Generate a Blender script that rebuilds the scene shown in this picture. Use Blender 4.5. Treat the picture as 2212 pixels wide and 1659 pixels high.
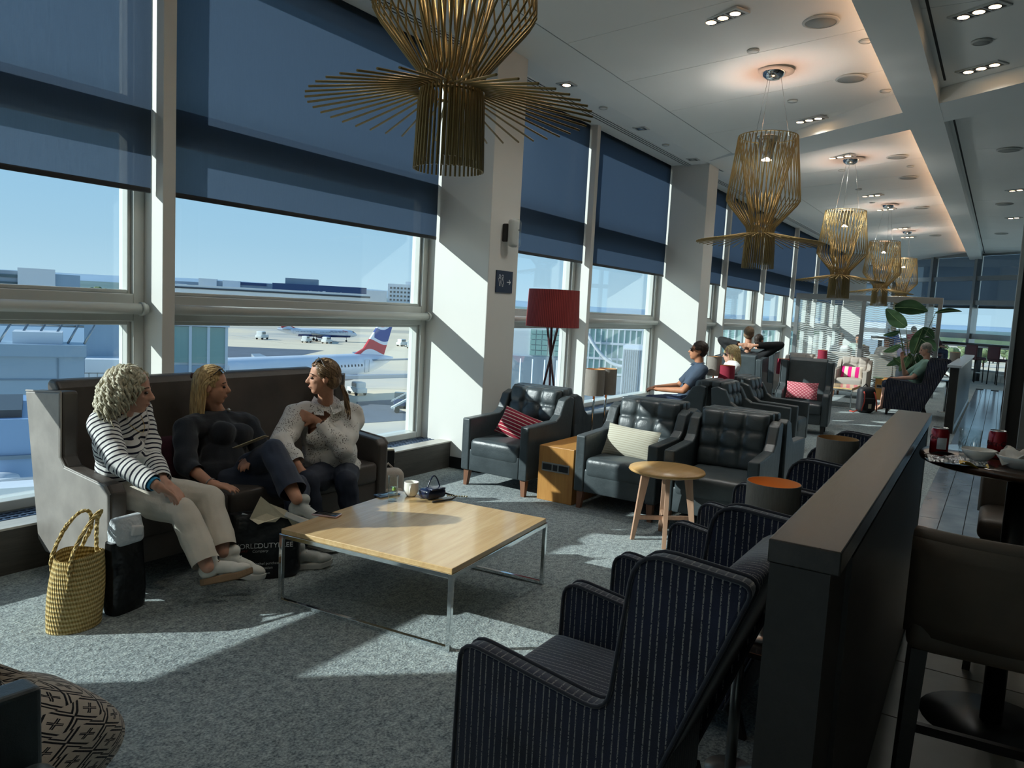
import bpy, bmesh, math, random
import numpy as np
from mathutils import Vector, Matrix, Euler
random.seed(7)
for o in list(bpy.data.objects): bpy.data.objects.remove(o)
S = bpy.context.scene
COL = S.collection
PI = math.pi

# ------------------------------------------------------------------ camera
IW, IH, FPX, EYE = 2212., 1659., 1650., 1.6
def _n(v): return v / np.linalg.norm(v)
_down = _n(np.array([-857., 16200., FPX]))
_ax = np.array([2165. - IW/2, 722. - IH/2, FPX]); _ax = _n(_ax - _ax.dot(_down)*_down)
_up = -_down
RW = np.array([_ax, np.cross(_up, _ax), _up])       # camera(x right,y down,z fwd) -> world (X along the window wall, Y out, Z up)
def ray(px, py): return RW @ np.array([px - IW/2, py - IH/2, FPX])
def G(px, py, z=0.):                                 # pixel -> point on the horizontal plane z
    d = ray(px, py); t = (z - EYE)/d[2]; return Vector((t*d[0], t*d[1], z))
def OY(px, py, y):                                   # pixel -> point on the vertical plane Y=y
    d = ray(px, py); t = y/d[1]; return Vector((t*d[0], y, EYE + t*d[2]))
def OX(px, py, x):
    d = ray(px, py); t = x/d[0]; return Vector((x, t*d[1], EYE + t*d[2]))
def DP(px, py, dep):                                 # pixel -> point at a depth along the optical axis
    d = ray(px, py)/FPX*dep; return Vector((d[0], d[1], EYE + d[2]))
cam = bpy.data.cameras.new('camera'); camo = bpy.data.objects.new('camera', cam); COL.objects.link(camo)
cam.sensor_width = 36.; cam.lens = FPX/IW*36.; cam.clip_start = 0.05; cam.clip_end = 20000
M = Matrix.Identity(4)
for i in range(3):
    M[i][0] = RW[i][0]; M[i][1] = -RW[i][1]; M[i][2] = -RW[i][2]
M[2][3] = EYE
camo.matrix_world = M
S.camera = camo
S.view_settings.view_transform = 'Standard'; S.view_settings.look = 'None'
S.view_settings.gamma = 1.; S.view_settings.use_curve_mapping = False
S.view_settings.exposure = 0.28

# ------------------------------------------------------------------ sky and sun
wd = bpy.data.worlds.new('sky'); S.world = wd; wd.use_nodes = True
nt = wd.node_tree; nt.nodes.clear()
wo = nt.nodes.new('ShaderNodeOutputWorld'); wb = nt.nodes.new('ShaderNodeBackground')
tc = nt.nodes.new('ShaderNodeTexCoord'); sx = nt.nodes.new('ShaderNodeSeparateXYZ'); cr = nt.nodes.new('ShaderNodeValToRGB')
nt.links.new(tc.outputs['Generated'], sx.inputs[0]); nt.links.new(sx.outputs['Z'], cr.inputs[0])
e = cr.color_ramp.elements
e[0].position = 0.0; e[0].color = (.50, .72, .86, 1)
e[1].position = 1.0; e[1].color = (.10, .24, .52, 1)
for p, c in ((.06, (.40, .64, .82, 1)), (.16, (.31, .57, .80, 1)), (.45, (.18, .40, .68, 1))):
    k = e.new(p); k.color = c
nt.links.new(cr.outputs[0], wb.inputs[0]); wb.inputs[1].default_value = .86
nt.links.new(wb.outputs[0], wo.inputs[0])
SUN_AZ, SUN_EL = math.radians(-47.7), math.radians(25.1)      # direction the light travels, height of the sun
sl = bpy.data.lights.new('sun', 'SUN'); sl.energy = 5.1; sl.angle = math.radians(.53); sl.color = (.96, 1., .965)
so = bpy.data.objects.new('sun', sl); COL.objects.link(so)
sd = Vector((math.cos(SUN_AZ)*math.cos(SUN_EL), math.sin(SUN_AZ)*math.cos(SUN_EL), -math.sin(SUN_EL)))
so.rotation_euler = sd.to_track_quat('-Z', 'Y').to_euler(); so.location = (-10, 14, 12)

# ------------------------------------------------------------------ helpers: meshes
def V(*a): return Vector(a)
class MB:
    """collects shapes; build() links them as one mesh object"""
    def __init__(s): s.v = []; s.f = []; s.m = []; s.cur = 0; s.sm = []; s.smooth = False
    def add(s, vs, fs, smooth=None):
        b = len(s.v); s.v += [tuple(v) for v in vs]
        for f in fs:
            s.f.append([b+i for i in f]); s.m.append(s.cur); s.sm.append(s.smooth if smooth is None else smooth)
        return s
    def box(s, c, d, rot=None):
        x, y, z = d[0]/2, d[1]/2, d[2]/2
        vs = [Vector((a*x, b*y, g*z)) for a in (-1, 1) for b in (-1, 1) for g in (-1, 1)]
        if rot is not None:
            R = rot if isinstance(rot, Matrix) else Euler(rot).to_matrix(); vs = [R @ v for v in vs]
        c = Vector(c); vs = [v + c for v in vs]
        return s.add(vs, [(0,1,3,2),(4,6,7,5),(0,4,5,1),(2,3,7,6),(0,2,6,4),(1,5,7,3)], False)
    def bb(s, x0, x1, y0, y1, z0, z1): return s.box(((x0+x1)/2, (y0+y1)/2, (z0+z1)/2), (x1-x0, y1-y0, z1-z0))
    def hexa(s, p): # 8 points: bottom 4 ccw, top 4 ccw
        return s.add(p, [(3,2,1,0),(4,5,6,7),(0,1,5,4),(1,2,6,5),(2,3,7,6),(3,0,4,7)], False)
    def rbox(s, c, d, r=.02, n=3, rot=None, puff=None):
        """rounded box: cube grid pushed to a rounded shape; puff(x,y,z unit)->offset"""
        r = min(r, min(d)/2*.999)
        u = []
        for i in range(n+1): u.append((-1, math.tan((i/n)*PI/4)))
        def axis(h):
            inner = h - r; a = []
            k = n
            for i in range(k+1): a.append(-h + r*(1-math.cos(i/k*PI/2)))
            return a
        hx, hy, hz = d[0]/2, d[1]/2, d[2]/2
        def coords(h):
            lo = [-(h-r) - r*math.sin(PI/2*(1-i/n)) for i in range(n)]
            mid = [-(h-r), -(h-r)/3, (h-r)/3, h-r] if h-r > 1e-4 else [0.]
            return lo + mid + [-q for q in reversed(lo)]
        X, Y, Z = coords(hx), coords(hy), coords(hz)
        R = None
        if rot is not None: R = rot if isinstance(rot, Matrix) else Euler(rot).to_matrix()
        c = Vector(c); idx = {}; vs = []; fs = []
        def vid(p):
            k = (round(p[0], 6), round(p[1], 6), round(p[2], 6))
            if k in idx: return idx[k]
            q = Vector((max(-(hx-r), min(hx-r, p[0])), max(-(hy-r), min(hy-r, p[1])), max(-(hz-r), min(hz-r, p[2]))))
            w = Vector(p) - q
            if w.length > 1e-9: w = w.normalized()*r
            o = q + w
            if puff: o = o + Vector(puff(o.x/hx, o.y/hy, o.z/hz))
            if R: o = R @ o
            idx[k] = len(vs); vs.append(o + c); return idx[k]
        def face(A, B, fn, flip):
            for i in range(len(A)-1):
                for j in range(len(B)-1):
                    q = [vid(fn(A[i], B[j])), vid(fn(A[i+1], B[j])), vid(fn(A[i+1], B[j+1])), vid(fn(A[i], B[j+1]))]
                    q2 = []
                    for t in q:
                        if t not in q2: q2.append(t)
                    if len(q2) > 2: fs.append(q2[::-1] if flip else q2)
        face(X, Y, lambda a, b: (a, b, hz), False); face(X, Y, lambda a, b: (a, b, -hz), True)
        face(Y, Z, lambda a, b: (hx, a, b), False); face(Y, Z, lambda a, b: (-hx, a, b), True)
        face(X, Z, lambda a, b: (a, -hy, b), False); face(X, Z, lambda a, b: (a, hy, b), True)
        return s.add(vs, fs, True)
    def tube(s, pts, r, n=8, cap=True, smooth=True):
        pts = [Vector(p) for p in pts]; k = len(pts); vs = []
        rr = r if isinstance(r, (list, tuple)) else [r]*k
        t0 = (pts[1]-pts[0]).normalized()
        up = Vector((0, 0, 1)) if abs(t0.z) < .9 else Vector((1, 0, 0))
        a = t0.cross(up).normalized()
        for i, p in enumerate(pts):
            t = (pts[min(i+1, k-1)] - pts[max(i-1, 0)])
            t = t.normalized() if t.length > 1e-9 else t0
            a = a - t*a.dot(t); a = a.normalized() if a.length > 1e-6 else t.orthogonal().normalized()
            b = t.cross(a)
            for j in range(n):
                w = 2*PI*j/n; vs.append(p + (a*math.cos(w) + b*math.sin(w))*rr[i])
        fs = []
        for i in range(k-1):
            for j in range(n):
                fs.append((i*n+j, i*n+(j+1) % n, (i+1)*n+(j+1) % n, (i+1)*n+j))
        s.add(vs, fs, smooth)
        if cap:
            b = len(s.v) - len(vs)
            s.f.append([b+j for j in reversed(range(n))]); s.m.append(s.cur); s.sm.append(False)
            s.f.append([b+(k-1)*n+j for j in range(n)]); s.m.append(s.cur); s.sm.append(False)
        return s
    def cyl(s, p, q, r, r2=None, n=16, cap=True, smooth=True): return s.tube([p, q], [r, r if r2 is None else r2], n, cap, smooth)
    def lathe(s, prof, c=(0, 0, 0), n=24, smooth=True, arc=2*PI):
        vs = []; k = len(prof); full = abs(arc-2*PI) < 1e-6; m = n if full else n+1
        for (r, z) in prof:
            for j in range(m):
                w = arc*j/n; vs.append((c[0]+r*math.cos(w), c[1]+r*math.sin(w), c[2]+z))
        fs = []
        for i in range(k-1):
            for j in range(n):
                a, b = i*m+j, i*m+(j+1) % m
                fs.append((a, b, (i+1)*m+(j+1) % m, (i+1)*m+j))
        return s.add(vs, fs, smooth)
    def prism(s, poly, lo, hi, axis='z', smooth=False):
        """poly of 2-D points extruded along axis between lo and hi"""
        def P(a, b, h): return {'z': (a, b, h), 'x': (h, a, b), 'y': (a, h, b)}[axis]
        n = len(poly); vs = [P(a, b, lo) for a, b in poly] + [P(a, b, hi) for a, b in poly]
        fs = [tuple(reversed(range(n))), tuple(range(n, 2*n))] + [(i, (i+1) % n, n+(i+1) % n, n+i) for i in range(n)]
        b0 = len(s.v); s.add(vs, fs, False)
        if smooth:
            for i in range(len(s.sm)-n, len(s.sm)): s.sm[i] = True
        return s
    def ell(s, c, r, nu=14, nv=9, rot=None):
        R = None
        if rot is not None: R = rot if isinstance(rot, Matrix) else Euler(rot).to_matrix()
        c = Vector(c); vs = []
        for i in range(nv+1):
            t = PI*i/nv
            for j in range(nu):
                w = 2*PI*j/nu
                p = Vector((r[0]*math.sin(t)*math.cos(w), r[1]*math.sin(t)*math.sin(w), r[2]*math.cos(t)))
                if R: p = R @ p
                vs.append(c+p)
        fs = []
        for i in range(nv):
            for j in range(nu):
                a, b, d, e_ = i*nu+j, i*nu+(j+1) % nu, (i+1)*nu+(j+1) % nu, (i+1)*nu+j
                fs.append((a, e_, d, b))
        return s.add(vs, fs, True)
    def surf(s, fn, nu, nv, closed_u=False, smooth=True):
        vs = [fn(i/nu, j/nv) for j in range(nv+1) for i in range(nu+(0 if closed_u else 1))]
        m = nu if closed_u else nu+1; fs = []
        for j in range(nv):
            for i in range(nu):
                fs.append((j*m+i, j*m+(i+1) % m, (j+1)*m+(i+1) % m, (j+1)*m+i))
        return s.add(vs, fs, smooth)
    def mesh(s, name, mats):
        me = bpy.data.meshes.new(name); me.from_pydata(s.v, [], s.f)
        for m in (mats if isinstance(mats, (list, tuple)) else [mats]): me.materials.append(m)
        me.polygons.foreach_set('material_index', s.m); me.polygons.foreach_set('use_smooth', s.sm)
        me.validate(); me.update(); return me
    def build(s, name, mats, parent=None, loc=None, rz=None, bevel=0, seg=2):
        return mobj(name, s.mesh(name, mats), parent, loc, rz, bevel, seg)
def mobj(name, me, parent=None, loc=None, rz=None, bevel=0, seg=2):
    o = bpy.data.objects.new(name, me); COL.objects.link(o)
    if parent is not None: o.parent = parent
    if loc is not None: o.location = loc
    if rz is not None: o.rotation_euler = (0, 0, rz) if not isinstance(rz, (tuple, list)) else rz
    if bevel:
        b = o.modifiers.new('bevel', 'BEVEL'); b.width = bevel; b.segments = seg; b.limit_method = 'ANGLE'; b.angle_limit = .7; b.harden_normals = False
    return o
def tag(o, label, cat, group=None):
    o['label'] = label; o['category'] = cat
    if group: o['group'] = group
    return o
def thing(name, label, cat, loc=(0, 0, 0), rz=0, group=None):
    o = bpy.data.objects.new(name, None); COL.objects.link(o); o.empty_display_size = .1
    o.location = loc; o.rotation_euler = (0, 0, rz)
    return tag(o, label, cat, group)
def struct(o): o['kind'] = 'structure'; return o
def copy_tree(o, parent=None):
    c = o.copy(); COL.objects.link(c); c.parent = parent
    for ch in list(o.children): copy_tree(ch, c)
    return c
def dup(root, loc, rz, label=None, group=None):
    r = copy_tree(root); r.location = loc; r.rotation_euler = (0, 0, rz)
    if label: r['label'] = label
    if group: r['group'] = group
    return r

# ------------------------------------------------------------------ helpers: materials
def lin(c):
    if isinstance(c, str):
        c = c.lstrip('#'); c = tuple(int(c[i:i+2], 16)/255 for i in (0, 2, 4))
    return tuple(x/12.92 if x <= .04045 else ((x+.055)/1.055)**2.4 for x in c[:3]) + (1,)
class NT:
    def __init__(s, m): s.t = m.node_tree; s.n = s.t.nodes; s.l = s.t.links
    def new(s, typ, **k):
        x = s.n.new('ShaderNode'+typ)
        for a, b in k.items(): setattr(x, a, b)
        return x
    def link(s, a, b): s.l.new(a, b)
    def math(s, op, a, b=None):
        x = s.new('Math', operation=op)
        for i, q in enumerate((a, b)):
            if q is None: continue
            if hasattr(q, 'links') or hasattr(q, 'is_output'): s.link(q, x.inputs[i])
            else: x.inputs[i].default_value = q
        return x.outputs[0]
    def mix(s, fac, a, b):
        x = s.new('Mix', data_type='RGBA')
        for q, i in ((fac, 0), (a, 6), (b, 7)):
            if hasattr(q, 'is_output'): s.link(q, x.inputs[i])
            else: x.inputs[i].default_value = q
        return x.outputs[2]
    def coord(s, kind='Object', scale=(1, 1, 1), rot=(0, 0, 0)):
        c = s.new('TexCoord'); m = s.new('Mapping'); m.inputs['Scale'].default_value = scale; m.inputs['Rotation'].default_value = rot
        s.link(c.outputs[kind], m.inputs[0]); return m.outputs[0]
    def noise(s, vec, scale, detail=2, rough=.5):
        x = s.new('TexNoise'); x.inputs['Scale'].default_value = scale; x.inputs['Detail'].default_value = detail; x.inputs['Roughness'].default_value = rough
        if vec is not None: s.link(vec, x.inputs['Vector'])
        return x.outputs['Fac']
    def ramp(s, fac, stops):
        x = s.new('ValToRGB'); el = x.color_ramp.elements
        while len(el) < len(stops): el.new(.5)
        for q, (p, c) in zip(el, stops): q.position = p; q.color = c if len(c) == 4 else tuple(c)+(1,)
        s.link(fac, x.inputs[0]); return x.outputs[0]
    def bump(s, h, strength=.3, dist=.01):
        x = s.new('Bump'); x.inputs['Strength'].default_value = strength; x.inputs['Distance'].default_value = dist
        s.link(h, x.inputs['Height']); return x.outputs[0]
def base(name, color=(.5, .5, .5), rough=.5, metal=0., spec=.5, sheen=0., coat=0.):
    m = bpy.data.materials.new(name); m.use_nodes = True; b = m.node_tree.nodes['Principled BSDF']
    b.inputs['Base Color'].default_value = lin(color) if not (len(color) == 4 and not isinstance(color, str)) else color
    b.inputs['Roughness'].default_value = rough; b.inputs['Metallic'].default_value = metal
    b.inputs['Specular IOR Level'].default_value = spec
    if sheen: b.inputs['Sheen Weight'].default_value = sheen
    if coat: b.inputs['Coat Weight'].default_value = coat; b.inputs['Coat Roughness'].default_value = .1
    return m, NT(m), b
MATS = {}
def mat(name, color='#808080', rough=.5, metal=0., spec=.5, var=0., scale=8., bump=0., bscale=60., bdist=.004, sheen=0., coat=0., stretch=(1, 1, 1)):
    """plain procedural material: colour with a little noise variation and fine relief"""
    if name in MATS: return MATS[name]
    m, t, b = base(name, color, rough, metal, spec, sheen, coat)
    c = lin(color)
    if var or bump: co = t.coord('Object', stretch)
    if var:
        f = t.noise(co, scale, 4)
        t.link(t.ramp(f, [(.25, tuple(x*(1-var) for x in c[:3])), (.75, tuple(min(1, x*(1+var)) for x in c[:3]))]), b.inputs['Base Color'])
    if bump:
        t.link(t.bump(t.noise(co, bscale, 3), bump, bdist), b.inputs['Normal'])
    MATS[name] = m; return m
def emit(name, color, strength):
    if name in MATS: return MATS[name]
    m, t, b = base(name, color, .5); b.inputs['Emission Color'].default_value = lin(color); b.inputs['Emission Strength'].default_value = strength
    MATS[name] = m; return m
def glass(name, tint=(.9, .96, .97), refl=.06, rough=0.):
    """thin window pane: clear transmission with a mirror share that grows at grazing angles"""
    if name in MATS: return MATS[name]
    m = bpy.data.materials.new(name); m.use_nodes = True; t = NT(m); t.n.clear()
    o = t.new('OutputMaterial'); mx = t.new('MixShader'); tr = t.new('BsdfTransparent'); gl = t.new('BsdfGlossy'); fr = t.new('Fresnel')
    tr.inputs[0].default_value = tint + (1,); gl.inputs['Roughness'].default_value = rough; gl.inputs['Color'].default_value = (.95, 1, 1, 1); ge = t.new('NewGeometry'); t.link(t.math('SUBTRACT', 1.45, t.math('MULTIPLY', ge.outputs['Backfacing'], 1.45-1/1.45)), fr.inputs[0])
    t.link(fr.outputs[0], mx.inputs[0]); t.link(tr.outputs[0], mx.inputs[1]); t.link(gl.outputs[0], mx.inputs[2]); t.link(mx.outputs[0], o.inputs[0])
    MATS[name] = m; return m
def solid_glass(name, tint=(1, 1, 1), rough=0., ior=1.45):
    if name in MATS: return MATS[name]
    m, t, b = base(name, '#ffffff', rough); b.inputs['Transmission Weight'].default_value = 1.; b.inputs['IOR'].default_value = ior; b.inputs['Base Color'].default_value = tint+(1,)
    MATS[name] = m; return m
def wood(name, c0, c1, rough=.4, scale=1., axis=0, coat=0.):
    if name in MATS: return MATS[name]
    m, t, b = base(name, c0, rough, coat=coat)
    st = [9, 9, 9]; st[axis] = .8; co = t.coord('Object', tuple(x*scale for x in st))
    f1 = t.noise(co, 3.2, 6, .6); st2 = [60, 60, 60]; st2[axis] = 3; f2 = t.noise(t.coord('Object', tuple(x*scale for x in st2)), 3, 3)
    f = t.math('ADD', t.math('MULTIPLY', f1, .75), t.math('MULTIPLY', f2, .25))
    t.link(t.ramp(f, [(.3, lin(c0)), (.72, lin(c1))]), b.inputs['Base Color'])
    t.link(t.bump(f2, .15, .002), b.inputs['Normal'])
    MATS[name] = m; return m
def leather(name, color, rough=.42, wr=.35):
    if name in MATS: return MATS[name]
    m, t, b = base(name, color, rough); c = lin(color)
    co = t.coord('Object'); f = t.noise(co, 5, 5, .6)
    t.link(t.ramp(f, [(.3, tuple(x*.8 for x in c[:3])), (.7, tuple(min(1, x*1.2) for x in c[:3]))]), b.inputs['Base Color'])
    vo = t.new('TexVoronoi', feature='DISTANCE_TO_EDGE'); vo.inputs['Scale'].default_value = 260; t.link(co, vo.inputs['Vector'])
    h = t.math('ADD', t.math('MULTIPLY', t.noise(co, 14, 5, .65), 1.), t.math('MULTIPLY', vo.outputs['Distance'], .12))
    t.link(t.bump(h, wr, .012), b.inputs['Normal'])
    t.link(t.math('ADD', t.math('MULTIPLY', f, .2), rough-.1), b.inputs['Roughness'])
    MATS[name] = m; return m
# ------------------------------------------------------------------ materials of the room
def carpet_mat():
    m, t, b = base('carpet', '#7d8888', .95, spec=.1, sheen=.15)
    co = t.coord('Object'); n1 = t.noise(co, 95, 3, .6); n2 = t.noise(co, 28, 3, .55); n3 = t.noise(co, 1.2, 3)
    f = t.math('ADD', t.math('ADD', t.math('MULTIPLY', n1, .6), t.math('MULTIPLY', n2, .35)), t.math('MULTIPLY', n3, .12))
    t.link(t.ramp(f, [(.40, lin('#4f5a5e')), (.53, lin('#8b9697')), (.66, lin('#b7c2c0'))]), b.inputs['Base Color'])
    t.link(t.bump(t.math('ADD', n1, n2), .55, .012), b.inputs['Normal']); return m
def tile_mat():
    m, t, b = base('walkway tile', '#6f7f92', .16, spec=.6); co = t.coord('Object')
    f = t.noise(co, 2.2, 4); t.link(t.ramp(f, [(.35, lin('#66727f')), (.7, lin('#86929c'))]), b.inputs['Base Color'])
    t.link(t.math('ADD', t.math('MULTIPLY', f, .12), .08), b.inputs['Roughness']); return m
CARPET, TILE = carpet_mat(), tile_mat()
WHITE = mat('white paint', '#e6e8e4', .55, var=.02, scale=2, bump=.05, bscale=90)
COLM = mat('column paint', '#dcdcd6', .5, var=.02, scale=2, bump=.04, bscale=60)
FRAME = mat('window frame paint', '#c9ccc6', .35, var=.02)
CEILM = mat('ceiling board', '#eef1ee', .7, var=.02, scale=1.2)
SILLM = mat('sill laminate', '#bdbab2', .38, var=.12, scale=5, stretch=(1, 8, 8))
PLINTH = wood('plinth wood', '#3a3835', '#57534d', .5, axis=0)
DARKW = wood('dark partition wood', '#191614', '#262220', .42, axis=0)
DARKT = wood('dark worktop', '#1f1d1b', '#302b28', .22, axis=0)
GAPM = mat('dark gap', '#15181a', .8)
PANE = glass('window glass', (.955, .985, .99))
METAL = mat('brushed metal', '#a9aaa8', .32, metal=.9, var=.05)
CHROME = mat('chrome', '#dfe3e4', .08, metal=1.)
BLACKP = mat('black plastic', '#141516', .4)

# ------------------------------------------------------------------ floor
XE = 33.5
def end_x(y): return 30.2 + .9*(y - 1.2)             # the end wall stands askew
fl = MB(); fl.add([(-14, -8, 0), (end_x(-8), -8, 0), (end_x(4.95), 4.95, 0), (-14, 4.95, 0)], [(0, 1, 2, 3)])
FLOOR = struct(fl.build('floor', CARPET))
walk = MB().bb(6.0, 24.8, -1.6, .46, .0, .004).build('tile_bed', GAPM, FLOOR)
plank = MB().bb(-.6, .6, -.085, .085, 0, .012).mesh('floor_tile', TILE)
for i in range(12):
    for j in range(15):
        mobj('floor_tile', plank, FLOOR, (6.65 + j*1.206 + (i % 2)*.6, .372 - i*.176, 0))

# ------------------------------------------------------------------ window wall
GY = 4.88
POSTS = [('mul', -13.0, -12.91), ('mul', -9.9, -9.81), ('col', -7.2, -6.7), ('mul', -3.7, -3.61), ('col', -.78, -.29), ('mul', 2.97, 3.06), ('col', 5.92, 6.42), ('mul', 8.98, 9.07),
         ('col', 11.82, 12.28), ('mul', 14.78, 14.87), ('mul', 17.6, 17.69), ('mul', 20.5, 20.59), ('mul', 23.35, 23.44), ('mul', 26.2, 26.29), ('col', 28.3, 28.8), ('mul', 31.2, 31.3)]
ZC = 3.96
for k, (kind, a, b) in enumerate(POSTS):
    if kind == 'col':
        o = struct(MB().bb(a, b, 4.08, 4.96, 0, ZC + .3).build('column', COLM, bevel=.006))
        struct(MB().bb(a-.012, b+.012, 4.066, 4.43, 0, .11).build('baseboard_column', BLACKP, o))
    else:
        struct(MB().bb(a, b, 4.6, 4.97, .25, ZC + .02).build('mullion', COLM, bevel=.004))
wi = 0; BL = []
for (k0, a0, b0), (k1, a1, b1) in zip(POSTS[:-1], POSTS[1:]):
    x0, x1 = b0, a1; wi += 1
    f = MB()
    for xa, xb in ((x0, x0+.075), (x1-.075, x1)): f.bb(xa, xb, 4.80, 4.95, .25, ZC)
    for za, zb in ((.25, .31), (1.37, 1.55), (2.60, 2.78), (ZC-.08, ZC)): f.bb(x0+.075, x1-.075, 4.80, 4.95, za, zb)
    for xa, xb in ((x0+.075, x0+.1), (x1-.1, x1-.075)): f.bb(xa, xb, 4.83, 4.93, .31, ZC-.08)
    for za, zb in ((1.55, 1.575), (1.345, 1.37), (2.78, 2.805), (2.575, 2.6)): f.bb(x0+.1, x1-.1, 4.83, 4.93, za, zb)
    w = struct(f.build('window_%d' % wi, FRAME, bevel=.006))
    r = MB().cyl((x0+.02, 4.745, 1.455), (x1-.02, 4.745, 1.455), .036, n=14)
    for xx in (x0+.05, x1-.05): r.cyl((xx-.012, 4.745, 1.455), (xx+.012, 4.745, 1.455), .044, n=14)
    r.bb(x0+.075, x1-.075, 4.77, 4.802, 1.43, 1.48)
    r.build('rail', FRAME, w)
    for za, zb in ((.31, 1.345), (1.575, 2.575), (2.805, ZC-.08)):
        MB().bb(x0+.1, x1-.1, GY, GY+.008, za, zb).build('pane', PANE, w)
    BL.append((x0, x1))
# plinth and grille along the windows
pl = struct(MB().bb(-14, 33.0, 4.43, 4.52, 0, .25).bb(-14, 33.0, 4.52, 4.97, 0, .16).build('plinth', PLINTH))
MB().bb(-14, 33.0, 4.425, 4.575, .25, .262).build('sill', SILLM, pl)
GRI = mat('grille metal', '#5d6f86', .45, metal=.4)
gm = MB()
for i in range(5): gm.bb(-.0, 1.0, 4.585 + i*.048, 4.600 + i*.048, .225, .25)
for i in range(24): gm.bb(i/24., i/24.+.012, 4.58, 4.8, .228, .247)
gme = gm.mesh('grille', GRI)
for i in range(-1, 31): mobj('grille', gme, pl, (i, 0, 0))
out = struct(MB().bb(-14, 33.6, 4.97, 5.12, -1.2, .27).bb(-14, 33.6, 4.97, 5.12, ZC-.02, 5.2).build('wall_outer', mat('outer cladding', '#b8bcbc', .5)))

# roller blinds: a dark woven fabric that lets a little of the view through, less of it at a glancing angle
def blind_mat():
    m = bpy.data.materials.new('blind weave'); m.use_nodes = True; t = NT(m); t.n.clear()
    o = t.new('OutputMaterial'); mx = t.new('MixShader'); tr = t.new('BsdfTransparent'); df = t.new('BsdfDiffuse'); tl = t.new('BsdfTranslucent'); ad = t.new('MixShader')
    co = t.coord('Object', (1, 1, 1)); n1 = t.noise(t.coord('Object', (160, 160, 6)), 2, 2); n2 = t.noise(t.coord('Object', (14, 14, 420)), 2, 2)
    wv = t.math('ADD', t.math('MULTIPLY', n1, .5), t.math('MULTIPLY', n2, .5))
    lw = t.new('LayerWeight'); lw.inputs[0].default_value = .5
    face = t.math('SUBTRACT', 1., lw.outputs['Facing'])
    fac = t.math('MULTIPLY', t.math('ADD', t.math('MULTIPLY', wv, .34), .06), t.math('MINIMUM', t.math('MULTIPLY', t.math('MULTIPLY', face, face), 1.25), 1.))
    fac = t.math('ADD', fac, 0.01)
    tr.inputs[0].default_value = (1, 1, 1, 1); df.inputs[0].default_value = lin('#3a4650'); tl.inputs[0].default_value = lin('#7f93ab')
    ad.inputs[0].default_value = .42
    t.link(df.outputs[0], ad.inputs[1]); t.link(tl.outputs[0], ad.inputs[2])
    t.link(fac, mx.inputs[0]); t.link(ad.outputs[0], mx.inputs[1]); t.link(tr.outputs[0], mx.inputs[2]); t.link(mx.outputs[0], o.inputs[0]); return m
BLIND = blind_mat(); BBAR = mat('blind bar', '#23272b', .5)
BLBL = {1: 'dark blue roller blind on the window left of the slim mullion', 2: 'dark blue roller blind behind the large pendant, above the sofa',
        3: 'dark roller blind on the window just past the signed column', 4: 'dark roller blind on the window before the second column',
        5: 'dark roller blind on the window right after the second column'}
for i, (x0, x1) in enumerate(BL):
    i -= 3
    if i < 0: continue                                # unseen windows behind the viewer, left without blinds to admit more light
    t = thing('roller_blind', BLBL.get(i, 'dark roller blind on one of the far windows along the glazed wall'), 'blind', ((x0+x1)/2, 4.70, 2.2), group='roller blinds along the window wall')
    w = (x1-x0)/2 - .022
    MB().bb(-w, w, -.0015, .0015, .03, ZC-2.2-.002).build('fabric', BLIND, t)
    MB().rbox((0, 0, .016), (2*w, .014, .034), .006, 2).build('bottom_bar', BBAR, t)
    MB().cyl((-w, .03, 1.72), (w, .03, 1.72), .03, n=12).build('roller', BBAR, t)

# ------------------------------------------------------------------ ceiling
def beam_x(y): return 12.1 + .7*(y - 4.1)
CE = struct(MB().bb(-14, 33.6, 4.08, 4.97, ZC, ZC+.06).build('ceiling', CEILM))
def slab(name, pts, th, m, parent):
    """pts: quad of top-view points with z, thickened upward"""
    b = MB(); b.hexa([Vector(p) for p in pts] + [Vector(p) + Vector((0, 0, th)) for p in pts]); return b.build(name, m, parent)
slab('bevel', [(-14, 3.60, 4.0), (33.5, 3.60, 4.0), (33.5, 4.08, ZC), (-14, 4.08, ZC)], .05, CEILM, CE)
slab('gap', [(-14, 3.50, 4.07), (33.5, 3.50, 4.07), (33.5, 3.62, 4.07), (-14, 3.62, 4.07)], .02, GAPM, CE)
def pz(y): return 3.985 + (3.565-y)/2.465*.22
def boards(xa, xb, skew0, skew1, y0, y1, zf, w=1.25):
    """tilted ceiling boards side by side along X with open joints"""
    n = max(1, round((xb-xa)/w)); st = (xb-xa)/n
    for i in range(n):
        a, b = xa + i*st + .004, xa + (i+1)*st - .004
        f0 = lambda y: skew0*(y-y1) if i == 0 else 0
        f1 = lambda y: skew1*(y-y1) if i == n-1 else 0
        slab('ceiling_board', [(a+f0(y0), y0, zf(y0)), (b+f1(y0), y0, zf(y0)), (b+f1(y1), y1, zf(y1)), (a+f0(y1), y1, zf(y1))], .03, CEILM, CE)
HW = .42
boards(-14, beam_x(3.565)-HW, 0, .7, 1.10, 3.565, pz, 1.25)
boards(beam_x(3.565)+HW, end_x(3.565), .7, .9, 1.10, 3.565, pz, 1.25)
def zr(y): return 4.12 + 0*y
boards(-14, beam_x(.80)-HW, 0, .7, -8, .80, zr, 2.4)
boards(beam_x(.80)+HW, end_x(.80), .7, .9, -8, .80, zr, 2.4)
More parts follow.
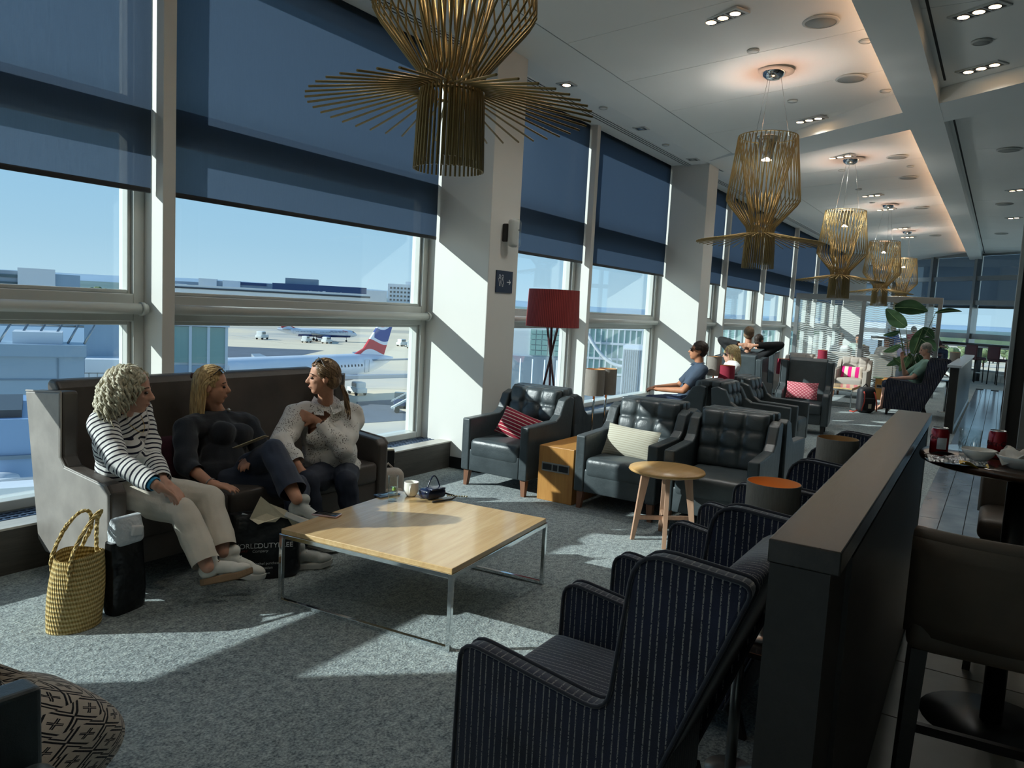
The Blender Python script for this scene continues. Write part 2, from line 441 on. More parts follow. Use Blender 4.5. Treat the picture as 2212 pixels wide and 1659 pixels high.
# the skewed cross beam and the long beam
b = MB(); b.hexa([V(beam_x(-8)-HW, -8, ZC), V(beam_x(-8)+HW, -8, ZC), V(beam_x(4.1)+HW, 4.1, ZC), V(beam_x(4.1)-HW, 4.1, ZC)] +
                 [V(beam_x(-8)-HW, -8, 4.5), V(beam_x(-8)+HW, -8, 4.5), V(beam_x(4.1)+HW, 4.1, 4.5), V(beam_x(4.1)-HW, 4.1, 4.5)])
b.build('cross_beam', CEILM, CE)
MB().bb(-14, 33, .80, 1.08, ZC-.004, 4.5).build('long_beam', CEILM, CE)
lb = MB().bb(-14, 33, 1.08, 1.17, ZC-.002, ZC+.018).build('cove_lip', CEILM, CE)
for a_, b_ in ((-6, 9.1), (10.6, 29.3)): MB().bb(a_, b_, .735, .757, 4.117, 4.125).build('gap', GAPM, CE)
COVE = emit('cove strip', '#ffc79a', 9.)
MB().bb(-14, beam_x(1.1)-HW-.03, 1.10, 1.115, ZC+.02, ZC+.03).build('cove_strip', COVE, CE)
MB().bb(beam_x(1.1)+HW+.03, 29.5, 1.10, 1.115, ZC+.02, ZC+.03).build('cove_strip', COVE, CE)
MB().bb(-14, 34, -8, 5.1, 4.5, 4.6).build('ceiling_deck', WHITE, CE)
# slot diffuser above the windows: four white blades with dark slots
for a, b in ((-5, 5.9), (6.45, 11.9), (12.4, 28.2)):
    MB().bb(a, b, 4.36, 4.50, ZC-.002, ZC+.03).build('slot_recess', GAPM, CE)
    for i in range(4): MB().bb(a, b, 4.352 + i*.044, 4.374 + i*.044, ZC-.006, ZC+.01).build('slot_blade', CEILM, CE)

# ------------------------------------------------------------------ other walls
WDARK = mat('brown wall', '#4a423b', .6, var=.08, scale=3)
struct(MB().bb(-14.1, -14, -8, 5, 0, 4.5).build('wall_back', WHITE))
struct(MB().bb(-14, end_x(-8)+.5, -8.1, -8, 0, 4.5).build('wall_right', mat('taupe wall', '#8a8580', .6)))
# glazed end wall, skewed
ang = math.atan2(1., .9)
EW = struct(MB().bb(-13.2, -.06, 0, .18, 0, .28).build('wall_end', FRAME, loc=(end_x(4.95), 4.95, 0), rz=ang+0*PI))
ef = MB(); L = 13.2
for x in [-.14, -1.9, -3.75, -5.6, -7.4, -9.2, -11, -12.9]: ef.bb(x, x+.11, -.05, .2, .28, ZC+.3)
for za, zb in ((.28, .34), (1.32, 1.5), (2.45, 2.6), (3.25, 3.4), (ZC+.1, ZC+.3)): ef.bb(-12.9, -.06, .0, .15, za, zb)
ef.build('window_frame', METAL, EW)
for i, x in enumerate([-1.9, -3.75, -5.6, -7.4, -9.2, -11, -12.9]):
    w = [1.76, 1.85, 1.85, 1.8, 1.8, 1.8, 1.9][i] - .11
    for za, zb in ((.34, 1.32), (1.5, 2.45), (2.6, 3.25), (3.4, ZC+.1)): MB().bb(x+.11, x+.11+w, .08, .088, za, zb).build('pane', PANE, EW)
for i, x in enumerate([-1.9, -3.75, -5.6, -7.4]):
    w = [1.76, 1.85, 1.85, 1.8][i] - .11
    t = thing('roller_blind', 'blue-grey roller blind on the glazed end wall behind the bar counter', 'blind', (0, 0, 0), group='roller blinds on the end wall')
    MB().bb(x+.13, x+.09+w, -.03, -.027, 2.42, ZC+.1).build('fabric', BLIND, t); MB().bb(x+.13, x+.09+w, -.036, -.02, 2.34, 2.42).build('bottom_bar', BBAR, t)
    t.location = (end_x(4.95), 4.95, 0); t.rotation_euler = (0, 0, ang)
# dark wall end with metal trims at the right
WE = struct(MB().bb(6.6, 6.9, -2.2, -.075, 0, 4.1).build('wall_doorway', wood('doorway wood', '#241f1b', '#2f2a25', .4, axis=2)))
MB().bb(6.56, 6.62, -.085, -.052, 0, 4.1).build('trim', METAL, WE, bevel=.004)
MB().bb(6.57, 6.6, -.245, -.165, 0, 4.1).build('trim', METAL, WE, bevel=.004)
MB().bb(6.57, 6.6, -2.2, -1.9, 0, 4.1).build('trim', METAL, WE, bevel=.004)

# ------------------------------------------------------------------ low partitions
PZ = 1.15
LOWP = thing('low_partition', 'dark wood low partition wall with a worktop, between navy chairs and bar table', 'partition', (0, 0, 0))
def pyi(x): return .365 + (x-1.60)*.0235
def pyo(x): return .228 + (x-1.60)*.0160
def pbox(x0, x1, i0, i1, z0, z1): return MB().hexa([V(x, y, z) for z in (z0, z1) for x, y in ((x0, pyo(x0)+i0), (x1, pyo(x1)+i0), (x1, pyi(x1)-i1), (x0, pyi(x0)-i1))])
pbox(1.62, 4.58, .02, .012, 0, PZ-.05).build('panel', DARKW, LOWP)
pbox(1.60, 4.62, -.005, 0., PZ-.05, PZ).build('worktop', DARKT, LOWP, bevel=.003)
pbox(1.60, 1.62, .012, .006, 0, PZ-.05).build('end_panel', DARKW, LOWP)
pbox(4.58, 4.595, .004, .01, 0, PZ-.05).build('end_trim', METAL, LOWP)
MB().hexa([V(x, pyo(x)+d, z) for z in (.0, PZ-.09) for x, d in ((1.9, .008), (4.58, .008), (4.58, .02), (1.9, .02))]).build('side_panel', DARKW, LOWP)
P2 = thing('low_partition', 'far dark low partition with a pale worktop beside the tiled walkway', 'partition', (0, 0, 0))
MB().bb(13.5, 19.8, .50, .62, 0, 1.02).build('panel', DARKW, P2)
MB().bb(13.45, 19.85, .47, .66, 1.02, 1.06).build('worktop', mat('pale worktop', '#b9c2c8', .25), P2, bevel=.003)
MB().bb(13.492, 13.5, .49, .5, 0, 1.02).bb(13.5, 19.8, .49, .5, 0, .12).build('edge_trim', METAL, P2)
# ------------------------------------------------------------------ furniture materials
BLK = leather('black leather', '#3f474a', .34, .3)
BRN = leather('brown leather', '#4b443e', .42, .18)
TAUPE = leather('taupe leather', '#8f8a84', .42, .08)
GRY = leather('dark grey leather', '#4a5154', .42, .2)
BEIGE = mat('beige upholstery', '#a39a90', .8, var=.05, scale=10, bump=.3, bscale=200)
LEGW = wood('chair leg wood', '#6b4633', '#8c6248', .45, axis=2)
VENEER = wood('maple veneer', '#c09a66', '#dbbd8c', .26, axis=0, coat=.5)
OAK = wood('oak veneer', '#a8743b', '#c4924f', .38, axis=2)
ROUNDW = wood('round table oak', '#b08850', '#cba46c', .32, axis=0)
RLEG = wood('round table legs', '#a9836a', '#c4a086', .45, axis=2)
def stripe_mat(name, axis):
    m, t, b = base(name, '#1d2233', .85, spec=.2, sheen=.5)
    c = t.new('TexCoord'); sp = t.new('SeparateXYZ'); t.link(c.outputs['Object'], sp.inputs[0])
    u = t.math('DIVIDE', sp.outputs[axis], .042)
    fr = t.math('FRACT', t.math('ADD', u, 50.))
    def line(p): return t.math('LESS_THAN', t.math('ABSOLUTE', t.math('SUBTRACT', fr, p)), .045)
    ln = t.math('MAXIMUM', line(.25), line(.68))
    n = t.noise(t.coord('Object'), 240, 3)
    ln = t.math('MULTIPLY', ln, t.math('GREATER_THAN', n, .44))
    base_c = t.ramp(t.noise(t.coord('Object'), 7, 4), [(.3, lin('#131726')), (.7, lin('#232941'))])
    t.link(t.mix(ln, base_c, lin('#8d8a86')), b.inputs['Base Color'])
    t.link(t.bump(t.math('ADD', t.math('MULTIPLY', n, .4), t.math('MULTIPLY', ln, -.6)), .4, .004), b.inputs['Normal']); return m
STRY, STRX = stripe_mat('navy stripe side', 1), stripe_mat('navy stripe front', 0)
NAVY = mat('navy piping', '#181c2a', .8, sheen=.4)

def tufted(w, h, d, nx=3, nz=3, dep=.022):
    """buttoned cushion in the XZ plane, front at -Y: grid front with creases, closed back"""
    b = MB(); nu, nv = 36, 30
    def front(u, v):
        x, z = (u-.5)*w, v*h
        ex, ez = min(u, 1-u)*w, min(v, 1-v)*h
        r = .045; e_ = 0
        for q in (ex, ez):
            if q < r: e_ += r - math.sqrt(max(0, r*r-(r-q)**2))
        cx = min(abs(u-i/nx)*w for i in range(1, nx)) if nx > 1 else 9
        cz = min(abs(v-i/nz)*h for i in range(1, nz)) if nz > 1 else 9
        g = .55*math.exp(-(cx/.010)**2) + .55*math.exp(-(cz/.010)**2) + 1.6*math.exp(-((cx*cx+cz*cz)/.03**2)) + .35*math.exp(-(cx/.03)**2) + .35*math.exp(-(cz/.03)**2)
        bulge = .014*math.sin(PI*min(1, max(0, u)))*math.sin(PI*v)
        return (x, -d - bulge + min(e_, d) + min(dep*1.5, dep*g), z)
    b.surf(front, nu, nv)
    n0 = len(b.v)
    ring = [i for i in range(nu+1)] + [j*(nu+1)+nu for j in range(1, nv+1)] + [nv*(nu+1)+i for i in range(nu-1, -1, -1)] + [j*(nu+1) for j in range(nv-1, 0, -1)]
    b.add([(b.v[i][0], 0, b.v[i][2]) for i in ring], [])
    k = len(ring)
    for i in range(k): b.f.append([ring[i], n0+i, n0+(i+1) % k, ring[(i+1) % k]]); b.m.append(0); b.sm.append(True)
    b.f.append([n0+i for i in reversed(range(k))]); b.m.append(0); b.sm.append(False)
    return b
def leg_taper(b, x, y, z0, z1, r0, r1, dx=0, dy=0):
    b.hexa([V(x+dx-r1, y+dy-r1, z0), V(x+dx+r1, y+dy-r1, z0), V(x+dx+r1, y+dy+r1, z0), V(x+dx-r1, y+dy+r1, z0), V(x-r0, y-r0, z1), V(x+r0, y-r0, z1), V(x+r0, y+r0, z1), V(x-r0, y+r0, z1)]); return b
def armchair(name, label, lm, legm=None, group=None, w=.70):
    t = thing(name, label, 'armchair', group=group); legm = legm or LEGW
    aw = .085; hw = w/2; d0, d1 = -.39, .36
    prof = [(d0, .14), (d1-.06, .14), (d1, .80), (d1-.07, .82), (.20, .79), (.13, .66), (.06, .615), (d0, .60)]
    for sx in (-1, 1):
        xa, xb = (hw-aw, hw) if sx > 0 else (-hw, -hw+aw)
        MB().prism(prof, xa, xb, 'x').build('arm', lm, t, bevel=.014, seg=3)
    MB().rbox((0, d0+.03, .235), (w-2*aw-.004, .05, .19), .012, 2).build('front_panel', lm, t)
    MB().bb(-hw+aw+.002, hw-aw-.002, d0+.05, .22, .16, .25).build('base', lm, t)
    MB().rbox((0, -.085, .345), (w-2*aw-.008, .62, .165), .045, 3, puff=lambda x, y, z: (0, 0, .016*(1-x*x)*(1-y*y) if z > 0 else 0)).build('seat_cushion', lm, t)
    bc = tufted(w-2*aw-.006, .46, .13); o = bc.build('back_cushion', lm, t); o.location = (0, .24, .40); o.rotation_euler = (math.radians(-12), 0, 0)
    MB().hexa([V(-hw+aw, .20, .25), V(hw-aw, .20, .25), V(hw-aw, .345, .25), V(-hw+aw, .345, .25), V(-hw+aw, .30, .80), V(hw-aw, .30, .80), V(hw-aw, .36, .80), V(-hw+aw, .36, .80)]).build('back_panel', lm, t)
    MB().rbox((0, .325, .835), (w-2*aw+.03, .10, .075), .018, 2).build('headrest', lm, t)
    for sx in (-1, 1):
        for sy in (0, 1):
            b = MB(); leg_taper(b, sx*(hw-.05), d0+.05 if sy == 0 else d1-.12, 0, .15, .028, .017, dx=sx*.008, dy=-.012 if sy == 0 else .03); b.build('leg', legm, t)
    return t
def wing_sofa(name, label, cat, w, nseat, inner, outer, group=None, legh=.13, legm=None, H=1.03, d0=-.40, d1=.40):
    t = thing(name, label, cat, group=group); hw = w/2; aw = .10
    arm = [(d0, legh), (d1-.20, legh), (d1-.12, legh+.06), (d1, H-.03), (d1-.36, H), (d1-.355, .68), (d1-.40, .635), (d0+.04, .60), (d0, .56)]
    for sx in (-1, 1):
        xa, xb = (hw-aw, hw-.012) if sx > 0 else (-hw+.012, -hw+aw)
        MB().prism(arm, xa, xb, 'x').build('arm', inner, t, bevel=.016, seg=3)
        xo = (hw-.014, hw) if sx > 0 else (-hw, -hw+.014)
        ap = MB().prism([(a_*.985+.004, b_*.99+.004) for a_, b_ in arm], xo[0], xo[1], 'x').build('side_panel', outer, t, bevel=.006)
        pts = [V(sx*(hw-.006), a_, b_) for a_, b_ in arm[3:]]
        MB().tube(pts, .006, 6).build('piping', outer, ap)
    MB().prism([(d1-.27, .2), (d1-.13, .2), (d1-.02, H+.01), (d1-.05, H+.035), (d1-.12, H+.03), (d1-.15, H-.01)], -hw+aw, hw-aw, 'x').build('back', inner, t, bevel=.02, seg=3)
    iw = (w-2*aw)/nseat
    for i in range(nseat):
        x = -hw+aw+iw*(i+.5)
        so_ = MB().rbox((x, -.09, .365), (iw-.006, .62, .15), .035, 3, puff=lambda x, y, z: (0, 0, .014*(1-x*x)*(1-y*y) if z > 0 else 0)).build('seat_cushion', inner, t)
    MB().rbox((0, -.07, .225), (w-2*aw+.0, .62, .15), .015, 2).build('base', inner, t)
    for sx in (-1, 1):
        for sy in (0, 1):
            b = MB(); leg_taper(b, sx*(hw-.07), d0+.06 if sy == 0 else d1-.28, 0, legh+.02, .03, .02, dy=-.01 if sy == 0 else .04); b.build('leg', legm or DARKW, t)
    return t
def smooth_poly(pts, r=.05, n=4):
    out = []; k = len(pts)
    for i in range(k):
        p, a, b = Vector(pts[i][:2]), Vector(pts[i-1][:2]), Vector(pts[(i+1) % k][:2])
        rr = pts[i][2] if len(pts[i]) > 2 else r
        if rr <= 0: out.append((p.x, p.y)); continue
        da, db = (a-p), (b-p); rr = min(rr, da.length*.45, db.length*.45); s0, s1 = p+da.normalized()*rr, p+db.normalized()*rr
        for j in range(n+1):
            u = j/n; q = s0*(1-u)**2 + p*2*u*(1-u) + s1*u*u; out.append((q.x, q.y))
    return out
def navy_chair(name, label, group=None):
    """striped wing chair; front at -Y"""
    t = thing(name, label, 'armchair', group=group); hw = .345; th = .06
    side = smooth_poly([(-.37, .10, .02), (.13, .10, .02), (.465, .985, .04), (.165, 1.01, .09), (.115, .555, .07), (-.36, .625, .07)], n=5)
    for sx in (-1, 1):
        xa, xb = (hw-th, hw) if sx > 0 else (-hw, -hw+th)
        p = MB().prism(side, xa, xb, 'x', smooth=True).build('side_panel', STRY, t, bevel=.012, seg=2)
        for xx in (xa, xb): 
            MB().tube([V(xx, a, b) for a, b in side[10:]+side[:3]], .006, 6).build('piping', NAVY, p)
    bp = smooth_poly([(.05, .28, .02), (.11, .30, .02), (.19, .62, .1), (.325, .945, .06), (.445, .955, .05), (.33, .66, .1), (.14, .2, .03), (.05, .2, .02)], n=5)
    MB().prism(bp, -hw+th-.002, hw-th+.002, 'x', smooth=True).build('backrest', STRX, t)
    MB().rbox((0, -.11, .37), (2*hw-2*th-.006, .54, .13), .04, 3, puff=lambda x, y, z: (0, 0, .012*(1-x*x)*(1-y*y) if z > 0 else 0)).build('seat_cushion', STRX, t)
    MB().rbox((0, -.09, .21), (2*hw-2*th-.004, .54, .19), .015, 2).build('base', STRX, t)
    for sx in (-1, 1):
        for sy in (0, 1):
            bb_ = MB(); leg_taper(bb_, sx*(hw-.05), -.31 if sy == 0 else .15, 0, .12, .024, .014, dy=-.01 if sy == 0 else .05); bb_.build('leg', DARKW, t)
    return t
def cushion(name, label, w, h, d, m, loc, rot, group=None):
    def fn(u, v): return None
    b = MB(); n = 14
    def shell(sg):
        def f_(u, v):
            x, z = (u-.5)*w, (v-.5)*h; k = (1-(2*u-1)**6)*(1-(2*v-1)**6)
            pin = 1-.06*(abs(2*u-1)**2*(1-abs(2*v-1)**2)*0)
            sx = 1 - .05*(1-(2*v-1)**2)*(abs(2*u-1)**4); sz = 1 - .07*(1-(2*u-1)**2)*(abs(2*v-1)**4)
            bump = math.sqrt(max(0, math.sin(PI*u)*math.sin(PI*v)))
            return (x*sx, sg*d/2*bump, z*sz)
        return f_
    b.surf(shell(-1), n, n); b.surf(lambda u, v: shell(1)(1-u, v), n, n)
    o = b.build(name, m, loc=loc); o.rotation_euler = rot
    return tag(o, label, 'cushion', group)

# ------------------------------------------------------------------ sofa, coffee table
SOFA = wing_sofa('sofa', 'brown leather wing-back sofa with taupe sides in front of the window', 'sofa', 2.07, 3, BRN, TAUPE, d0=-.40, d1=.42)
SOFA.location = (3.115, 4.06, 0)
tang = math.radians(5.6)
T = thing('coffee_table', 'square maple coffee table with chrome legs in front of the sofa', 'table', (3.205, 2.575, 0), tang)
tw = .515
MB().bb(-tw-.004, tw+.004, -tw-.004, tw+.004, .366, .392).build('tabletop', VENEER, T, bevel=.003)
for sx in (-1, 1):
    for sy in (-1, 1): MB().bb(sx*tw-.011, sx*tw+.011, sy*tw-.011, sy*tw+.011, 0, .366).build('leg', CHROME, T, bevel=.002)
for sy in (-1, 1): MB().bb(-tw+.011, tw-.011, sy*tw-.011, sy*tw+.011, .344, .366).build('top_rail', CHROME, T, bevel=.002)
for sx in (-1, 1):
    MB().bb(sx*tw-.011, sx*tw+.011, -tw+.011, tw-.011, .344, .366).build('top_rail', CHROME, T, bevel=.002)
    MB().bb(sx*tw-.011, sx*tw+.011, -tw+.011, tw-.011, 0, .02).build('floor_rail', CHROME, T, bevel=.002)

# ------------------------------------------------------------------ black armchairs: two rows back to back
RZ_MX, RZ_PX, RZ_PY, RZ_MY = -PI/2, PI/2, PI, 0.      # rotations so that the front (-Y) faces -X, +X, +Y, -Y
GA = 'black leather armchairs'
A0 = armchair('leather_armchair', 'black leather armchair with a red striped cushion, against the white column', BLK, group=GA)
A0.location = (5.80, 3.575, 0); A0.rotation_euler = (0, 0, RZ_MX - .03)
dup(A0, (5.82, 2.455, 0), RZ_MX - .0, 'black leather armchair holding the pale ribbed cushion, right of the socket box', GA)
dup(A0, (5.77, 1.70, 0), RZ_MX + .04, 'empty black leather armchair behind the round oak side table', GA)
dup(A0, (6.57, 3.60, 0), RZ_PX, 'black leather armchair backed onto the red-cushion armchair, by the red lamp', GA)
dup(A0, (6.57, 2.455, 0), RZ_PX, 'black leather armchair backed onto the pale-cushion armchair', GA)
dup(A0, (6.55, 1.70, 0), RZ_PX, 'black leather armchair backed onto the empty armchair at the round table', GA)

# socket box between the armchairs
B = thing('side_box', 'oak box side table with a socket strip between two black armchairs', 'side table', (5.80, 3.0, 0))
MB().bb(-.33, .33, -.165, .165, 0, .46).build('body', OAK, B, bevel=.004)
pn = MB().bb(-.336, -.33, -.13, .13, .25, .325).build('socket_panel', METAL, B, bevel=.002)
SOCK = mat('socket black', '#17181a', .5)
for y0, y1 in ((.035, .12), (-.018, .022), (-.12, -.034)): MB().bb(-.339, -.336, y0, y1, .263, .312).build('socket', SOCK, pn)
# round side table
RT = thing('round_table', 'small round oak side table with splayed legs and cross stretcher', 'side table', (5.10, 1.90, 0))
MB().lathe([(0, .495), (.262, .495), (.268, .502), (.262, .515), (0, .515)], n=48).build('tabletop', ROUNDW, RT)
MB().lathe([(0, .47), (.17, .47), (.17, .495), (0, .495)], n=32).build('apron', RLEG, RT)
for a in (math.radians(130), math.radians(205), math.radians(285), math.radians(25)):
    c_, s_ = math.cos(a), math.sin(a)
    b = MB(); p0, p1 = V(c_*.15, s_*.15, .49), V(c_*.22, s_*.22, 0); sd_ = V(-s_, c_, 0)*.014; rd = V(c_, s_, 0)
    b.hexa([p1-sd_-rd*.012, p1+sd_-rd*.012, p1+sd_+rd*.012, p1-sd_+rd*.012, p0-sd_-rd*.03, p0+sd_-rd*.03, p0+sd_+rd*.03, p0-sd_+rd*.03]); b.build('leg', RLEG, RT)
for a in (math.radians(130), math.radians(205)):
    c_, s_ = math.cos(a), math.sin(a); MB().box((0, 0, .16), (.40, .02, .028), (0, 0, a)).build('stretcher', RLEG, RT)

# ------------------------------------------------------------------ navy striped chairs along the partition
GN = 'navy striped chairs along the partition'
N0 = navy_chair('striped_armchair', 'navy pinstriped wing chair beside the end of the dark partition', GN)
N0.location = (2.10, .885, 0); N0.rotation_euler = (0, 0, RZ_PY)
dup(N0, (3.155, .885, 0), RZ_PY, 'navy pinstriped wing chair between the two grey-shaded table lamps', GN)
dup(N0, (4.25, .90, 0), RZ_PY, 'navy pinstriped wing chair past both lamps, near the far end of the partition', GN)

# ------------------------------------------------------------------ lamps
GREYSH = mat('grey lamp fabric', '#8b857d', .9, var=.12, scale=30, stretch=(6, 6, .6), bump=.4, bscale=120)
REDSH = mat('red lamp fabric', '#8c2338', .9, var=.08, scale=30, bump=.3, bscale=120)
SHIN = mat('shade lining', '#c79a63', .7)
BULB = emit('warm bulb', '#ffb066', 3.5); BULBOFF = mat('bulb off', '#d8d4cc', .4)
def shade(b, r, z0, z1, n=36, r1=None):
    r1 = r1 or r
    b.cur = 0; b.lathe([(r, z0), (r1, z1), (r1-.003, z1), (r-.003, z0), (r, z0)], n=n); return b
def table_lamp(name, label, h0, h, r, sm, group=None, lit=14., pole=.008, base_r=.07):
    t = thing(name, label, 'lamp', group=group)
    MB().lathe([(0, 0), (base_r, 0), (base_r, .012), (.012, .018), (0, .018)], n=24).build('base', METAL, t)
    MB().cyl((0, 0, .018), (0, 0, h0+h*.45), pole, n=10).build('pole', CHROME, t)
    b = MB(); b.lathe([(r, h0), (r, h0+h)], n=40); b.cur = 1; b.lathe([(r-.003, h0+h), (r-.003, h0)], n=40); b.cur = 0
    b.lathe([(r-.003, h0), (r, h0)], n=40); b.lathe([(r, h0+h), (r-.003, h0+h)], n=40)
    sh = b.build('lamp_shade', [sm, SHIN], t)
    sp = MB()
    for a in (0, 2*PI/3, 4*PI/3): sp.cyl((0, 0, h0+h*.4), (math.cos(a)*(r-.003), math.sin(a)*(r-.003), h0+h*.4), .002, n=6)
    sp.build('spider', CHROME, sh)
    MB().ell((0, 0, h0+h*.5), (.022, .022, .035), 10, 7).build('bulb', BULB, t)
    return t
def small_table(name, label, loc, w, h, group=None):
    t = thing(name, label, 'side table', loc, group=group)
    MB().bb(-w/2, w/2, -w/2, w/2, h-.02, h).build('tabletop', DARKT, t, bevel=.003); MB().cyl((0, 0, .012), (0, 0, h-.02), .02, n=12).build('leg', METAL, t); MB().lathe([(0, 0), (w*.4, 0), (w*.4, .01), (0, .014)], n=24).build('base', METAL, t); return t
GL = 'grey table lamps by the partition'
small_table('lamp_table', 'small dark lamp table between the first two navy pinstriped chairs', (2.615, .66, 0), .22, .5, 'lamp tables by the partition')
small_table('lamp_table', 'small dark lamp table between the last two navy pinstriped chairs', (3.705, .66, 0), .22, .5, 'lamp tables by the partition')
L0 = table_lamp('table_lamp', 'grey drum table lamp glowing orange inside, between navy chairs and partition', .34, .21, .089, GREYSH, GL)
L0.location = (2.655, .605, .5)
L1 = dup(L0, (3.70, .58, .5), 0, 'grey drum table lamp seen above the partition worktop, unlit looking', GL)
L1.scale = (1, 1, 1.06)
for ch in L1.children:
    if ch.name.startswith('bulb'): ch.data = ch.data.copy(); ch.data.materials[0] = BULBOFF
# pair of slim grey lamps behind the red-cushion armchair
small = thing('lamp_box', 'low dark box between the two back-to-back armchair rows holding two grey lamps', 'side table', (6.52, 3.0, 0))
MB().bb(-.36, .30, -.16, .16, 0, .42).build('body', DARKW, small, bevel=.004)
SL = table_lamp('table_lamp', 'grey drum lamp on a tall chrome pole behind the socket box, nearer the window', .41, .24, .09, GREYSH, 'pair of pole lamps behind the socket box', pole=.011)
p = OX(1283, 830, 6.57)
sp_ = OY(1279, 840, 3.07); SL.location = (6.27, 3.085, .42)
dup(SL, (6.47, 3.06, .42), 0, 'lit grey drum lamp on a tall pole, second of the pair behind the socket box', 'pair of pole lamps behind the socket box')
# red tripod floor lamp
def redpleat():
    m, t, b = base('red pleated shade', '#a03a38', .85); c = t.new('TexCoord'); sp = t.new('SeparateXYZ'); t.link(c.outputs['Object'], sp.inputs[0])
    an = t.math('ARCTAN2', sp.outputs[1], sp.outputs[0]); w = t.math('SINE', t.math('MULTIPLY', an, 90.))
    t.link(t.mix(t.math('ADD', t.math('MULTIPLY', w, .5), .5), lin('#7c2a2b'), lin('#a84240')), b.inputs['Base Color']); t.link(t.bump(w, .5, .006), b.inputs['Normal']); return m
FLm = redpleat()
def tripod_lamp(loc):
    t = thing('floor_lamp', 'tripod floor lamp with crossed dark legs and a red pleated drum shade', 'lamp', loc)
    b = MB(); b.lathe([(.29, 1.40), (.275, 1.80)], n=64); b.lathe([(.272, 1.80), (.287, 1.40)], n=64); b.build('lamp_shade', FLm, t)
    LM = mat('oxblood wood', '#3d1a20', .4)
    for a in (.4, 2.5, 4.6):
        c_, s_ = math.cos(a), math.sin(a); MB().tube([V(c_*.22, s_*.22, 0), V(-c_*.07, -s_*.07, 1.42)], [.011, .013], 10).build('leg', LM, t)
    MB().ell((0, 0, 1.58), (.03, .03, .05), 10, 7).build('bulb', mat('frosted bulb', '#d8d4cc', .4), t)
    MB().cyl((0, 0, 1.40), (0, 0, 1.55), .02, n=12).build('lamp_holder', BLACKP, t)
    return t
pp = OY(1146, 705, 3.95); 
tripod_lamp((7.25, 4.12, 0))
# ------------------------------------------------------------------ outside: apron, aircraft, buildings, hills
ZG = -12.5
def apron_mat():
    m, t, b = base('apron concrete', '#a89f8c', .85, spec=.2); co = t.coord('Object')
    f = t.noise(co, .012, 5, .6); g = t.noise(co, .35, 4)
    c = t.ramp(f, [(.34, lin('#a9a8a2')), (.44, lin('#cfc6b6')), (.5, lin('#e0d0b4')), (.62, lin('#eadbbe'))])
    t.link(t.mix(t.math('MULTIPLY', g, .25), c, lin('#bdb8ac')), b.inputs['Base Color']); return m
AP = struct(MB().add([(-400, 5.2, ZG), (900, 5.2, ZG), (900, 1000, ZG), (-400, 1000, ZG)], [(0, 1, 2, 3)]).add([(36, -900, ZG-.02), (900, -900, ZG-.02), (900, 5.2, ZG-.02), (36, 5.2, ZG-.02)], [(0, 1, 2, 3)]).build('apron', apron_mat()))
ASPH_SHADOW = mat('apron asphalt and shadow', '#5a6470', .9, var=.15, scale=.2)
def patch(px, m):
    b = MB(); b.add([G(x, y, ZG+.02) for x, y in px], [tuple(range(len(px)))]); return b.build('asphalt_shadow_patch', m, AP)
patch([(490, 748), (700, 757), (640, 770), (490, 772)][::-1], ASPH_SHADOW)
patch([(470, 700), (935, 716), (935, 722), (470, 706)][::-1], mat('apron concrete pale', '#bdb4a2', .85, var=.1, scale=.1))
patch([(770, 868), (925, 858), (925, 876), (860, 884), (925, 905), (770, 915)][::-1], ASPH_SHADOW)  # jetway shadow painted on the apron as a dark patch
patch([(1270, 800), (1420, 800), (1420, 815), (1270, 812)][::-1], ASPH_SHADOW)
WL = mat('apron line', '#d8d4c4', .8)
for a, b_ in (((500, 724), (620, 742)), ((620, 742), (900, 760)), ((780, 838), (925, 842))):
    p, q = G(*a, ZG+.04), G(*b_, ZG+.04); d = (q-p).normalized(); n = V(-d.y, d.x, 0)*.12
    MB().add([p-n, q-n, q+n, p+n], [(0, 1, 2, 3)]).build('apron_line', WL, AP)
GRASS = mat('airfield grass', '#5e7147', .95, var=.25, scale=.02)
far = struct(MB().add([(900, -3000, ZG-.05), (9000, -3000, ZG-.05), (9000, 9000, ZG-.05), (-3000, 9000, ZG-.05), (-3000, 1000, ZG-.05), (900, 1000, ZG-.05)], [(0, 1, 2, 3, 4, 5)]).build('farmland', GRASS))
def hills(dist, h, a0, a1, m, seed, name, label):
    rnd = random.Random(seed); n = 90; ph = [(rnd.uniform(2, 4), rnd.uniform(0, 6)), (rnd.uniform(5, 9), rnd.uniform(0, 6)), (rnd.uniform(14, 22), rnd.uniform(0, 6))]
    b = MB()
    def f_(u, v):
        a = math.radians(a0+(a1-a0)*u); e_ = h*(.62 + .25*math.sin(ph[0][0]*u*3+ph[0][1]) + .10*math.sin(ph[1][0]*u*3+ph[1][1]) + .03*math.sin(ph[2][0]*u*4+ph[2][1]))
        r = dist*(1+.45*v); return (r*math.cos(a), r*math.sin(a), ZG - 2 + e_*math.sin(PI*v)**.8)
    b.surf(f_, n, 10); o = b.build(name, m); o['kind'] = 'structure'; return o
HILLA = mat('far hazy wooded hills', '#8ba5b8', .95, var=.12, scale=.0015); HILLB = mat('nearer wooded hills', '#5f7a78', .95, var=.3, scale=.006)  # pale blue haze is put into the far range's base colour
hills(5200, 105, -25, 110, HILLA, 3, 'hill_range', ''); hills(2600, 30, -25, 110, HILLB, 9, 'hill_slope', '')

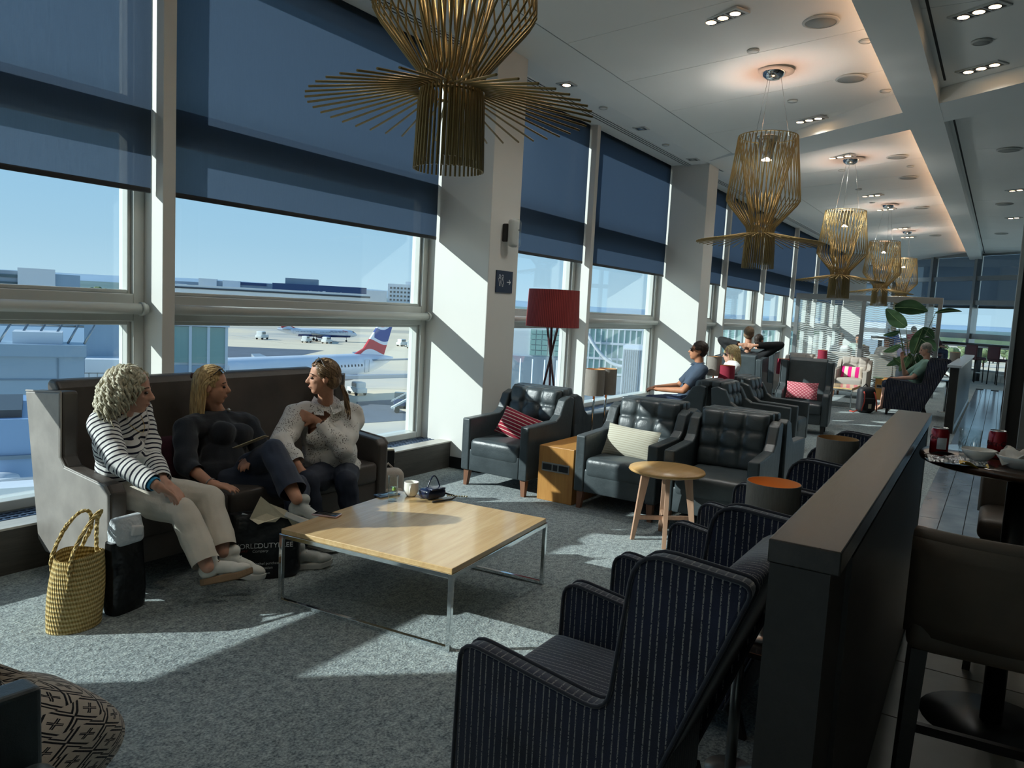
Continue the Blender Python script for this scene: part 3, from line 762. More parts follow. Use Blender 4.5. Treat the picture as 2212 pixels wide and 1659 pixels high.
# --- aircraft
PWHITE = mat('aircraft white', '#dfe3ea', .3, coat=.3); PBLUE = mat('aircraft navy', '#1c2f6b', .3, coat=.3); PRED = mat('aircraft red', '#b3202b', .35); PGREY = mat('aircraft grey', '#9aa3ad', .4, metal=.3); PDARK = mat('aircraft window', '#2a3340', .2)
TYRE = mat('tyre', '#1b1b1b', .8)
def text_mesh(name, s, size, m, parent=None, M=None, ext=.002, align='CENTER', shear=0):
    cu = bpy.data.curves.new(name, 'FONT'); cu.body = s; cu.size = size; cu.extrude = ext; cu.align_x = align; cu.align_y = 'CENTER'; cu.shear = shear
    o = bpy.data.objects.new(name, cu); COL.objects.link(o); dg = bpy.context.evaluated_depsgraph_get()
    me = bpy.data.meshes.new_from_object(o.evaluated_get(dg)); COL.objects.unlink(o); bpy.data.objects.remove(o)
    me.materials.clear(); me.materials.append(m); r = mobj(name, me, parent)
    if M is not None: r.matrix_local = M
    return r
def frame_m(o, x, y):
    """matrix with local X along x, local Y along y, at o"""
    x = Vector(x).normalized(); y = Vector(y); y = (y - x*y.dot(x)).normalized(); z = x.cross(y)
    m = Matrix.Identity(4)
    for i in range(3): m[i][0], m[i][1], m[i][2], m[i][3] = x[i], y[i], z[i], o[i]
    return m
def fin_mat():
    m, t, b = base('tail livery', '#dfe3ea', .35); c = t.new('TexCoord'); sp = t.new('SeparateXYZ'); t.link(c.outputs['Object'], sp.inputs[0])
    x, z = sp.outputs[0], sp.outputs[2]
    w = t.math('MULTIPLY', t.math('SINE', t.math('MULTIPLY', t.math('ADD', x, t.math('MULTIPLY', z, -.25)), .75)), .75)
    h = t.math('SUBTRACT', t.math('ADD', z, t.math('MULTIPLY', t.math('ADD', x, 15.), .12)), w)
    def band(a, b_): return t.math('MULTIPLY', t.math('GREATER_THAN', h, a), t.math('LESS_THAN', h, b_))
    col = t.mix(band(6.0, 7.6), lin('#dfe3ea'), lin('#bf2c35')); col = t.mix(t.math('MULTIPLY', band(8.1, 10.0), t.math('LESS_THAN', x, -14.3)), col, lin('#24408a')); col = t.mix(band(10.4, 12.5), col, lin('#bf2c35'))
    t.link(col, b.inputs['Base Color']); return m
FIN = fin_mat()
def aircraft(label, loc, rz, text=None, sc=1., ln=37.6):
    t = thing('airliner', label, 'aeroplane', loc, rz); t.scale = (sc, sc, sc)
    R_, zc, hl = 1.975, 3.9, ln/2
    st = [(-hl, .12, 1.15), (-hl+.8, .42, 1.0), (-hl+3, .98, .75), (-hl+6, 1.55, .35), (-hl+9.5, R_, 0), (hl-5.5, R_, 0), (hl-3.5, 1.78, -.08), (hl-1.8, 1.35, -.25), (hl-.7, .85, -.42), (hl-.1, .3, -.55), (hl, .04, -.58)]
    b = MB(); n = 28; vs = []
    for x, r, dz in st:
        for j in range(n): a = 2*PI*j/n; vs.append((x, r*math.cos(a), zc+dz+r*math.sin(a)))
    fs = [(i*n+j, i*n+(j+1) % n, (i+1)*n+(j+1) % n, (i+1)*n+j) for i in range(len(st)-1) for j in range(n)]
    b.add(vs, fs, True)
    for k, f_ in enumerate(b.f):
        zz = sum(b.v[i][2] for i in f_)/4; xx = sum(b.v[i][0] for i in f_)/4
        if zz < zc-.75 and -hl+8 < xx < hl-3: b.m[k] = 1
    b.build('fuselage', [PWHITE, PBLUE], t)
    def wing(root, chord0, chord1, span, sweep, z, dih, th, name, mm):
        for s in (-1, 1):
            w = MB(); rx = root
            p = [V(rx, s*1.2, z), V(rx-chord0, s*1.2, z), V(rx-sweep-chord1, s*span, z+dih), V(rx-sweep, s*span, z+dih)]
            w.hexa([q-V(0, 0, th/2) for q in p] + [q+V(0, 0, th/2) for q in p]); o = w.build(name, mm, t, bevel=.05)
    wing(3.5, 6.2, 1.6, 17.0, 8.8, 2.9, 1.5, .5, 'wing', PGREY)
    wing(-hl+6.2, 3.6, 1.3, 6.3, 3.6, 4.9, .5, .25, 'tailplane', PGREY)
    f2 = MB().prism([(-hl+8.6, 5.75), (-hl+2.3, 5.3), (-hl-.2, 11.75), (-hl+2.2, 11.75), (-hl+6.6, 6.6)], -.16, .16, 'y'); f2.build('tail_fin', FIN, t)
    for s in (-1, 1):
        e_ = MB(); e_.tube([V(4.6, s*5.75, 2.0), V(4.2, s*5.75, 2.0), V(1.8, s*5.75, 2.0), V(.4, s*5.75, 2.1)], [.98, 1.1, 1.0, .55], 18); e_.build('engine', PBLUE, t)
        for x in (-1.2,):
            g_ = MB(); g_.cyl((x, s*3.2, .6), (x, s*3.2, 2.6), .14, n=8); g_.cyl((x, s*3.2-.45, .58), (x, s*3.2+.45, .58), .58, n=16); g_.build('main_gear', TYRE, t)
        d0 = -1
    g_ = MB(); g_.cyl((hl-5.1, 0, .4), (hl-5.1, 0, 2.4), .1, n=8); g_.cyl((hl-5.1, -.3, .39), (hl-5.1, .3, .39), .39, n=14); g_.build('nose_gear', TYRE, t)
    wn = MB().box((0, 0, 0), (.24, .03, .34)).mesh('cabin_window', PDARK)
    for s in (-1, 1):
        x = -hl+8.8
        while x < hl-6:
            if not (abs(x-(-.5)) < .8): mobj('cabin_window', wn, t, (x, s*(R_-.028), zc+.42)).rotation_euler = (s*.2, 0, 0)
            x += .68 if ln > 30 else .9
        for x in (-hl+7.6, hl-5.4):
            o = MB()
            for dx, dz, w_, h_ in ((-.45, 0, .05, 1.85), (.45, 0, .05, 1.85), (0, .92, .95, .05), (0, -.92, .95, .05)): o.box((x+dx, s*(R_ + .0 if x > 0 else 1.79), zc+.25+dz), (w_, .06, h_))
            o.build('door_outline', PGREY, t)
    c_ = MB()
    for s in (-1, 1): c_.box((hl-2.1, s*.75, zc+.85), (.9, .8, .42), (0, .5, s*-.5))
    c_.build('cockpit_window', PDARK, t)
    if text: 
        for s in (1, -1):
            Mx = frame_m((hl-9.5, s*(R_+.03), zc+.95), (-s*1, 0, 0), (0, 0, 1)); text_mesh('lettering', text, .95, PBLUE, t, Mx)
            rb = MB(); rb.add([(hl-7.6, s*(R_+.01), zc+1.55), (hl-4.9, s*(R_*.985), zc+.95), (hl-4.9, s*(R_*.98), zc+.72), (hl-7.6, s*(R_+.01), zc+1.35)], [(0, 1, 2, 3)]); rb.build('ribbon', PRED, t)
    return t
pt, pl_ = DP(852, 770, 121), DP(490, 776, 95)
dirn = Vector((pl_.x-pt.x, pl_.y-pt.y, 0)).normalized(); ctr = Vector((pt.x, pt.y, 0)) + dirn*19.2
aircraft('white airliner with its union-flag tail seen behind the woman in the white blouse', (ctr.x, ctr.y, ZG), math.atan2(dirn.y, dirn.x))
a_, b_ = G(598, 733, ZG), G(772, 740, ZG); 
dr = (b_-a_); mid = (a_+b_)/2
aircraft('distant white and navy airliner parked nose right across the apron', (mid.x, mid.y, ZG), math.atan2(dr.y, dr.x)+.25, 'BRITISH AIRWAYS', sc=dr.length/37.6*1.02)

# --- buildings
BWH = mat('terminal white', '#d3dae0', .5, var=.04, scale=.2); BNV = mat('terminal navy', '#24406b', .4); BGR = mat('terminal grey', '#8b9aa8', .5, var=.06, scale=.2); BPAN = mat('cladding panel', '#8fa5b8', .4, metal=.2, var=.05, scale=.6)
BGL = mat('green glazing', '#8fb3ae', .12, spec=.8); BDK = mat('dark opening', '#3a424a', .5)
class Facade:
    """a block whose top front edge runs between two pixels at given depths; local X along the front, local Y away from the camera"""
    def __init__(s, x0, x1, yt, d0, d1, zb=ZG):
        if d0 > d1 or x0 < 1000:                     # turned so that its right end wall points away from the viewer
            s.q = DP(x1, yt, d1); n = Vector((s.q.x, s.q.y, 0)).normalized(); v = V(n.y, -n.x, 0); r = ray(x0, yt)
            k = (s.q.x*r[1]-s.q.y*r[0])/(v.x*r[1]-v.y*r[0]); s.p = s.q - v*k
        else:
            s.p = DP(x0, yt, d0); n = Vector((s.p.x, s.p.y, 0)).normalized(); v = V(n.y, -n.x, 0); r = ray(x1, yt)
            k = (s.p.x*r[1]-s.p.y*r[0])/(v.x*r[1]-v.y*r[0]); s.q = s.p - v*k
        s.q.z = s.p.z; v = s.q - s.p; s.w = v.length; s.rz = math.atan2(v.y, v.x); s.h = s.p.z - zb; s.loc = (s.p.x, s.p.y, zb)
NTB = None
def building(name, label, F, th, m):
    t = thing(name, label, 'building', F.loc, F.rz); MB().bb(0, F.w, 0, th, 0, F.h).build('wall', m, t); return t
F = Facade(588, 792, 622, 520, 540); t = building('terminal_building', 'long navy terminal building with its name in white across the apron', F, 60, BNV)
Mx = frame_m((F.w*.55, -.25, F.h-5.4), (1, 0, 0), (0, 0, 1)); text_mesh('lettering', 'North Terminal', 3.6, mat('sign white', '#eef1f4', .5), t, Mx)
MB().bb(-30, F.w+22, -9, 0, 0, F.h-13).build('podium', BGR, t); MB().bb(-60, F.w+26, -30, -9, 0, F.h-17).build('canopy', BWH, t)
for i in range(9): MB().bb(4+i*6.5, 8+i*6.5, -9.2, -9, F.h-17, F.h-14.5).build('window', BDK, t)
MB().bb(8, 30, 6, 20, F.h, F.h+4).build('roof_plant', BGR, t)
F = Facade(436, 588, 613, 560, 560); t = building('terminal_building', 'stepped white and grey terminal block left of the navy terminal', F, 40, BGR)
MB().bb(-2, 10, -3, 10, 0, F.h+1).build('stair_tower', BWH, t); MB().bb(14, 26, -2.5, 10, 0, F.h+.5).build('stair_tower', BWH, t); MB().bb(0, F.w, -12, 0, 0, F.h-9).build('podium', BWH, t); MB().bb(26, F.w-4, -1, 8, F.h-2, F.h).build('parapet', BNV, t)
for i in range(7): MB().bb(3+i*6.8, 7+i*6.8, -12.2, -12, F.h-13, F.h-11).build('window', BDK, t)
F = Facade(377, 436, 610, 600, 600); t = building('terminal_building', 'low pale terminal block at the far left of the apron view', F, 40, BGR)
MB().bb(2, 9, -3, 0, 0, F.h-2).build('stair_tower', BWH, t); MB().bb(-10, F.w, -14, 0, 0, F.h-9).build('podium', BWH, t)
F = Facade(377, 800, 636, 430, 440); t = building('terminal_pier', 'long flat white pier roof in front of the terminals', F, 18, BWH); MB().bb(0, F.w, -.4, 0, F.h-2.2, F.h-1.2).build('window_band', BDK, t)
F = Facade(838, 921, 617, 560, 565); t = building('hotel_block', 'white hotel block with a grid of dark windows', F, 18, BWH)
HWm = MB().bb(-.75, .75, -.15, .05, -.7, .7).mesh('window', BDK)
for i in range(10):
    for j in range(7): mobj('window', HWm, t, (2.3+i*(F.w-4.6)/9, 0, F.h-3-j*2.9))
MB().bb(F.w*.45, F.w*.75, 4, 12, F.h, F.h+2.2).build('roof_plant', BWH, t); MB().bb(F.w, F.w+1.4, 0, 18, 0, F.h).build('side_wall', BGR, t)
F = Facade(766, 836, 629, 640, 640); building('office_block', 'small pale office block between the navy terminal and the hotel', F, 25, BWH)
# left: panelled terminal block with jet bridge
F = Facade(-260, 182, 746, 24, 20); t = building('panelled_block', 'blue-grey panelled building beyond the sofa end of the window', F, 9, BPAN)
JO = mat('panel joint', '#6f8496', .6)
for z in (.9, 2.4, 3.9, 5.4): MB().bb(0, F.w-.6, -.02, 0, F.h-z-.02, F.h-z+.02).build('panel_joint', JO, t)
MB().bb(F.w-.62, F.w-.58, -.02, 0, 0, F.h-.35).build('panel_joint', JO, t); MB().bb(-.05, F.w+.05, -.12, 0, F.h-.3, F.h).build('coping', BPAN, t)
rl = MB()
for i in range(12): rl.cyl((i*F.w/11., .6, F.h), (i*F.w/11.+.25, .9, F.h+.5), .03, n=6)
rl.cyl((0, .9, F.h+.5), (F.w, .9, F.h+.45), .03, n=6); rl.build('roof_rail', METAL, t)
MB().bb(F.w-1.6, F.w-.5, .3, 1.2, F.h, F.h+.3).build('roof_vent', BWH, t)
F = Facade(-300, 250, 696, 38, 33); t = building('sloped_roof_block', 'pale blue block with a sloping end behind the panelled building', F, 10, BPAN)
MB().prism([(F.w, 0), (F.w+2.6, 0), (F.w+2.6, F.h-2.4), (F.w, F.h)], 0, 10, 'y').build('sloping_end', BPAN, t)
MB().prism([(F.w-1.5, F.h-2.1), (F.w+1.0, F.h-4.4), (F.w+1.0, F.h-4.25), (F.w-1.5, F.h-1.95)], -.25, -.0, 'y').build('handrail', BWH, t)
F = Facade(183, 300, 778, 34, 32); t = building('service_gantry', 'white service gantry with lattice rails beside the panelled building', F, 2, BWH)
for i in range(6): MB().bb(.15+i*.3, .19+i*.3, -.4, -.36, F.h-1.7, F.h-.5).build('rail_post', METAL, t)
MB().bb(0, F.w, -.4, -.36, F.h-.55, F.h-.5).bb(0, F.w, -.4, -.36, F.h-1.1, F.h-1.05).build('rail', METAL, t)
F = Facade(-30, 72, 905, 12.5, 12.0); t = building('roof_unit', 'pale blue rooftop plant unit with a dark cap, low outside the end window', F, 3, mat('plant unit', '#7fa0c6', .4))
MB().bb(-.1, F.w*.75, .2, 2.2, F.h, F.h+.12).build('cap', BDK, t); MB().bb(0, F.w, -.06, 0, F.h-.62, F.h-.56).build('seam', JO, t)
MB().lathe([(0, 0), (.34, 0), (.34, .9), (.30, 1.0), (0, 1.05)], n=20).build('duct', BWH, t).location = (F.w*.2, -.4, F.h-1.8)
F = Facade(-60, 80, 1034, 9.8, 9.2); t = thing('maintenance_walkway', 'white handrailed maintenance walkway just outside the left window', 'walkway', (F.loc[0], F.loc[1], 0), F.rz)
z0 = F.p.z
MB().bb(0, F.w, 0, .8, z0-1.0, z0-.93).build('deck', BWH, t)
for i in range(5): MB().cyl((i*F.w/4, 0, z0-1), (i*F.w/4, 0, z0), .03, n=8).build('post', BWH, t)
for dz in (0, -.35, -.7): MB().cyl((0, 0, z0+dz), (F.w, 0, z0+dz), .03, n=8).build('handrail', BWH, t)
MB().bb(F.w-.5, F.w, -.4, 0, z0-.7, z0).build('cabinet', BWH, t); MB().bb(F.w*.4, F.w*.6, .1, .6, ZG, z0-1).build('support', BGR, t)
# glazed bridge link
F = Facade(372, 490, 700, 30, 29); t = building('glazed_link', 'green-glazed link bridge seen left of the airliner fuselage', F, 5, mat('link white', '#c7d2d6', .4))
LG = glass('green glass', (.62, .80, .76))
for i in range(3):
    w = F.w/3; MB().bb(i*w+.05, (i+1)*w-.05, -.06, -.03, F.h-1.5, F.h-.15).build('pane', mat('green tinted panel', '#7fa39d', .1, spec=.8), t)
    MB().bb((i+1)*w-.05, (i+1)*w+.05, -.12, 0, F.h-2.9, F.h-.1).build('post', BWH, t)
MB().bb(-.1, F.w+.1, -.2, 5, F.h-.12, F.h+.05).build('roof', BWH, t)
for i in range(3): MB().bb(i*F.w/3+.05, (i+1)*F.w/3-.05, -.05, 0, F.h-2.9, F.h-1.6).build('panel', BPAN, t)
# right: white hall with a glazed bay, glazed pier with an arch, ribbed block
F = Facade(1085, 1240, 704, 95, 105); t = building('maintenance_hall', 'white hall with a square green window seen past the red lamp', F, 30, BWH)
MB().bb(0, F.w, -.3, 0, 0, F.h-3.6).build('base_wall', BGR, t)
gw = (F.w)*.40
for i in range(5):
    for j in range(5): MB().bb(gw+i*.75, gw+i*.75+.66, -.2, 0, F.h-3.4+j*.66, F.h-3.4+j*.66+.57).build('pane', BGL, t)
for i in range(6): MB().cyl((i*F.w/6+1, -2, 0), (i*F.w/6+1, -2, F.h-3.8), .12, n=8).build('post', BWH, t)
F = Facade(1262, 1440, 706, 70, 85); t = building('glazed_pier', 'glazed pier building with a white arch behind the second window pair', F, 14, BGL)
for i in range(15): MB().bb(i*F.w/14-.06, i*F.w/14+.06, -.12, 0, F.h-4.2, F.h).build('mullion', BWH, t)
for z in (0, 1.4, 2.8, 4.2): MB().bb(0, F.w, -.14, 0, F.h-z-.1, F.h-z+.1).build('transom', BWH, t)
ar = MB(); ar.tube([V(F.w*u, -.6, F.h-3.4+3.4*(2*u-1)**2) for u in [i/20 for i in range(21)]], .16, 8); ar.build('arch', BWH, t)
MB().bb(0, F.w, -.3, 0, 0, F.h-4.4).build('base_wall', BGR, t)
F = Facade(1346, 1412, 752, 34, 36); t = building('ribbed_block', 'white ribbed plant block low outside the second window pair', F, 4, BWH)
for i in range(14): MB().bb(i*F.w/14+.03, i*F.w/14+.09, -.06, 0, F.h-2.2, F.h-.05).build('rib', BGR, t)
F = Facade(1560, 1720, 708, 150, 200); t = building('glazed_pier', 'low glazed pier with red panels seen through the far windows', F, 14, BGL)
for i in range(12): MB().bb(i*F.w/11-.12, i*F.w/11+.12, -.2, 0, 0, F.h).build('mullion', BWH, t)
for i in (3, 8): MB().bb(i*F.w/11+.5, i*F.w/11+2.4, -.15, 0, 1, F.h-2).build('panel', PRED, t)
F = Facade(1860, 2010, 694, 220, 225); t = building('cargo_shed', 'long white cargo shed beyond the bar at the end windows', F, 20, BWH); MB().bb(0, F.w, -.3, 0, 0, F.h-5).build('base_wall', BGR, t)

# left horizon: terminal with dark roof and tower
F = Facade(-40, 86, 588, 140, 140); t = building('office_terminal', 'grey terminal offices with a white stair tower on the left skyline', F, 20, BGR)
for i in range(5): MB().bb(0, F.w, -.2, 0, F.h-1.2-i*1.3, F.h-.7-i*1.3).build('window_band', mat('window band', '#4a6068', .2), t)
MB().bb(F.w-3.4, F.w+2.4, -2, 3, 0, F.h+.6).build('stair_tower', BWH, t); MB().bb(F.w+2.4, F.w+6.4, -1, 3, 0, F.h-.2).build('tower_panel', BPAN, t)
MB().prism([(0, F.h-6), (4, F.h-2.5), (9, F.h-6)], -2.5, -1, 'y').build('gable', BDK, t)

# --- trees
def foliage_mat(name, a, b_):
    m, t, b = base(name, a, .9); co = t.coord('Object'); f = t.noise(co, .55, 4, .6)
    t.link(t.ramp(f, [(.35, lin(a)), (.65, lin(b_))]), b.inputs['Base Color']); t.link(t.bump(f, .8, .8), b.inputs['Normal']); return m
TREE = foliage_mat('tree foliage', '#4d6148', '#7d8b5e'); TRUNK = mat('trunk', '#5a4a3c', .9)
def tree_mesh(seed):
    rnd = random.Random(seed); b = MB()
    for i in range(16):
        a = rnd.uniform(0, 2*PI); r = rnd.uniform(0, 2.6); z = rnd.uniform(3.0, 7.2); k = rnd.uniform(1.2, 2.1)*(1-.06*z/2)
        b.ell((r*math.cos(a)*(1-.07*z), r*math.sin(a)*(1-.07*z), z), (k, k, k*.85), 8, 6)
    return b.mesh('crown', TREE)
TM = [tree_mesh(s) for s in (1, 2, 3)]; TRM = MB().cyl((0, 0, -.2), (0, 0, 4), .3, .18, n=8).mesh('trunk', TRUNK)
rnd = random.Random(5)
def tree(px, dep, s, label):
    p = DP(px, 690, dep); t = thing('tree', label, 'tree', (p.x, p.y, ZG), rnd.uniform(0, 6), 'trees beyond the airfield'); t.scale = (s, s, s)
    mobj('crown', rnd.choice(TM), t); mobj('trunk', TRM, t)
for i in range(12): tree(1262+i*15, 330+(i%3)*45, rnd.uniform(1.0, 1.5), 'round green tree beyond the glazed pier')
for i in range(10): tree(1545+i*20, 420+(i%3)*60, rnd.uniform(1.2, 1.7), 'green tree on the skyline behind the low glazed pier')
for i in range(16): tree(1870+i*22, 300+(i%3)*40, rnd.uniform(.9, 1.2), 'yellow-green tree behind the end windows')
for i in range(14): tree(92+i*15, 700+(i%3)*60, rnd.uniform(1.2, 1.6), 'dark green tree on the skyline right of the stair tower')

# --- apron vehicles
VW = mat('vehicle white', '#d9dcd8', .4); VG = mat('vehicle glass', '#54656b', .15, spec=.8); VY = mat('equipment yellow', '#c9a227', .5)
def tug(label, px, py, rz, s=1., cat='vehicle'):
    p = G(px, py, ZG); t = thing('apron_vehicle', label, cat, (p.x, p.y, ZG), rz, 'apron vehicles'); t.scale = (s, s, s)
    MB().rbox((0, 0, .85), (4.2, 1.9, .8), .12, 2).build('body', VW, t); MB().rbox((-.6, 0, 1.7), (2.0, 1.8, 1.1), .15, 2).build('cab', VW, t)
    MB().bb(-1.5, .3, -.92, .92, 1.5, 2.05).build('side_window', VG, t); MB().bb(.36, .42, -.75, .75, 1.45, 2.05).build('windscreen', VG, t)
    for x in (-1.4, 1.4):
        for y in (-.8, .8): MB().cyl((x, y-.14, .42), (x, y+.14, .42), .42, n=14).build('wheel', TYRE, t)
    return t
tug('white apron van parked behind the distant airliner tail', 566, 733, .4, 1.1)
tug('small white tug below the tailplane of the near airliner', 771, 852, 1.2, .85)
tug('white service van under the distant airliner', 662, 740, .4, .9); tug('second white service van under the distant airliner nose', 706, 742, .3, .9)
for i, (px, py, lb) in enumerate([(870, 748, 'white apron tug parked by the far stands'), (886, 752, 'white baggage tractor parked by the far stands'), (902, 746, 'white crew van parked by the far stands'), (918, 753, 'white catering van parked by the far stands')]): tug(lb, px, py, i*.7, 1.)
p = G(888, 892, ZG); t = thing('passenger_steps', 'white mobile passenger steps with blue tractor near the window column', 'vehicle', (p.x, p.y, ZG), -.9); t.scale = (.8,)*3
MB().prism([(-3.2, .8), (3.2, 4.6), (3.2, 4.3), (-3.0, .6)], -.8, .8, 'y').build('stair_flight', VW, t); MB().bb(3.2, 5, -.9, .9, 4.3, 4.5).build('platform', VW, t)
for y in (-.85, .85): MB().prism([(-3.2, 1.8), (3.2, 5.6), (5, 5.6), (5, 5.5), (3.2, 5.45), (-3.2, 1.7)], y-.04, y+.04, 'y').build('handrail', VW, t)
for x in (-2.6, 0.5, 3.4):
    for y in (-.8, .8): MB().cyl((x, y, .4), (x, y, 1.0 + max(0, x)*.6), .09, n=8).build('prop', VW, t)
for x in (-2.2, 2.8): MB().cyl((x, -1, .4), (x, 1, .4), .4, n=14).build('wheel', TYRE, t)
p = G(865, 880, ZG); t = thing('baggage_tractor', 'blue-grey baggage tractor beside the passenger steps', 'vehicle', (p.x, p.y, ZG), .6)
MB().rbox((0, 0, .8), (3, 1.5, .9), .15, 2).build('body', BNV, t); MB().bb(-1.2, -.2, -.7, .7, 1.2, 2.1).build('cab', VG, t)
for x in (-1, 1): MB().cyl((x, -.8, .4), (x, .8, .4), .4, n=12).build('wheel', TYRE, t)
for i, (px, py) in enumerate([(1138, 765), (1165, 767), (1192, 770), (1178, 778), (1150, 792), (1175, 795), (1205, 797)]):
    p = G(px, py, ZG); t = thing('ground_equipment', ['yellow ground power unit on the apron past the red lamp', 'flat grey baggage dolly on the apron past the red lamp'][i > 3], 'equipment', (p.x, p.y, ZG), .5*i, 'ground equipment past the red lamp')
    if i <= 3: MB().bb(-.8, .8, -.5, .5, .3, 1.3).build('body', VY, t); MB().cyl((.9, 0, .4), (1.6, 0, .5), .06, n=8).build('tow_bar', BDK, t)
    else: MB().bb(-1.6, 1.6, -.8, .8, .45, .6).build('bed', BGR, t); MB().cyl((1.6, 0, .5), (2.4, 0, .4), .06, n=8).build('tow_bar', BDK, t)
    for x in (-.5, .5): MB().cyl((x, -.6, .25), (x, .6, .25), .25, n=10).build('wheel', TYRE, t)
# ------------------------------------------------------------------ pendants and ceiling fittings
def CP(px, py):
    """pixel -> point on the tilted main ceiling"""
    d = ray(px, py); k = .22/2.465; a = 3.985 + 3.565*k; t = (a-EYE)/(d[2]+k*d[1]); return Vector((t*d[0], t*d[1], EYE+t*d[2]))
GOLD = mat('satin gold lacquer', '#8f7a4c', .42, metal=.35, var=.05)
PG = 'gold rod pendant lamps'
def spot(name, parent, loc, aim, energy, color, size=2.2, blend=.8, r=.03):
    l = bpy.data.lights.new(name, 'SPOT'); l.energy = energy; l.color = color; l.spot_size = size; l.spot_blend = blend; l.shadow_soft_size = r
    o = bpy.data.objects.new(name, l); COL.objects.link(o); o.parent = parent; o.location = loc
    o.rotation_euler = Vector(aim).to_track_quat('-Z', 'Y').to_euler(); return o
def pendant(label):
    """origin at the neck of the rod cage"""
    t = thing('pendant_lamp', label, 'lamp', group=PG); N = 46
    def rot_copies(name, pts, n, r=.0052, ph=0., sides=6):
        me = MB().tube(pts, r, sides).mesh(name, GOLD)
        for i in range(n):
            mobj(name, me, t, None, ph+2*PI*i/n)
    rot_copies('skirt_rod', [V(.15, .0, .005), V(.20, .02, .0), V(.64, .04, -.085)], 44)
    rot_copies('cage_rod', [V(.158, 0, -.345), V(.148, 0, -.05), V(.135, .0, .03), V(.15, .015, .08), V(.335, .05, .30), V(.36, .06, .345), V(.355, .07, .40), V(.275, .10, .985)], 44, ph=.03)
    rot_copies('inner_rod', [V(.125, 0, -.30), V(.118, 0, .02), V(.105, .02, .12), V(.26, .13, .97)], 30, ph=.05)
    MB().lathe([(.285, .985), (.295, .985), (.295, .992), (.285, .992), (.285, .985)], n=44).build('top_ring', GOLD, t)
    MB().lathe([(.128, -.01), (.136, -.01), (.136, .0), (.128, 0), (.128, -.01)], n=40).build('neck_ring', GOLD, t)
    MB().lathe([(0, .76), (.06, .76), (.085, .90), (.10, .965), (.13, .975), (.13, .985), (0, .985)], n=28).build('lamp_body', CHROME, t)
    MB().lathe([(0, .752), (.05, .752), (.05, .762), (0, .762)], n=20).build('diffuser', emit('pendant diffuser', '#ffd9ac', 6.), t)
    MB().lathe([(.04, .987), (.11, .987), (.11, .99), (.04, .99)], n=24).build('uplight', emit('pendant uplight', '#ffb98a', 5.), t)
    return t
PEND = [((2.83, 2.20, 2.545), 4.08, 'large gold rod pendant lamp hanging over the coffee table'), ((8.12, 2.21, 2.47), 4.075, 'gold rod pendant lamp hanging before the ceiling cross beam'),
        ((12.80, 2.21, 2.335), 4.075, 'gold rod pendant lamp first beyond the cross beam'), ((17.75, 2.25, 2.36), 4.07, 'gold rod pendant lamp next to last, above the glass screen'), ((22.6, 2.35, 2.40), 4.065, 'smallest-looking last gold rod pendant lamp near the end windows')]
P0 = None
for i, (loc, zc_, lb) in enumerate(PEND):
    if i == 0: P0 = pendant(lb); t = P0
    else:
        t = copy_tree(P0); t['label'] = lb
        for ch in list(t.children):
            if ch.name.startswith(('cable', 'canopy', 'ceiling_dome', 'glow')): bpy.data.objects.remove(ch)
    t.location = loc; t.rotation_euler = (0, 0, .37*i)
for i, (loc, zc_, lb) in enumerate(PEND):
    t = [o for o in bpy.data.objects if o.name.startswith('pendant_lamp') and o.get('label') == lb][0]
    h = pz(loc[1]) - loc[2]
    for k in range(3):
        a = 2*PI*k/3+.3; MB().cyl((.2*math.cos(a), .2*math.sin(a), .99), (.075*math.cos(a), .075*math.sin(a), h-.06), .0018, n=5).build('cable', METAL, t)
    MB().lathe([(0, h-.085), (.06, h-.078), (.10, h-.05), (.118, h-.012), (.118, h-.005)], n=28).build('canopy', CHROME, t)
    MB().lathe([(.118, h-.014), (.20, h-.010), (.20, h-.004)], n=32).build('canopy_ring', WHITE, t)
    spot('glow', t, (0, 0, 1.0), (0, 0, 1), 8, (1., .55, .36), 2.0, .9)
    spot('fill_glow', t, (0, 0, .62), (0, 0, 1), 26, (.97, 1., .97), 2.95, 1., .1)  # neutral fill lamp added to brighten the ceiling
    spot('downlight', t, (0, 0, .74), (0, 0, -1), 12, (1., .82, .62), 1.6, .8)

# recessed spotlights and round fittings
SPF = mat('spot frame', '#c2c6c3', .5); SPL = emit('spot lamp', '#ffd2a0', 12.); SPD = mat('spot recess', '#17191a', .5)
def triple(label, p, rz, n=3, lit=True, group='triple square spotlights in the ceiling', tilt=0., power=80):
    t = thing('recessed_spotlight', label, 'ceiling light', p, rz, group); t.rotation_euler = (tilt, 0, rz)
    w = .13; 
    MB().bb(-n*w/2-.02, n*w/2+.02, -.085, .085, -.006, .012).build('frame', SPF, t)
    for i in range(n):
        x = (i-(n-1)/2)*w
        r_ = MB().bb(x-.056, x+.056, -.06, .06, -.0075, .0).build('recess', SPD, t)
        MB().lathe([(0, -.009), (.026, -.009), (.043, -.0085), (.043, -.0078)], (x, 0, 0), n=18).build('lamp', SPL if lit else CHROME, r_)
    if lit and power: spot('beam', t, (0, 0, -.03), (0, 0, -1), power, (.97, 1., .97), 2.5, 1., .06)
    return t
TILT = -math.atan(.22/2.465)
for px, py, lb in [(1562, 36, 'triple square spotlight in the ceiling boards before the pendant with chrome canopy'), (1748, 258, 'triple square spotlight just before the ceiling cross beam'), (1815, 338, 'triple square spotlight first after the cross beam'),
                   (1882, 422, 'triple square spotlight beside the third pendant canopy'), (1912, 452, 'triple square spotlight second beyond the third pendant'), (1945, 493, 'triple square spotlight beside the fourth pendant canopy'), (1960, 512, 'small far triple spotlight before the last pendant')]:
    p = CP(px, py); triple(lb, (p.x, p.y, p.z-.006), 1.15, tilt=0)
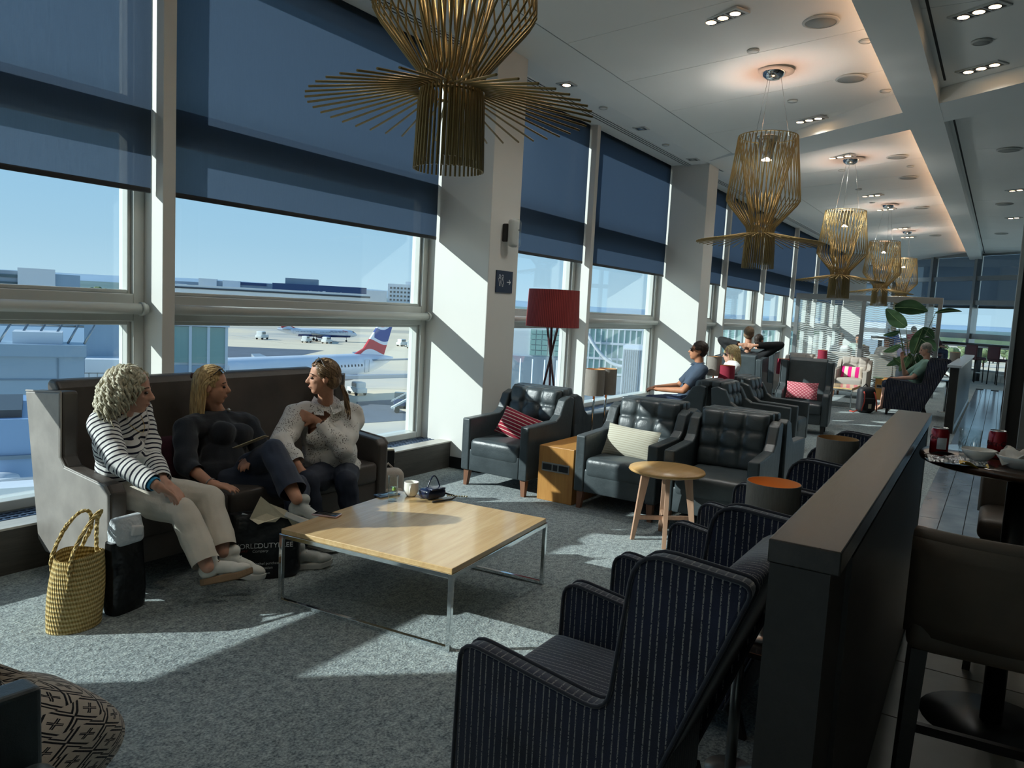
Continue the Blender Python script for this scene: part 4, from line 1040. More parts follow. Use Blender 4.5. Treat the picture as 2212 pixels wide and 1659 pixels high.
for k_, (x_, y_) in enumerate([(.3, 2.3), (3.9, 1.5), (-3.2, 2.3), (5.2, 2.9), (-6.5, 2.0), (2.2, 3.1)]): triple('unseen triple square spotlight added as fill in the ceiling boards above the coffee table group', (x_, y_, pz(y_)-.006), 1.15, power=16)  # out-of-view spotlights added to brighten the room
for px, py, lb in [(2115, 22, 'bright triple spotlight in the dark ceiling right of the long beam'), (2120, 145, 'second bright triple spotlight in the dark ceiling right of the long beam')]:
    p = G(px, py, 4.12); triple(lb, (p.x, p.y, 4.112), 1.0, power=40)
for px, py, lb in [(2195, 410, 'small spotlight far right beyond the cross beam'), (2190, 470, 'further small spotlight far right beyond the cross beam')]:
    p = G(px, py, 4.12); triple(lb, (p.x, p.y, 4.112), 1.0, n=2, power=40)
for k, (px, py, lit) in enumerate([(1224, 182, True), (1385, 277, False), (1497, 344, False)]):
    p = G(px, py, ZC); triple(['lit single square spotlight in the window soffit', 'dark single square spotlight in the window soffit between two detectors', 'dark single square spotlight in the window soffit at the second column'][k], (p.x, p.y, ZC-.004), 0, 1, lit, 'single spotlights in the soffit', power=25)
SPK = mat('speaker grille', '#9aa09d', .7, bump=.5, bscale=400)
def disc(name, label, cat, p, r, m, group, ring=True):
    t = thing(name, label, cat, p, 0, group)
    MB().lathe([(0, -.012), (r*.86, -.012), (r*.86, -.006), (0, -.006)], n=32).build('grille', m, t)
    MB().lathe([(r*.86, -.016), (r, -.012), (r*1.03, 0), (r*.86, 0), (r*.86, -.016)], n=32).build('rim', SPF, t); return t
for px, py, lb in [(1773, 45, 'round ceiling speaker near the triple spotlight before the cross beam'), (1838, 168, 'round ceiling speaker beside the chrome pendant canopy'), (1938, 338, 'round ceiling speaker first beyond the cross beam'), (1962, 383, 'round ceiling speaker by the third pendant canopy'), (1990, 448, 'round far ceiling speaker by the cove'), (2020, 508, 'round farthest ceiling speaker by the cove')]:
    p = CP(px, py); disc('ceiling_speaker', lb, 'speaker', (p.x, p.y, p.z-.004), .15, SPK, 'round ceiling speakers')
for px, py, lb in [(2180, 322, 'round speaker in the right-hand ceiling, nearest the cross beam'), (2170, 440, 'round speaker in the right-hand ceiling, middle of the row'), (2163, 504, 'round speaker in the right-hand ceiling, farthest of the row'), (2121, 88, 'small round speaker in the dark right-hand ceiling')]:
    p = G(px, py, 4.12); disc('ceiling_speaker', lb, 'speaker', (p.x, p.y, 4.114), .15 if py > 100 else .08, SPK, 'right-hand ceiling speakers')
for px, py, lb in [(1627, 108, 'small white sprinkler cap before the chrome canopy'), (1712, 217, 'small white sprinkler cap past the chrome canopy'), (1870, 87, 'pale ceiling sensor near the cove'), (1818, 367, 'small sprinkler cap above the third pendant'), (1855, 408, 'small sprinkler cap below the third canopy'), (1884, 437, 'small sprinkler cap between the far triple spots'), (1913, 195, 'tiny ceiling sensor beside the cove edge'), (1967, 358, 'tiny ceiling sensor between the far speakers')]:
    p = CP(px, py); disc('ceiling_sensor', lb, 'sensor', (p.x, p.y, p.z-.004), .055, WHITE, 'small ceiling caps')
for px, py, lb in [(1303, 232, 'white round detector in the soffit before the dark spotlight'), (1438, 312, 'white round detector in the soffit near the second column')]:
    p = G(px, py, ZC); disc('ceiling_sensor', lb, 'sensor', (p.x, p.y, ZC-.003), .05, WHITE, 'soffit detectors')

# ------------------------------------------------------------------ column fittings: sign and access point
SIGN = mat('sign navy', '#1b2942', .4); SIGNW = mat('sign white', '#e8eaee', .5)
s0, s1 = OY(1072, 583, 4.076), OY(1107, 583, 4.076); sz1 = s0.z; sz0 = OY(1070, 631, 4.076).z
t = thing('toilet_sign', 'square navy toilet sign with figures and arrow on the white column', 'sign', ((s0.x+s1.x)/2, 4.078, (sz0+sz1)/2))
sw, sh = (s1.x-s0.x)/2, (sz1-sz0)/2
MB().bb(-sw, sw, -.010, 0, -sh, sh).build('plate', SIGN, t, bevel=.001)
def ring2d(b, cx, cz, r, w, n=20, y=-.0115):
    vs = []; 
    for j in range(n):
        a = 2*PI*j/n; vs += [(cx+(r+w)*math.cos(a), y, cz+(r+w)*math.sin(a)), (cx+(r-w)*math.cos(a), y, cz+(r-w)*math.sin(a))]
    b.add(vs, [(2*j, (2*j+2) % (2*n), (2*j+3) % (2*n), 2*j+1) for j in range(n)])
def line2d(b, pts, w, y=-.0115): b.tube([V(x, y, z) for x, z in pts], w, 5)
b = MB(); u = sw
for cx, dress in ((-.62*u, 0), (-.27*u, 1)):
    ring2d(b, cx, .47*sh, .10*u, .018*u)
    if not dress: line2d(b, [(cx-.14*u, .28*sh), (cx+.16*u, .28*sh), (cx+.09*u, -.15*sh), (cx+.06*u, -.42*sh), (cx-.02*u, -.42*sh), (cx-.04*u, -.15*sh), (cx-.14*u, .28*sh)], .016*u)
    else: line2d(b, [(cx, .30*sh), (cx-.13*u, -.20*sh), (cx-.05*u, -.22*sh), (cx-.02*u, -.45*sh), (cx+.06*u, -.45*sh), (cx+.07*u, -.22*sh), (cx+.15*u, -.20*sh), (cx+.03*u, .30*sh), (cx, .30*sh)], .016*u)
b.build('pictogram', SIGNW, t)
b = MB(); line2d(b, [(.28*u, -.02*sh), (.70*u, -.02*sh)], .03*u); line2d(b, [(.54*u, .19*sh), (.72*u, -.02*sh), (.54*u, -.23*sh)], .03*u); b.build('arrow', SIGNW, t)
w0 = OY(1104, 503, 4.0)
t = thing('wall_detector', 'clear-covered white wall device on a bracket high on the column', 'device', (w0.x+.03, 4.08, w0.z))
MB().rbox((-.05, -.03, 0), (.03, .06, .17), .012, 2).build('bracket', BLACKP, t)
MB().rbox((.0, -.085, 0), (.12, .07, .26), .03, 3).build('body', mat('device white', '#c9ccc8', .35), t)
MB().rbox((.012, -.10, 0), (.135, .085, .275), .045, 4).build('cover', glass('clear cover', (.95, .97, .97)), t)
text_mesh('lettering', 'wifi', .03, mat('grey print', '#5a5f62', .6), t, frame_m((.01, -.145, .03), (1, 0, 0), (0, 0, 1)), .0005)
# ------------------------------------------------------------------ people
CAMR, CAMF = Vector(RW[:, 0]), Vector(RW[:, 2])          # the photograph's right and forward directions
def cdir(r, f_, u=0.): v = CAMR*r + CAMF*f_; v.z = 0; v = v.normalized(); v.z = u; return v.normalized()
def chain(p, px, py, L, near=True):
    """joint on the ray of a pixel, one bone length away from its parent joint"""
    d = Vector(ray(px, py)).normalized(); o = V(0, 0, EYE); w = o - p; b = w.dot(d); D = b*b - (w.dot(w) - L*L)
    if D < 0: return o - d*b
    return o + d*(-b - math.sqrt(D) if near else -b + math.sqrt(D))
def capsule(b, a, c, ra, rc, n=12):
    a, c = Vector(a), Vector(c); d = (c-a); l = d.length; d = d.normalized() if l > 1e-6 else V(0, 0, 1)
    pts, rr = [], []
    for k in range(5): w = (k/4-1)*PI/2; pts.append(a + d*(ra*math.sin(w))); rr.append(max(ra*math.cos(w), ra*.02))
    for k in range(5): w = (k/4)*PI/2; pts.append(c + d*(rc*math.sin(w))); rr.append(max(rc*math.cos(w), rc*.02))
    b.tube(pts, rr, n)
def blob(name, prims, voxel, m, parent=None, it=3, disp=None, stripe=None, fac=.5, clip=None):
    """one continuous surface around a set of tapered capsules ('c',a,b,ra,rb) and ellipsoids ('e',c,R,r)"""
    b = MB()
    for p in prims:
        if p[0] == 'c': capsule(b, *p[1:5])
        else: b.ell(p[1], p[3], 16, 12, p[2])
    me = b.mesh(name, m); o = bpy.data.objects.new('tmp', me); COL.objects.link(o)
    r = o.modifiers.new('r', 'REMESH'); r.mode = 'VOXEL'; r.voxel_size = voxel; r.adaptivity = 0
    if it: s = o.modifiers.new('s', 'SMOOTH'); s.factor = fac; s.iterations = it
    dg = bpy.context.evaluated_depsgraph_get(); me2 = bpy.data.meshes.new_from_object(o.evaluated_get(dg))
    bpy.data.objects.remove(o); bpy.data.meshes.remove(me)
    if clip:                                         # open hems: cut the surface off beyond a plane
        bm = bmesh.new(); bm.from_mesh(me2)
        for cp, cd, cr in clip:
            cp, cd = Vector(cp), Vector(cd).normalized()
            geo = [f_ for f_ in bm.faces if (f_.calc_center_median()-cp).length < cr]
            vs_ = set(v for f_ in geo for v in f_.verts); es_ = set(e_ for f_ in geo for e_ in f_.edges)
            bmesh.ops.bisect_plane(bm, geom=list(vs_)+list(es_)+geo, plane_co=cp, plane_no=cd, clear_outer=True)
        bm.to_mesh(me2); bm.free()
    me2.name = name; me2.materials.clear(); me2.materials.append(m)
    me2.polygons.foreach_set('use_smooth', [True]*len(me2.polygons))
    n = len(me2.vertices); co = np.empty(n*3); me2.vertices.foreach_get('co', co); co = co.reshape(-1, 3)
    if disp is not None:
        no = np.empty(n*3); me2.vertices.foreach_get('normal', no); co = co + no.reshape(-1, 3)*disp(co)[:, None]; me2.vertices.foreach_set('co', co.ravel())
    if stripe is not None:                           # coordinate along the nearest bone, for cloth that follows it
        best = np.full(n, 1e9); val = np.zeros(n)
        for a, c, ra, s0 in stripe:
            a, c = np.array(a), np.array(c); d = c-a; L = np.linalg.norm(d); d = d/L; t = (co-a)@d; tc = np.clip(t, 0, L)
            dist = np.linalg.norm(co - a - tc[:, None]*d, axis=1) - ra; k = dist < best; best[k] = dist[k]; val[k] = t[k] + s0
        at = me2.attributes.new('along', 'FLOAT', 'POINT'); at.data.foreach_set('value', val)
    me2.update(); return mobj(name, me2, parent)
def wrinkle(amp, freq, seed=0):
    r = np.random.RandomState(seed); K = r.normal(size=(7, 3))*freq; ph = r.uniform(0, 6.28, 7)
    return lambda co: amp*np.mean(np.sin(co@K.T + ph), axis=1)*2.
def axes(f_, u):
    f_ = Vector(f_).normalized(); u = Vector(u); u = (u - f_*u.dot(f_)).normalized(); l = u.cross(f_)     # forward, left, up
    M3 = Matrix.Identity(3)
    for i in range(3): M3[i][0], M3[i][1], M3[i][2] = f_[i], l[i], u[i]
    return M3
def skin_mat(name, c):
    m, t, b = base(name, c, .55, spec=.35); b.inputs['Subsurface Weight'].default_value = .08; b.inputs['Subsurface Radius'].default_value = (.01, .004, .002)
    cc = lin(c); f_ = t.noise(t.coord('Object'), 18, 4); t.link(t.ramp(f_, [(.3, tuple(x*.9 for x in cc[:3])), (.7, tuple(min(1, x*1.08) for x in cc[:3]))]), b.inputs['Base Color']); return m
SKIN1, SKIN2, SKIN3 = skin_mat('skin fair', '#c99a84'), skin_mat('skin warm', '#c18f74'), skin_mat('skin tanned', '#b9805f')
def head_prims(c, M3, s=1.):
    def P(x, y, z): return c + M3 @ V(x*s, y*s, z*s)
    def E(x, y, z, a, b_, g): return ('e', P(x, y, z), M3, (a*s, b_*s, g*s))
    return [E(-.012, 0, .028, .096, .074, .092), E(.022, 0, -.03, .068, .060, .082), E(.05, 0, -.088, .030, .032, .024), E(.02, 0, -.075, .05, .048, .03),
            E(.066, 0, .018, .024, .048, .016), E(.052, .032, -.022, .028, .022, .024), E(.052, -.032, -.022, .028, .022, .024),
            ('c', P(.082, 0, .012), P(.106, 0, -.026), .008*s, .012*s), E(.098, 0, -.030, .014, .017, .010), E(.083, 0, -.056, .012, .022, .007), E(.081, 0, -.067, .012, .019, .007),
            E(-.008, .073, -.012, .019, .008, .029), E(-.008, -.073, -.012, .019, .008, .029)]
def hand_prims(w, d, nrm, curl=.35, side=1, spread=.12, s=1.):
    """w wrist, d direction of the fingers, nrm back of the hand; side +1: thumb towards d x nrm"""
    d = Vector(d).normalized(); nrm = Vector(nrm); nrm = (nrm - d*nrm.dot(d)).normalized(); sdv = d.cross(nrm)*side
    pr = [('c', w, w + d*.03*s, .024*s, .026*s)]
    for k in (-1, -.33, .33, 1): pr.append(('c', w + d*.02*s + sdv*(k*.016*s), w + d*.085*s + sdv*(k*.027*s), .014*s, .0125*s))
    for k, L in ((1, .070), (.33, .080), (-.33, .074), (-1, .058)):
        p = w + d*.088*s + sdv*(k*.028*s); dd = (d + sdv*(k*spread)).normalized(); n2 = nrm
        for seg, fr in enumerate((.45, .30, .25)):
            a = curl*(.7 if seg == 0 else 1.); dn = (dd*math.cos(a) - n2*math.sin(a)).normalized(); n2 = (n2*math.cos(a) + dd*math.sin(a)).normalized(); dd = dn
            q = p + dd*L*fr*s; pr.append(('c', p, q, (.0092-.0008*seg)*s, (.0086-.0010*seg)*s)); p = q
    p = w + d*.03*s + sdv*.022*s; q = p + (d*.6 + sdv*.75 - nrm*.15).normalized()*.042*s; r_ = q + (d*.9 + sdv*.3 - nrm*.2).normalized()*.03*s
    pr += [('c', p, q, .013*s, .0105*s), ('c', q, r_, .0102*s, .008*s)]
    return pr
def strands(name, m, parent, roots, colls, n=14, ds=.02, pull=None, r=.006, curl=0., cf=1., seed=0, wave=.0):
    rnd = random.Random(seed); b = MB()
    for p0 in roots:
        p = Vector(p0); pts = []; rr = []; ph = rnd.uniform(0, 6.28); k_ = rnd.uniform(.75, 1.2); nn = max(5, int(n*rnd.uniform(.8, 1.1)))
        vel = V(0, 0, 0)
        for i in range(nn):
            g = pull(p, i/nn); p = p + g*ds
            for c, R, rad in colls:
                q = R.transposed() @ (p - c); e_ = V(q.x/rad[0], q.y/rad[1], q.z/rad[2]); l = e_.length
                if l < 1.: e_ = e_/max(l, 1e-4); p = c + R @ V(e_.x*rad[0], e_.y*rad[1], e_.z*rad[2])
            w = ph + i*cf; a = V(math.cos(w), math.sin(w), .5*math.sin(w*1.3))*curl*k_*min(1, i/3.)
            pts.append(p + a); rr.append(r*k_*(1-.75*(i/(nn-1))**2))
        b.tube(pts, rr, 5)
    return b.build(name, m, parent)
def scalp_roots(c, M3, n, seed, s=1., zmin=-.35, front=.55):
    rnd = random.Random(seed); out = []
    while len(out) < n:
        z = rnd.uniform(zmin, 1); a = rnd.uniform(0, 2*PI); r = math.sqrt(max(0, 1-z*z)); x, y = r*math.cos(a), r*math.sin(a)
        if x > front and z < .55: continue
        if z < .1 and x > .05: continue
        out.append(c + M3 @ V((-.014 + .099*x)*s, .077*y*s, (.030 + .094*z)*s))
    return out
def shoe(parent, heel, toe, up, m, sole_m, L=.255, w=.045, name='shoe'):
    d = (Vector(toe)-Vector(heel)).normalized(); M3 = axes(d, up); h = Vector(heel)
    def P(x, y, z): return h + M3 @ V(x, y, z)
    o = blob(name, [('e', P(.045, 0, .045), M3, (.05, .036, .05)), ('c', P(.05, 0, .06), P(.16, 0, .035), .036, .034), ('e', P(.19, 0, .025), M3, (.06, .044, .030)), ('c', P(.04, 0, .09), P(.06, 0, .105), .036, .034)], .007, m, parent, 3)
    out = [(0.0, -.02), (.02, -.033), (.10, -.032), (.18, -.045), (.235, -.034), (.258, 0), (.235, .034), (.18, .045), (.10, .032), (.02, .033), (0, .02)]
    b = MB(); n = len(out); lo = [P(x, y, -.028 + (.02*max(0, x-.19)/.07)) for x, y in out]; hi = [P(x, y, .004+(.02*max(0, x-.19)/.07)) for x, y in out]
    b.add(lo+hi, [tuple(range(n)), tuple(range(2*n-1, n-1, -1))] + [(i, n+i, n+(i+1) % n, (i+1) % n) for i in range(n)]); b.build('sole', sole_m, o, bevel=.005)
    lb = MB()
    for i in range(4): x = .075+i*.022; lb.tube([P(x, -.022, .085-.011*i), P(x+.006, 0, .095-.011*i), P(x, .022, .085-.011*i)], .004, 5)
    lb.build('laces', sole_m if name == 'shoe' else m, o)
    return o
def person(label, J, skin, top, bottom, face, hs=1., voxel=.0065, group=None, bust=.05, belly=0., wide=1.):
    """J: dict of world joints. top/bottom: (material, coverage 0..2 along arm/leg, ease)"""
    base_z = min(J[k].z for k in J if isinstance(J[k], Vector)); root = thing('person', label, 'person', (J['P'].x, J['P'].y, J['P'].z), group=group)
    o0 = J['P'].copy(); q = lambda v: Vector(v) - o0
    P, N, Hc = q(J['P']), q(J['N']), q(J['H'])
    up = (N-P).normalized(); rt = (q(J['sl']) - q(J['sr'])); rt = (rt - up*rt.dot(up)).normalized(); fw = rt.cross(up)      # left vector, forward
    M3 = Matrix.Identity(3)
    for i in range(3): M3[i][0], M3[i][1], M3[i][2] = fw[i], rt[i], up[i]
    L = (N-P).length; hw = (q(J['sl'])-q(J['sr'])).length/2
    def T(x, y, z): return P + M3 @ V(x, y, z*L)
    def torso(e_): 
        pr = [('e', T(.0, 0, .0), M3, (.115+e_, .165*wide+e_, .13+e_)), ('e', T(.01+belly*.5, 0, .28), M3, (.105+e_+belly, .145*wide+e_+belly*.5, .15+e_)), ('e', T(-.005, 0, .62), M3, (.10+e_, .150*wide+e_, .17+e_)),
              ('c', q(J['sl']) + (N-q(J['sl']))*.12, T(0, 0, .86), .058+e_, .075+e_), ('c', q(J['sr']) + (N-q(J['sr']))*.12, T(0, 0, .86), .058+e_, .075+e_)]
        if bust: pr += [('e', T(.075+bust*.3, s_*.065*wide, .60), M3, (.055+bust*.35+e_, .065+e_, .065+e_)) for s_ in (-1, 1)]
        return pr
    pr = torso(0) + head_prims(Hc, axes(face[0], face[1]), hs); HM = axes(face[0], face[1])
    pr += [('c', N - up*.01, Hc + HM @ V(-.018, 0, -.075), .055, .050)]
    arms, legs = [], []
    for s_ in ('r', 'l'):
        S_, E_, W_ = q(J['s'+s_]), q(J['e'+s_]), q(J['w'+s_]); pr += [('c', S_, E_, .052*wide, .041), ('c', E_, W_, .041, .026)]; arms.append((S_, E_, W_))
        hd = J.get('hand'+s_)
        if hd: pr += hand_prims(W_, hd[0], hd[1], hd[2] if len(hd) > 2 else .35, hd[3] if len(hd) > 3 else 1)
        if 'k'+s_ in J:
            Hp, K_, A_ = q(J['h'+s_]), q(J['k'+s_]), q(J['a'+s_]); pr += [('c', Hp, K_, .082*wide, .056), ('c', K_, (K_*.6+A_*.4), .054, .052), ('c', (K_*.6+A_*.4), A_, .052, .034)]; legs.append((Hp, K_, A_))
            if 't'+s_ in J: pr += [('c', A_, q(J['t'+s_]), .032, .028)]
    blob('body', pr, voxel, skin, root, 3)
    if top:
        m, cov, e_ = top[:3]; ck = []; tp = torso(e_) + [('e', T(.0, 0, .05), M3, (.122+e_, .172*wide+e_, .12))]; st = [(P - up*.2, N + up*.05, .12, 0.)]
        for S_, E_, W_ in arms:
            c1 = min(1, cov); tp.append(('c', S_, S_ + (E_-S_)*c1, .056*wide+e_, .046+e_)); st.append((S_, E_, .05, 3.))
            if cov > 1: w2 = E_ + (W_-E_)*(cov-1); tp.append(('c', E_, w2, .046+e_, .034+e_)); st.append((E_, W_, .04, 3.+(E_-S_).length)); ck.append((w2, W_-E_, .09))
            else: ck.append((S_ + (E_-S_)*c1, E_-S_, .11))
        blob('top', tp, voxel*1.25, m, root, 3, wrinkle(top[3] if len(top) > 3 else .004, 34, 3), st, clip=ck)
    if bottom:
        ck = []; m, cov, e_ = bottom[:3]; bp = [('e', T(0, 0, .0), M3, (.118+e_, .168*wide+e_, .125+e_))]
        for Hp, K_, A_ in legs:
            bp.append(('c', Hp, K_, .086*wide+e_, .060+e_))
            if cov > 1: w2 = K_ + (A_-K_)*(cov-1); bp += [('c', K_, w2, .060+e_, (.05 if len(bottom) < 5 else bottom[4])+e_)]; ck.append((w2, A_-K_, .13))
        blob('trousers' if cov > 1.3 else 'shorts', bp, voxel*1.25, m, root, 3, wrinkle(bottom[3] if len(bottom) > 3 else .003, 30, 5), clip=ck)
    # eyes, brows and mouth
    EYE_ = mat('eye dark', '#2a221e', .25); LIP = mat('lip', '#9a5e55', .5); BROW = mat('brow', '#5a4636', .8)
    for s_ in (-1, 1):
        MB().ell(Hc + HM @ V(.077*hs, s_*.030*hs, .0), (.010, .013, .008), 8, 6, HM).build('eye', EYE_, root)
        MB().tube([Hc + HM @ V(.083*hs, s_*.012*hs, .026), Hc + HM @ V(.083*hs, s_*.030*hs, .030), Hc + HM @ V(.070*hs, s_*.048*hs, .024)], .0035, 5).build('eyebrow', BROW, root)
    MB().tube([Hc + HM @ V(.083*hs, -.019*hs, -.062), Hc + HM @ V(.093*hs, 0, -.061), Hc + HM @ V(.083*hs, .019*hs, -.062)], [.002, .005, .002], 6).build('lips', LIP, root)
    return root, Hc, HM, q, M3, T
def sunglasses(parent, Hc, HM, x, z, tilt=0., name='sunglasses', lens=None):
    lens = lens or mat('dark lens', '#101216', .08, spec=.9); fr = BLACKP; R3 = HM @ Matrix.Rotation(tilt, 3, 'Y'); b = MB()
    for s_ in (-1, 1): b.rbox(Hc + HM @ V(x, 0, z) + R3 @ V(0, s_*.033, 0), (.006, .054, .036), .003, 2, R3)
    o = b.build(name, lens, parent); c = MB()
    c.tube([Hc + HM @ V(x, 0, z) + R3 @ V(.004, -.062, .012), Hc + HM @ V(x, 0, z) + R3 @ V(.006, 0, .010), Hc + HM @ V(x, 0, z) + R3 @ V(.004, .062, .012)], .003, 6)
    for s_ in (-1, 1): c.tube([Hc + HM @ V(x, 0, z) + R3 @ V(.002, s_*.062, .012), Hc + HM @ V(x, 0, z) + R3 @ V(-.10, s_*.078, .006), Hc + HM @ V(x, 0, z) + R3 @ V(-.13, s_*.074, -.02)], .003, 6)
    c.build('glasses_frame', fr, o); return o
def hair_mat(name, a, b_):
    m, t, b = base(name, a, .5, spec=.4); f_ = t.noise(t.coord('Object', (60, 60, 8)), 2, 3); t.link(t.ramp(f_, [(.3, lin(a)), (.7, lin(b_))]), b.inputs['Base Color']); return m
def coll(Hc, HM, s=1.): return [(Hc + HM @ V(-.012*s, 0, .028*s), HM, (.101*s, .080*s, .098*s)), (Hc + HM @ V(.0, 0, -.05*s), HM, (.07*s, .066*s, .08*s))]
def short_hair(Hc, HM, m, parent, s=1., vox=.008, amp=.004, low=-.02, seed=1):
    pr = [('e', Hc + HM @ V(-.020*s, 0, .040*s), HM, (.098*s, .081*s, .090*s)), ('e', Hc + HM @ V(-.045*s, 0, low*s), HM, (.062*s, .072*s, .062*s))]
    return blob('hair', pr, vox, m, parent, 2, wrinkle(amp, 150, seed))

# ---- woman in the striped top
def stripe_top():
    m, t, b = base('breton stripe', '#e4e4e0', .85, spec=.15, sheen=.2); a = t.new('Attribute'); a.attribute_name = 'along'
    fr = t.math('FRACT', t.math('DIVIDE', t.math('ADD', a.outputs['Fac'], 5.), .0265)); ln = t.math('LESS_THAN', fr, .34)
    t.link(t.mix(ln, lin('#e2e2de'), lin('#14172a')), b.inputs['Base Color']); t.link(t.bump(t.noise(t.coord('Object'), 12, 4), .35, .02), b.inputs['Normal']); return m
CREAM = mat('cream denim', '#cfc8ba', .85, var=.05, scale=12, bump=.25, bscale=40, bdist=.006)
NAVYKNIT = mat('navy knit', '#12171f', .9, bump=.35, bscale=60, sheen=.2, var=.1); NAVYTR = mat('navy trousers', '#202a3d', .75, bump=.3, bscale=25, bdist=.008, var=.1, sheen=.15)
DENIM = mat('dark denim', '#1d2434', .8, bump=.25, bscale=30, bdist=.006, var=.12)
def eyelet():
    m, t, b = base('white eyelet cotton', '#dcdad4', .85, spec=.15); co = t.coord('Object'); cl = t.noise(co, 9, 2)
    vo = t.new('TexVoronoi'); vo.inputs['Scale'].default_value = 95; t.link(co, vo.inputs['Vector'])
    hole = t.math('MULTIPLY', t.math('LESS_THAN', vo.outputs['Distance'], .30), t.math('GREATER_THAN', cl, .5))
    t.link(t.mix(hole, lin('#dedcd6'), lin('#5d564f')), b.inputs['Base Color']); t.link(t.bump(t.math('SUBTRACT', t.noise(co, 10, 4), t.math('MULTIPLY', hole, .4)), .45, .018), b.inputs['Normal']); return m
EYELET = eyelet()
SHW = mat('trainer white', '#d6d5cc', .6, var=.06, scale=30); SOLET = mat('gum sole', '#8a6f54', .8, bump=.6, bscale=120, bdist=.003); SOLEW = mat('white sole', '#cfd0cb', .6); SHG = mat('trainer grey', '#b9bdb8', .55, var=.12, scale=40)
HP, HN = OY(262, 1045, 3.96), OY(262, 893, 3.84)
J = dict(P=HP, N=HN, H=chain(HN, 284, 843, .165))
J['sr'] = chain(HN, 218, 914, .165); J['sl'] = HN + (HN - J['sr'])*.95 + V(0, 0, -.03)
J['er'] = chain(J['sr'], 256, 1000, .275); J['wr'] = chain(J['er'], 334, 1046, .235); J['el'] = chain(J['sl'], 325, 985, .27); J['wl'] = chain(J['el'], 352, 1038, .22)
J['hr'], J['hl'] = HP + V(-.06, -.04, -.03), HP + V(.08, -.0, -.03)
J['kr'] = OY(396, 1106, 3.47); J['kl'] = OY(452, 1076, 3.53)
J['ar'] = V(*G(452, 1236, .10)); J['al'] = V(*G(488, 1200, .14))
J['ar'] = OY(448, 1224, 3.26); J['al'] = OY(484, 1192, 3.33)
fr1 = cdir(.92, .22, -.12)
J['handr'] = (G(395, 1085, .55) - J['wr'], V(0, 0, 1), .25, -1); J['handl'] = (G(395, 1075, .53) - J['wl'], V(0, 0, 1), .25, 1)
W1, Hc, HM, q, TM3, TT = person('woman with curly grey-blonde hair in a striped top and cream jeans on the sofa', J, SKIN1, (stripe_top(), 1.95, .014, .004), (CREAM, 1.93, .012, .004, .062), (fr1, V(0, 0, 1)))
CURL = hair_mat('curly ash blonde', '#8f8871', '#cfc8ae')
blob('hair_base', [('e', Hc + HM @ V(-.025, 0, .030), HM, (.098, .090, .100)), ('e', Hc + HM @ V(-.045, 0, -.04), HM, (.08, .092, .085))], .01, CURL, W1, 2, wrinkle(.012, 90, 4))
def w1_pull(p, u):
    l = HM.transposed() @ (p-Hc); sg = 1 if l.y > 0 else -1
    return (V(0, 0, -1)*(.35+1.2*u) + HM @ V(-.55*(1-u) if l.x > -.02 else -.15*(1-u), sg*.5*(1-u), 0)).normalized()
strands('hair', CURL, W1, scalp_roots(Hc, HM, 330, 2, zmin=-.3, front=.75), [(Hc + HM @ V(-.03, 0, .02), HM, (.108, .098, .112)), (Hc + HM @ V(-.035, 0, -.06), HM, (.085, .098, .08))], n=12, ds=.017,
        pull=w1_pull, r=.0085, curl=.013, cf=1.25, seed=3)
BLUEB = mat('blue strap', '#3aa7d8', .4)
wd_ = (q(J['wr'])-q(J['er'])).normalized(); wc = q(J['wr']) - wd_*.01
def band(parent, c, d, r, h, m, name='wristband'):
    a = Vector(d).orthogonal().normalized(); b2 = Vector(d).cross(a); b = MB(); pts = [c + (a*math.cos(2*PI*i/18) + b2*math.sin(2*PI*i/18))*r for i in range(19)]
    R3 = Matrix.Identity(3); bb = MB(); n = 18; vs = []
    for i in range(n):
        w = 2*PI*i/n; rd = a*math.cos(w)+b2*math.sin(w)
        for rr, hh in ((r, -h/2), (r+.004, -h/2), (r+.004, h/2), (r, h/2)): vs.append(c + rd*rr + Vector(d)*hh)
    fs = [(i*4+k, i*4+(k+1) % 4, ((i+1) % n)*4+(k+1) % 4, ((i+1) % n)*4+k) for i in range(n) for k in range(4)]
    bb.add(vs, fs, True); return bb.build(name, m, parent)
band(W1, wc, wd_, .030, .022, BLUEB, 'smartwatch_strap')
MB().tube([TT(.075, -.055, .97), TT(.115, -.03, .86), TT(.125, 0, .82), TT(.115, .03, .86), TT(.075, .055, .97)], .0016, 5).build('necklace', mat('gold chain', '#c9a860', .3, metal=.9), W1)
shoe(W1, q(J['ar']) + V(-.02, .03, -.075), q(J['ar']) + V(.17, -.13, -.04), (.25, .25, .9), SHW, SOLET)
shoe(W1, q(J['al']) + V(-.03, .02, -.085), q(J['al']) + V(.13, -.10, -.14), (.35, -.1, .9), SHW, SOLEW)

# ---- woman in the navy top
HP, HN = OY(484, 1032, 3.98), OY(472, 895, 4.16)
J = dict(P=HP, N=HN, H=HN + cdir(-.25, -.05, .0)*.03 + V(0, 0, .155))
J['H'] = OY(458, 833, 4.12)
J['sr'] = OY(400, 925, 4.08); J['sl'] = OY(536, 918, 4.12)
J['er'] = chain(J['sr'], 402, 1004, .275); J['wr'] = chain(J['er'], 456, 1045, .235); J['el'] = chain(J['sl'], 570, 985, .27); J['wl'] = chain(J['el'], 555, 985, .23)
J['hr'], J['hl'] = HP + V(-.04, -.05, 0), HP + V(.10, -.02, 0)
J['kl'] = chain(J['hl'], 590, 975, .43); J['al'] = chain(J['kl'], 641, 1078, .40)
J['kr'] = J['hr'] + V(.26, -.36, -.02); J['ar'] = G(640, 1195, .10)
J['handr'] = (cdir(.95, -.15, -.08), V(0, 0, 1), .22, -1); J['handl'] = (cdir(-.3, -.8, -.2), V(0, 0, 1), .5, 1)
fr2 = cdir(.93, .18, -.05)
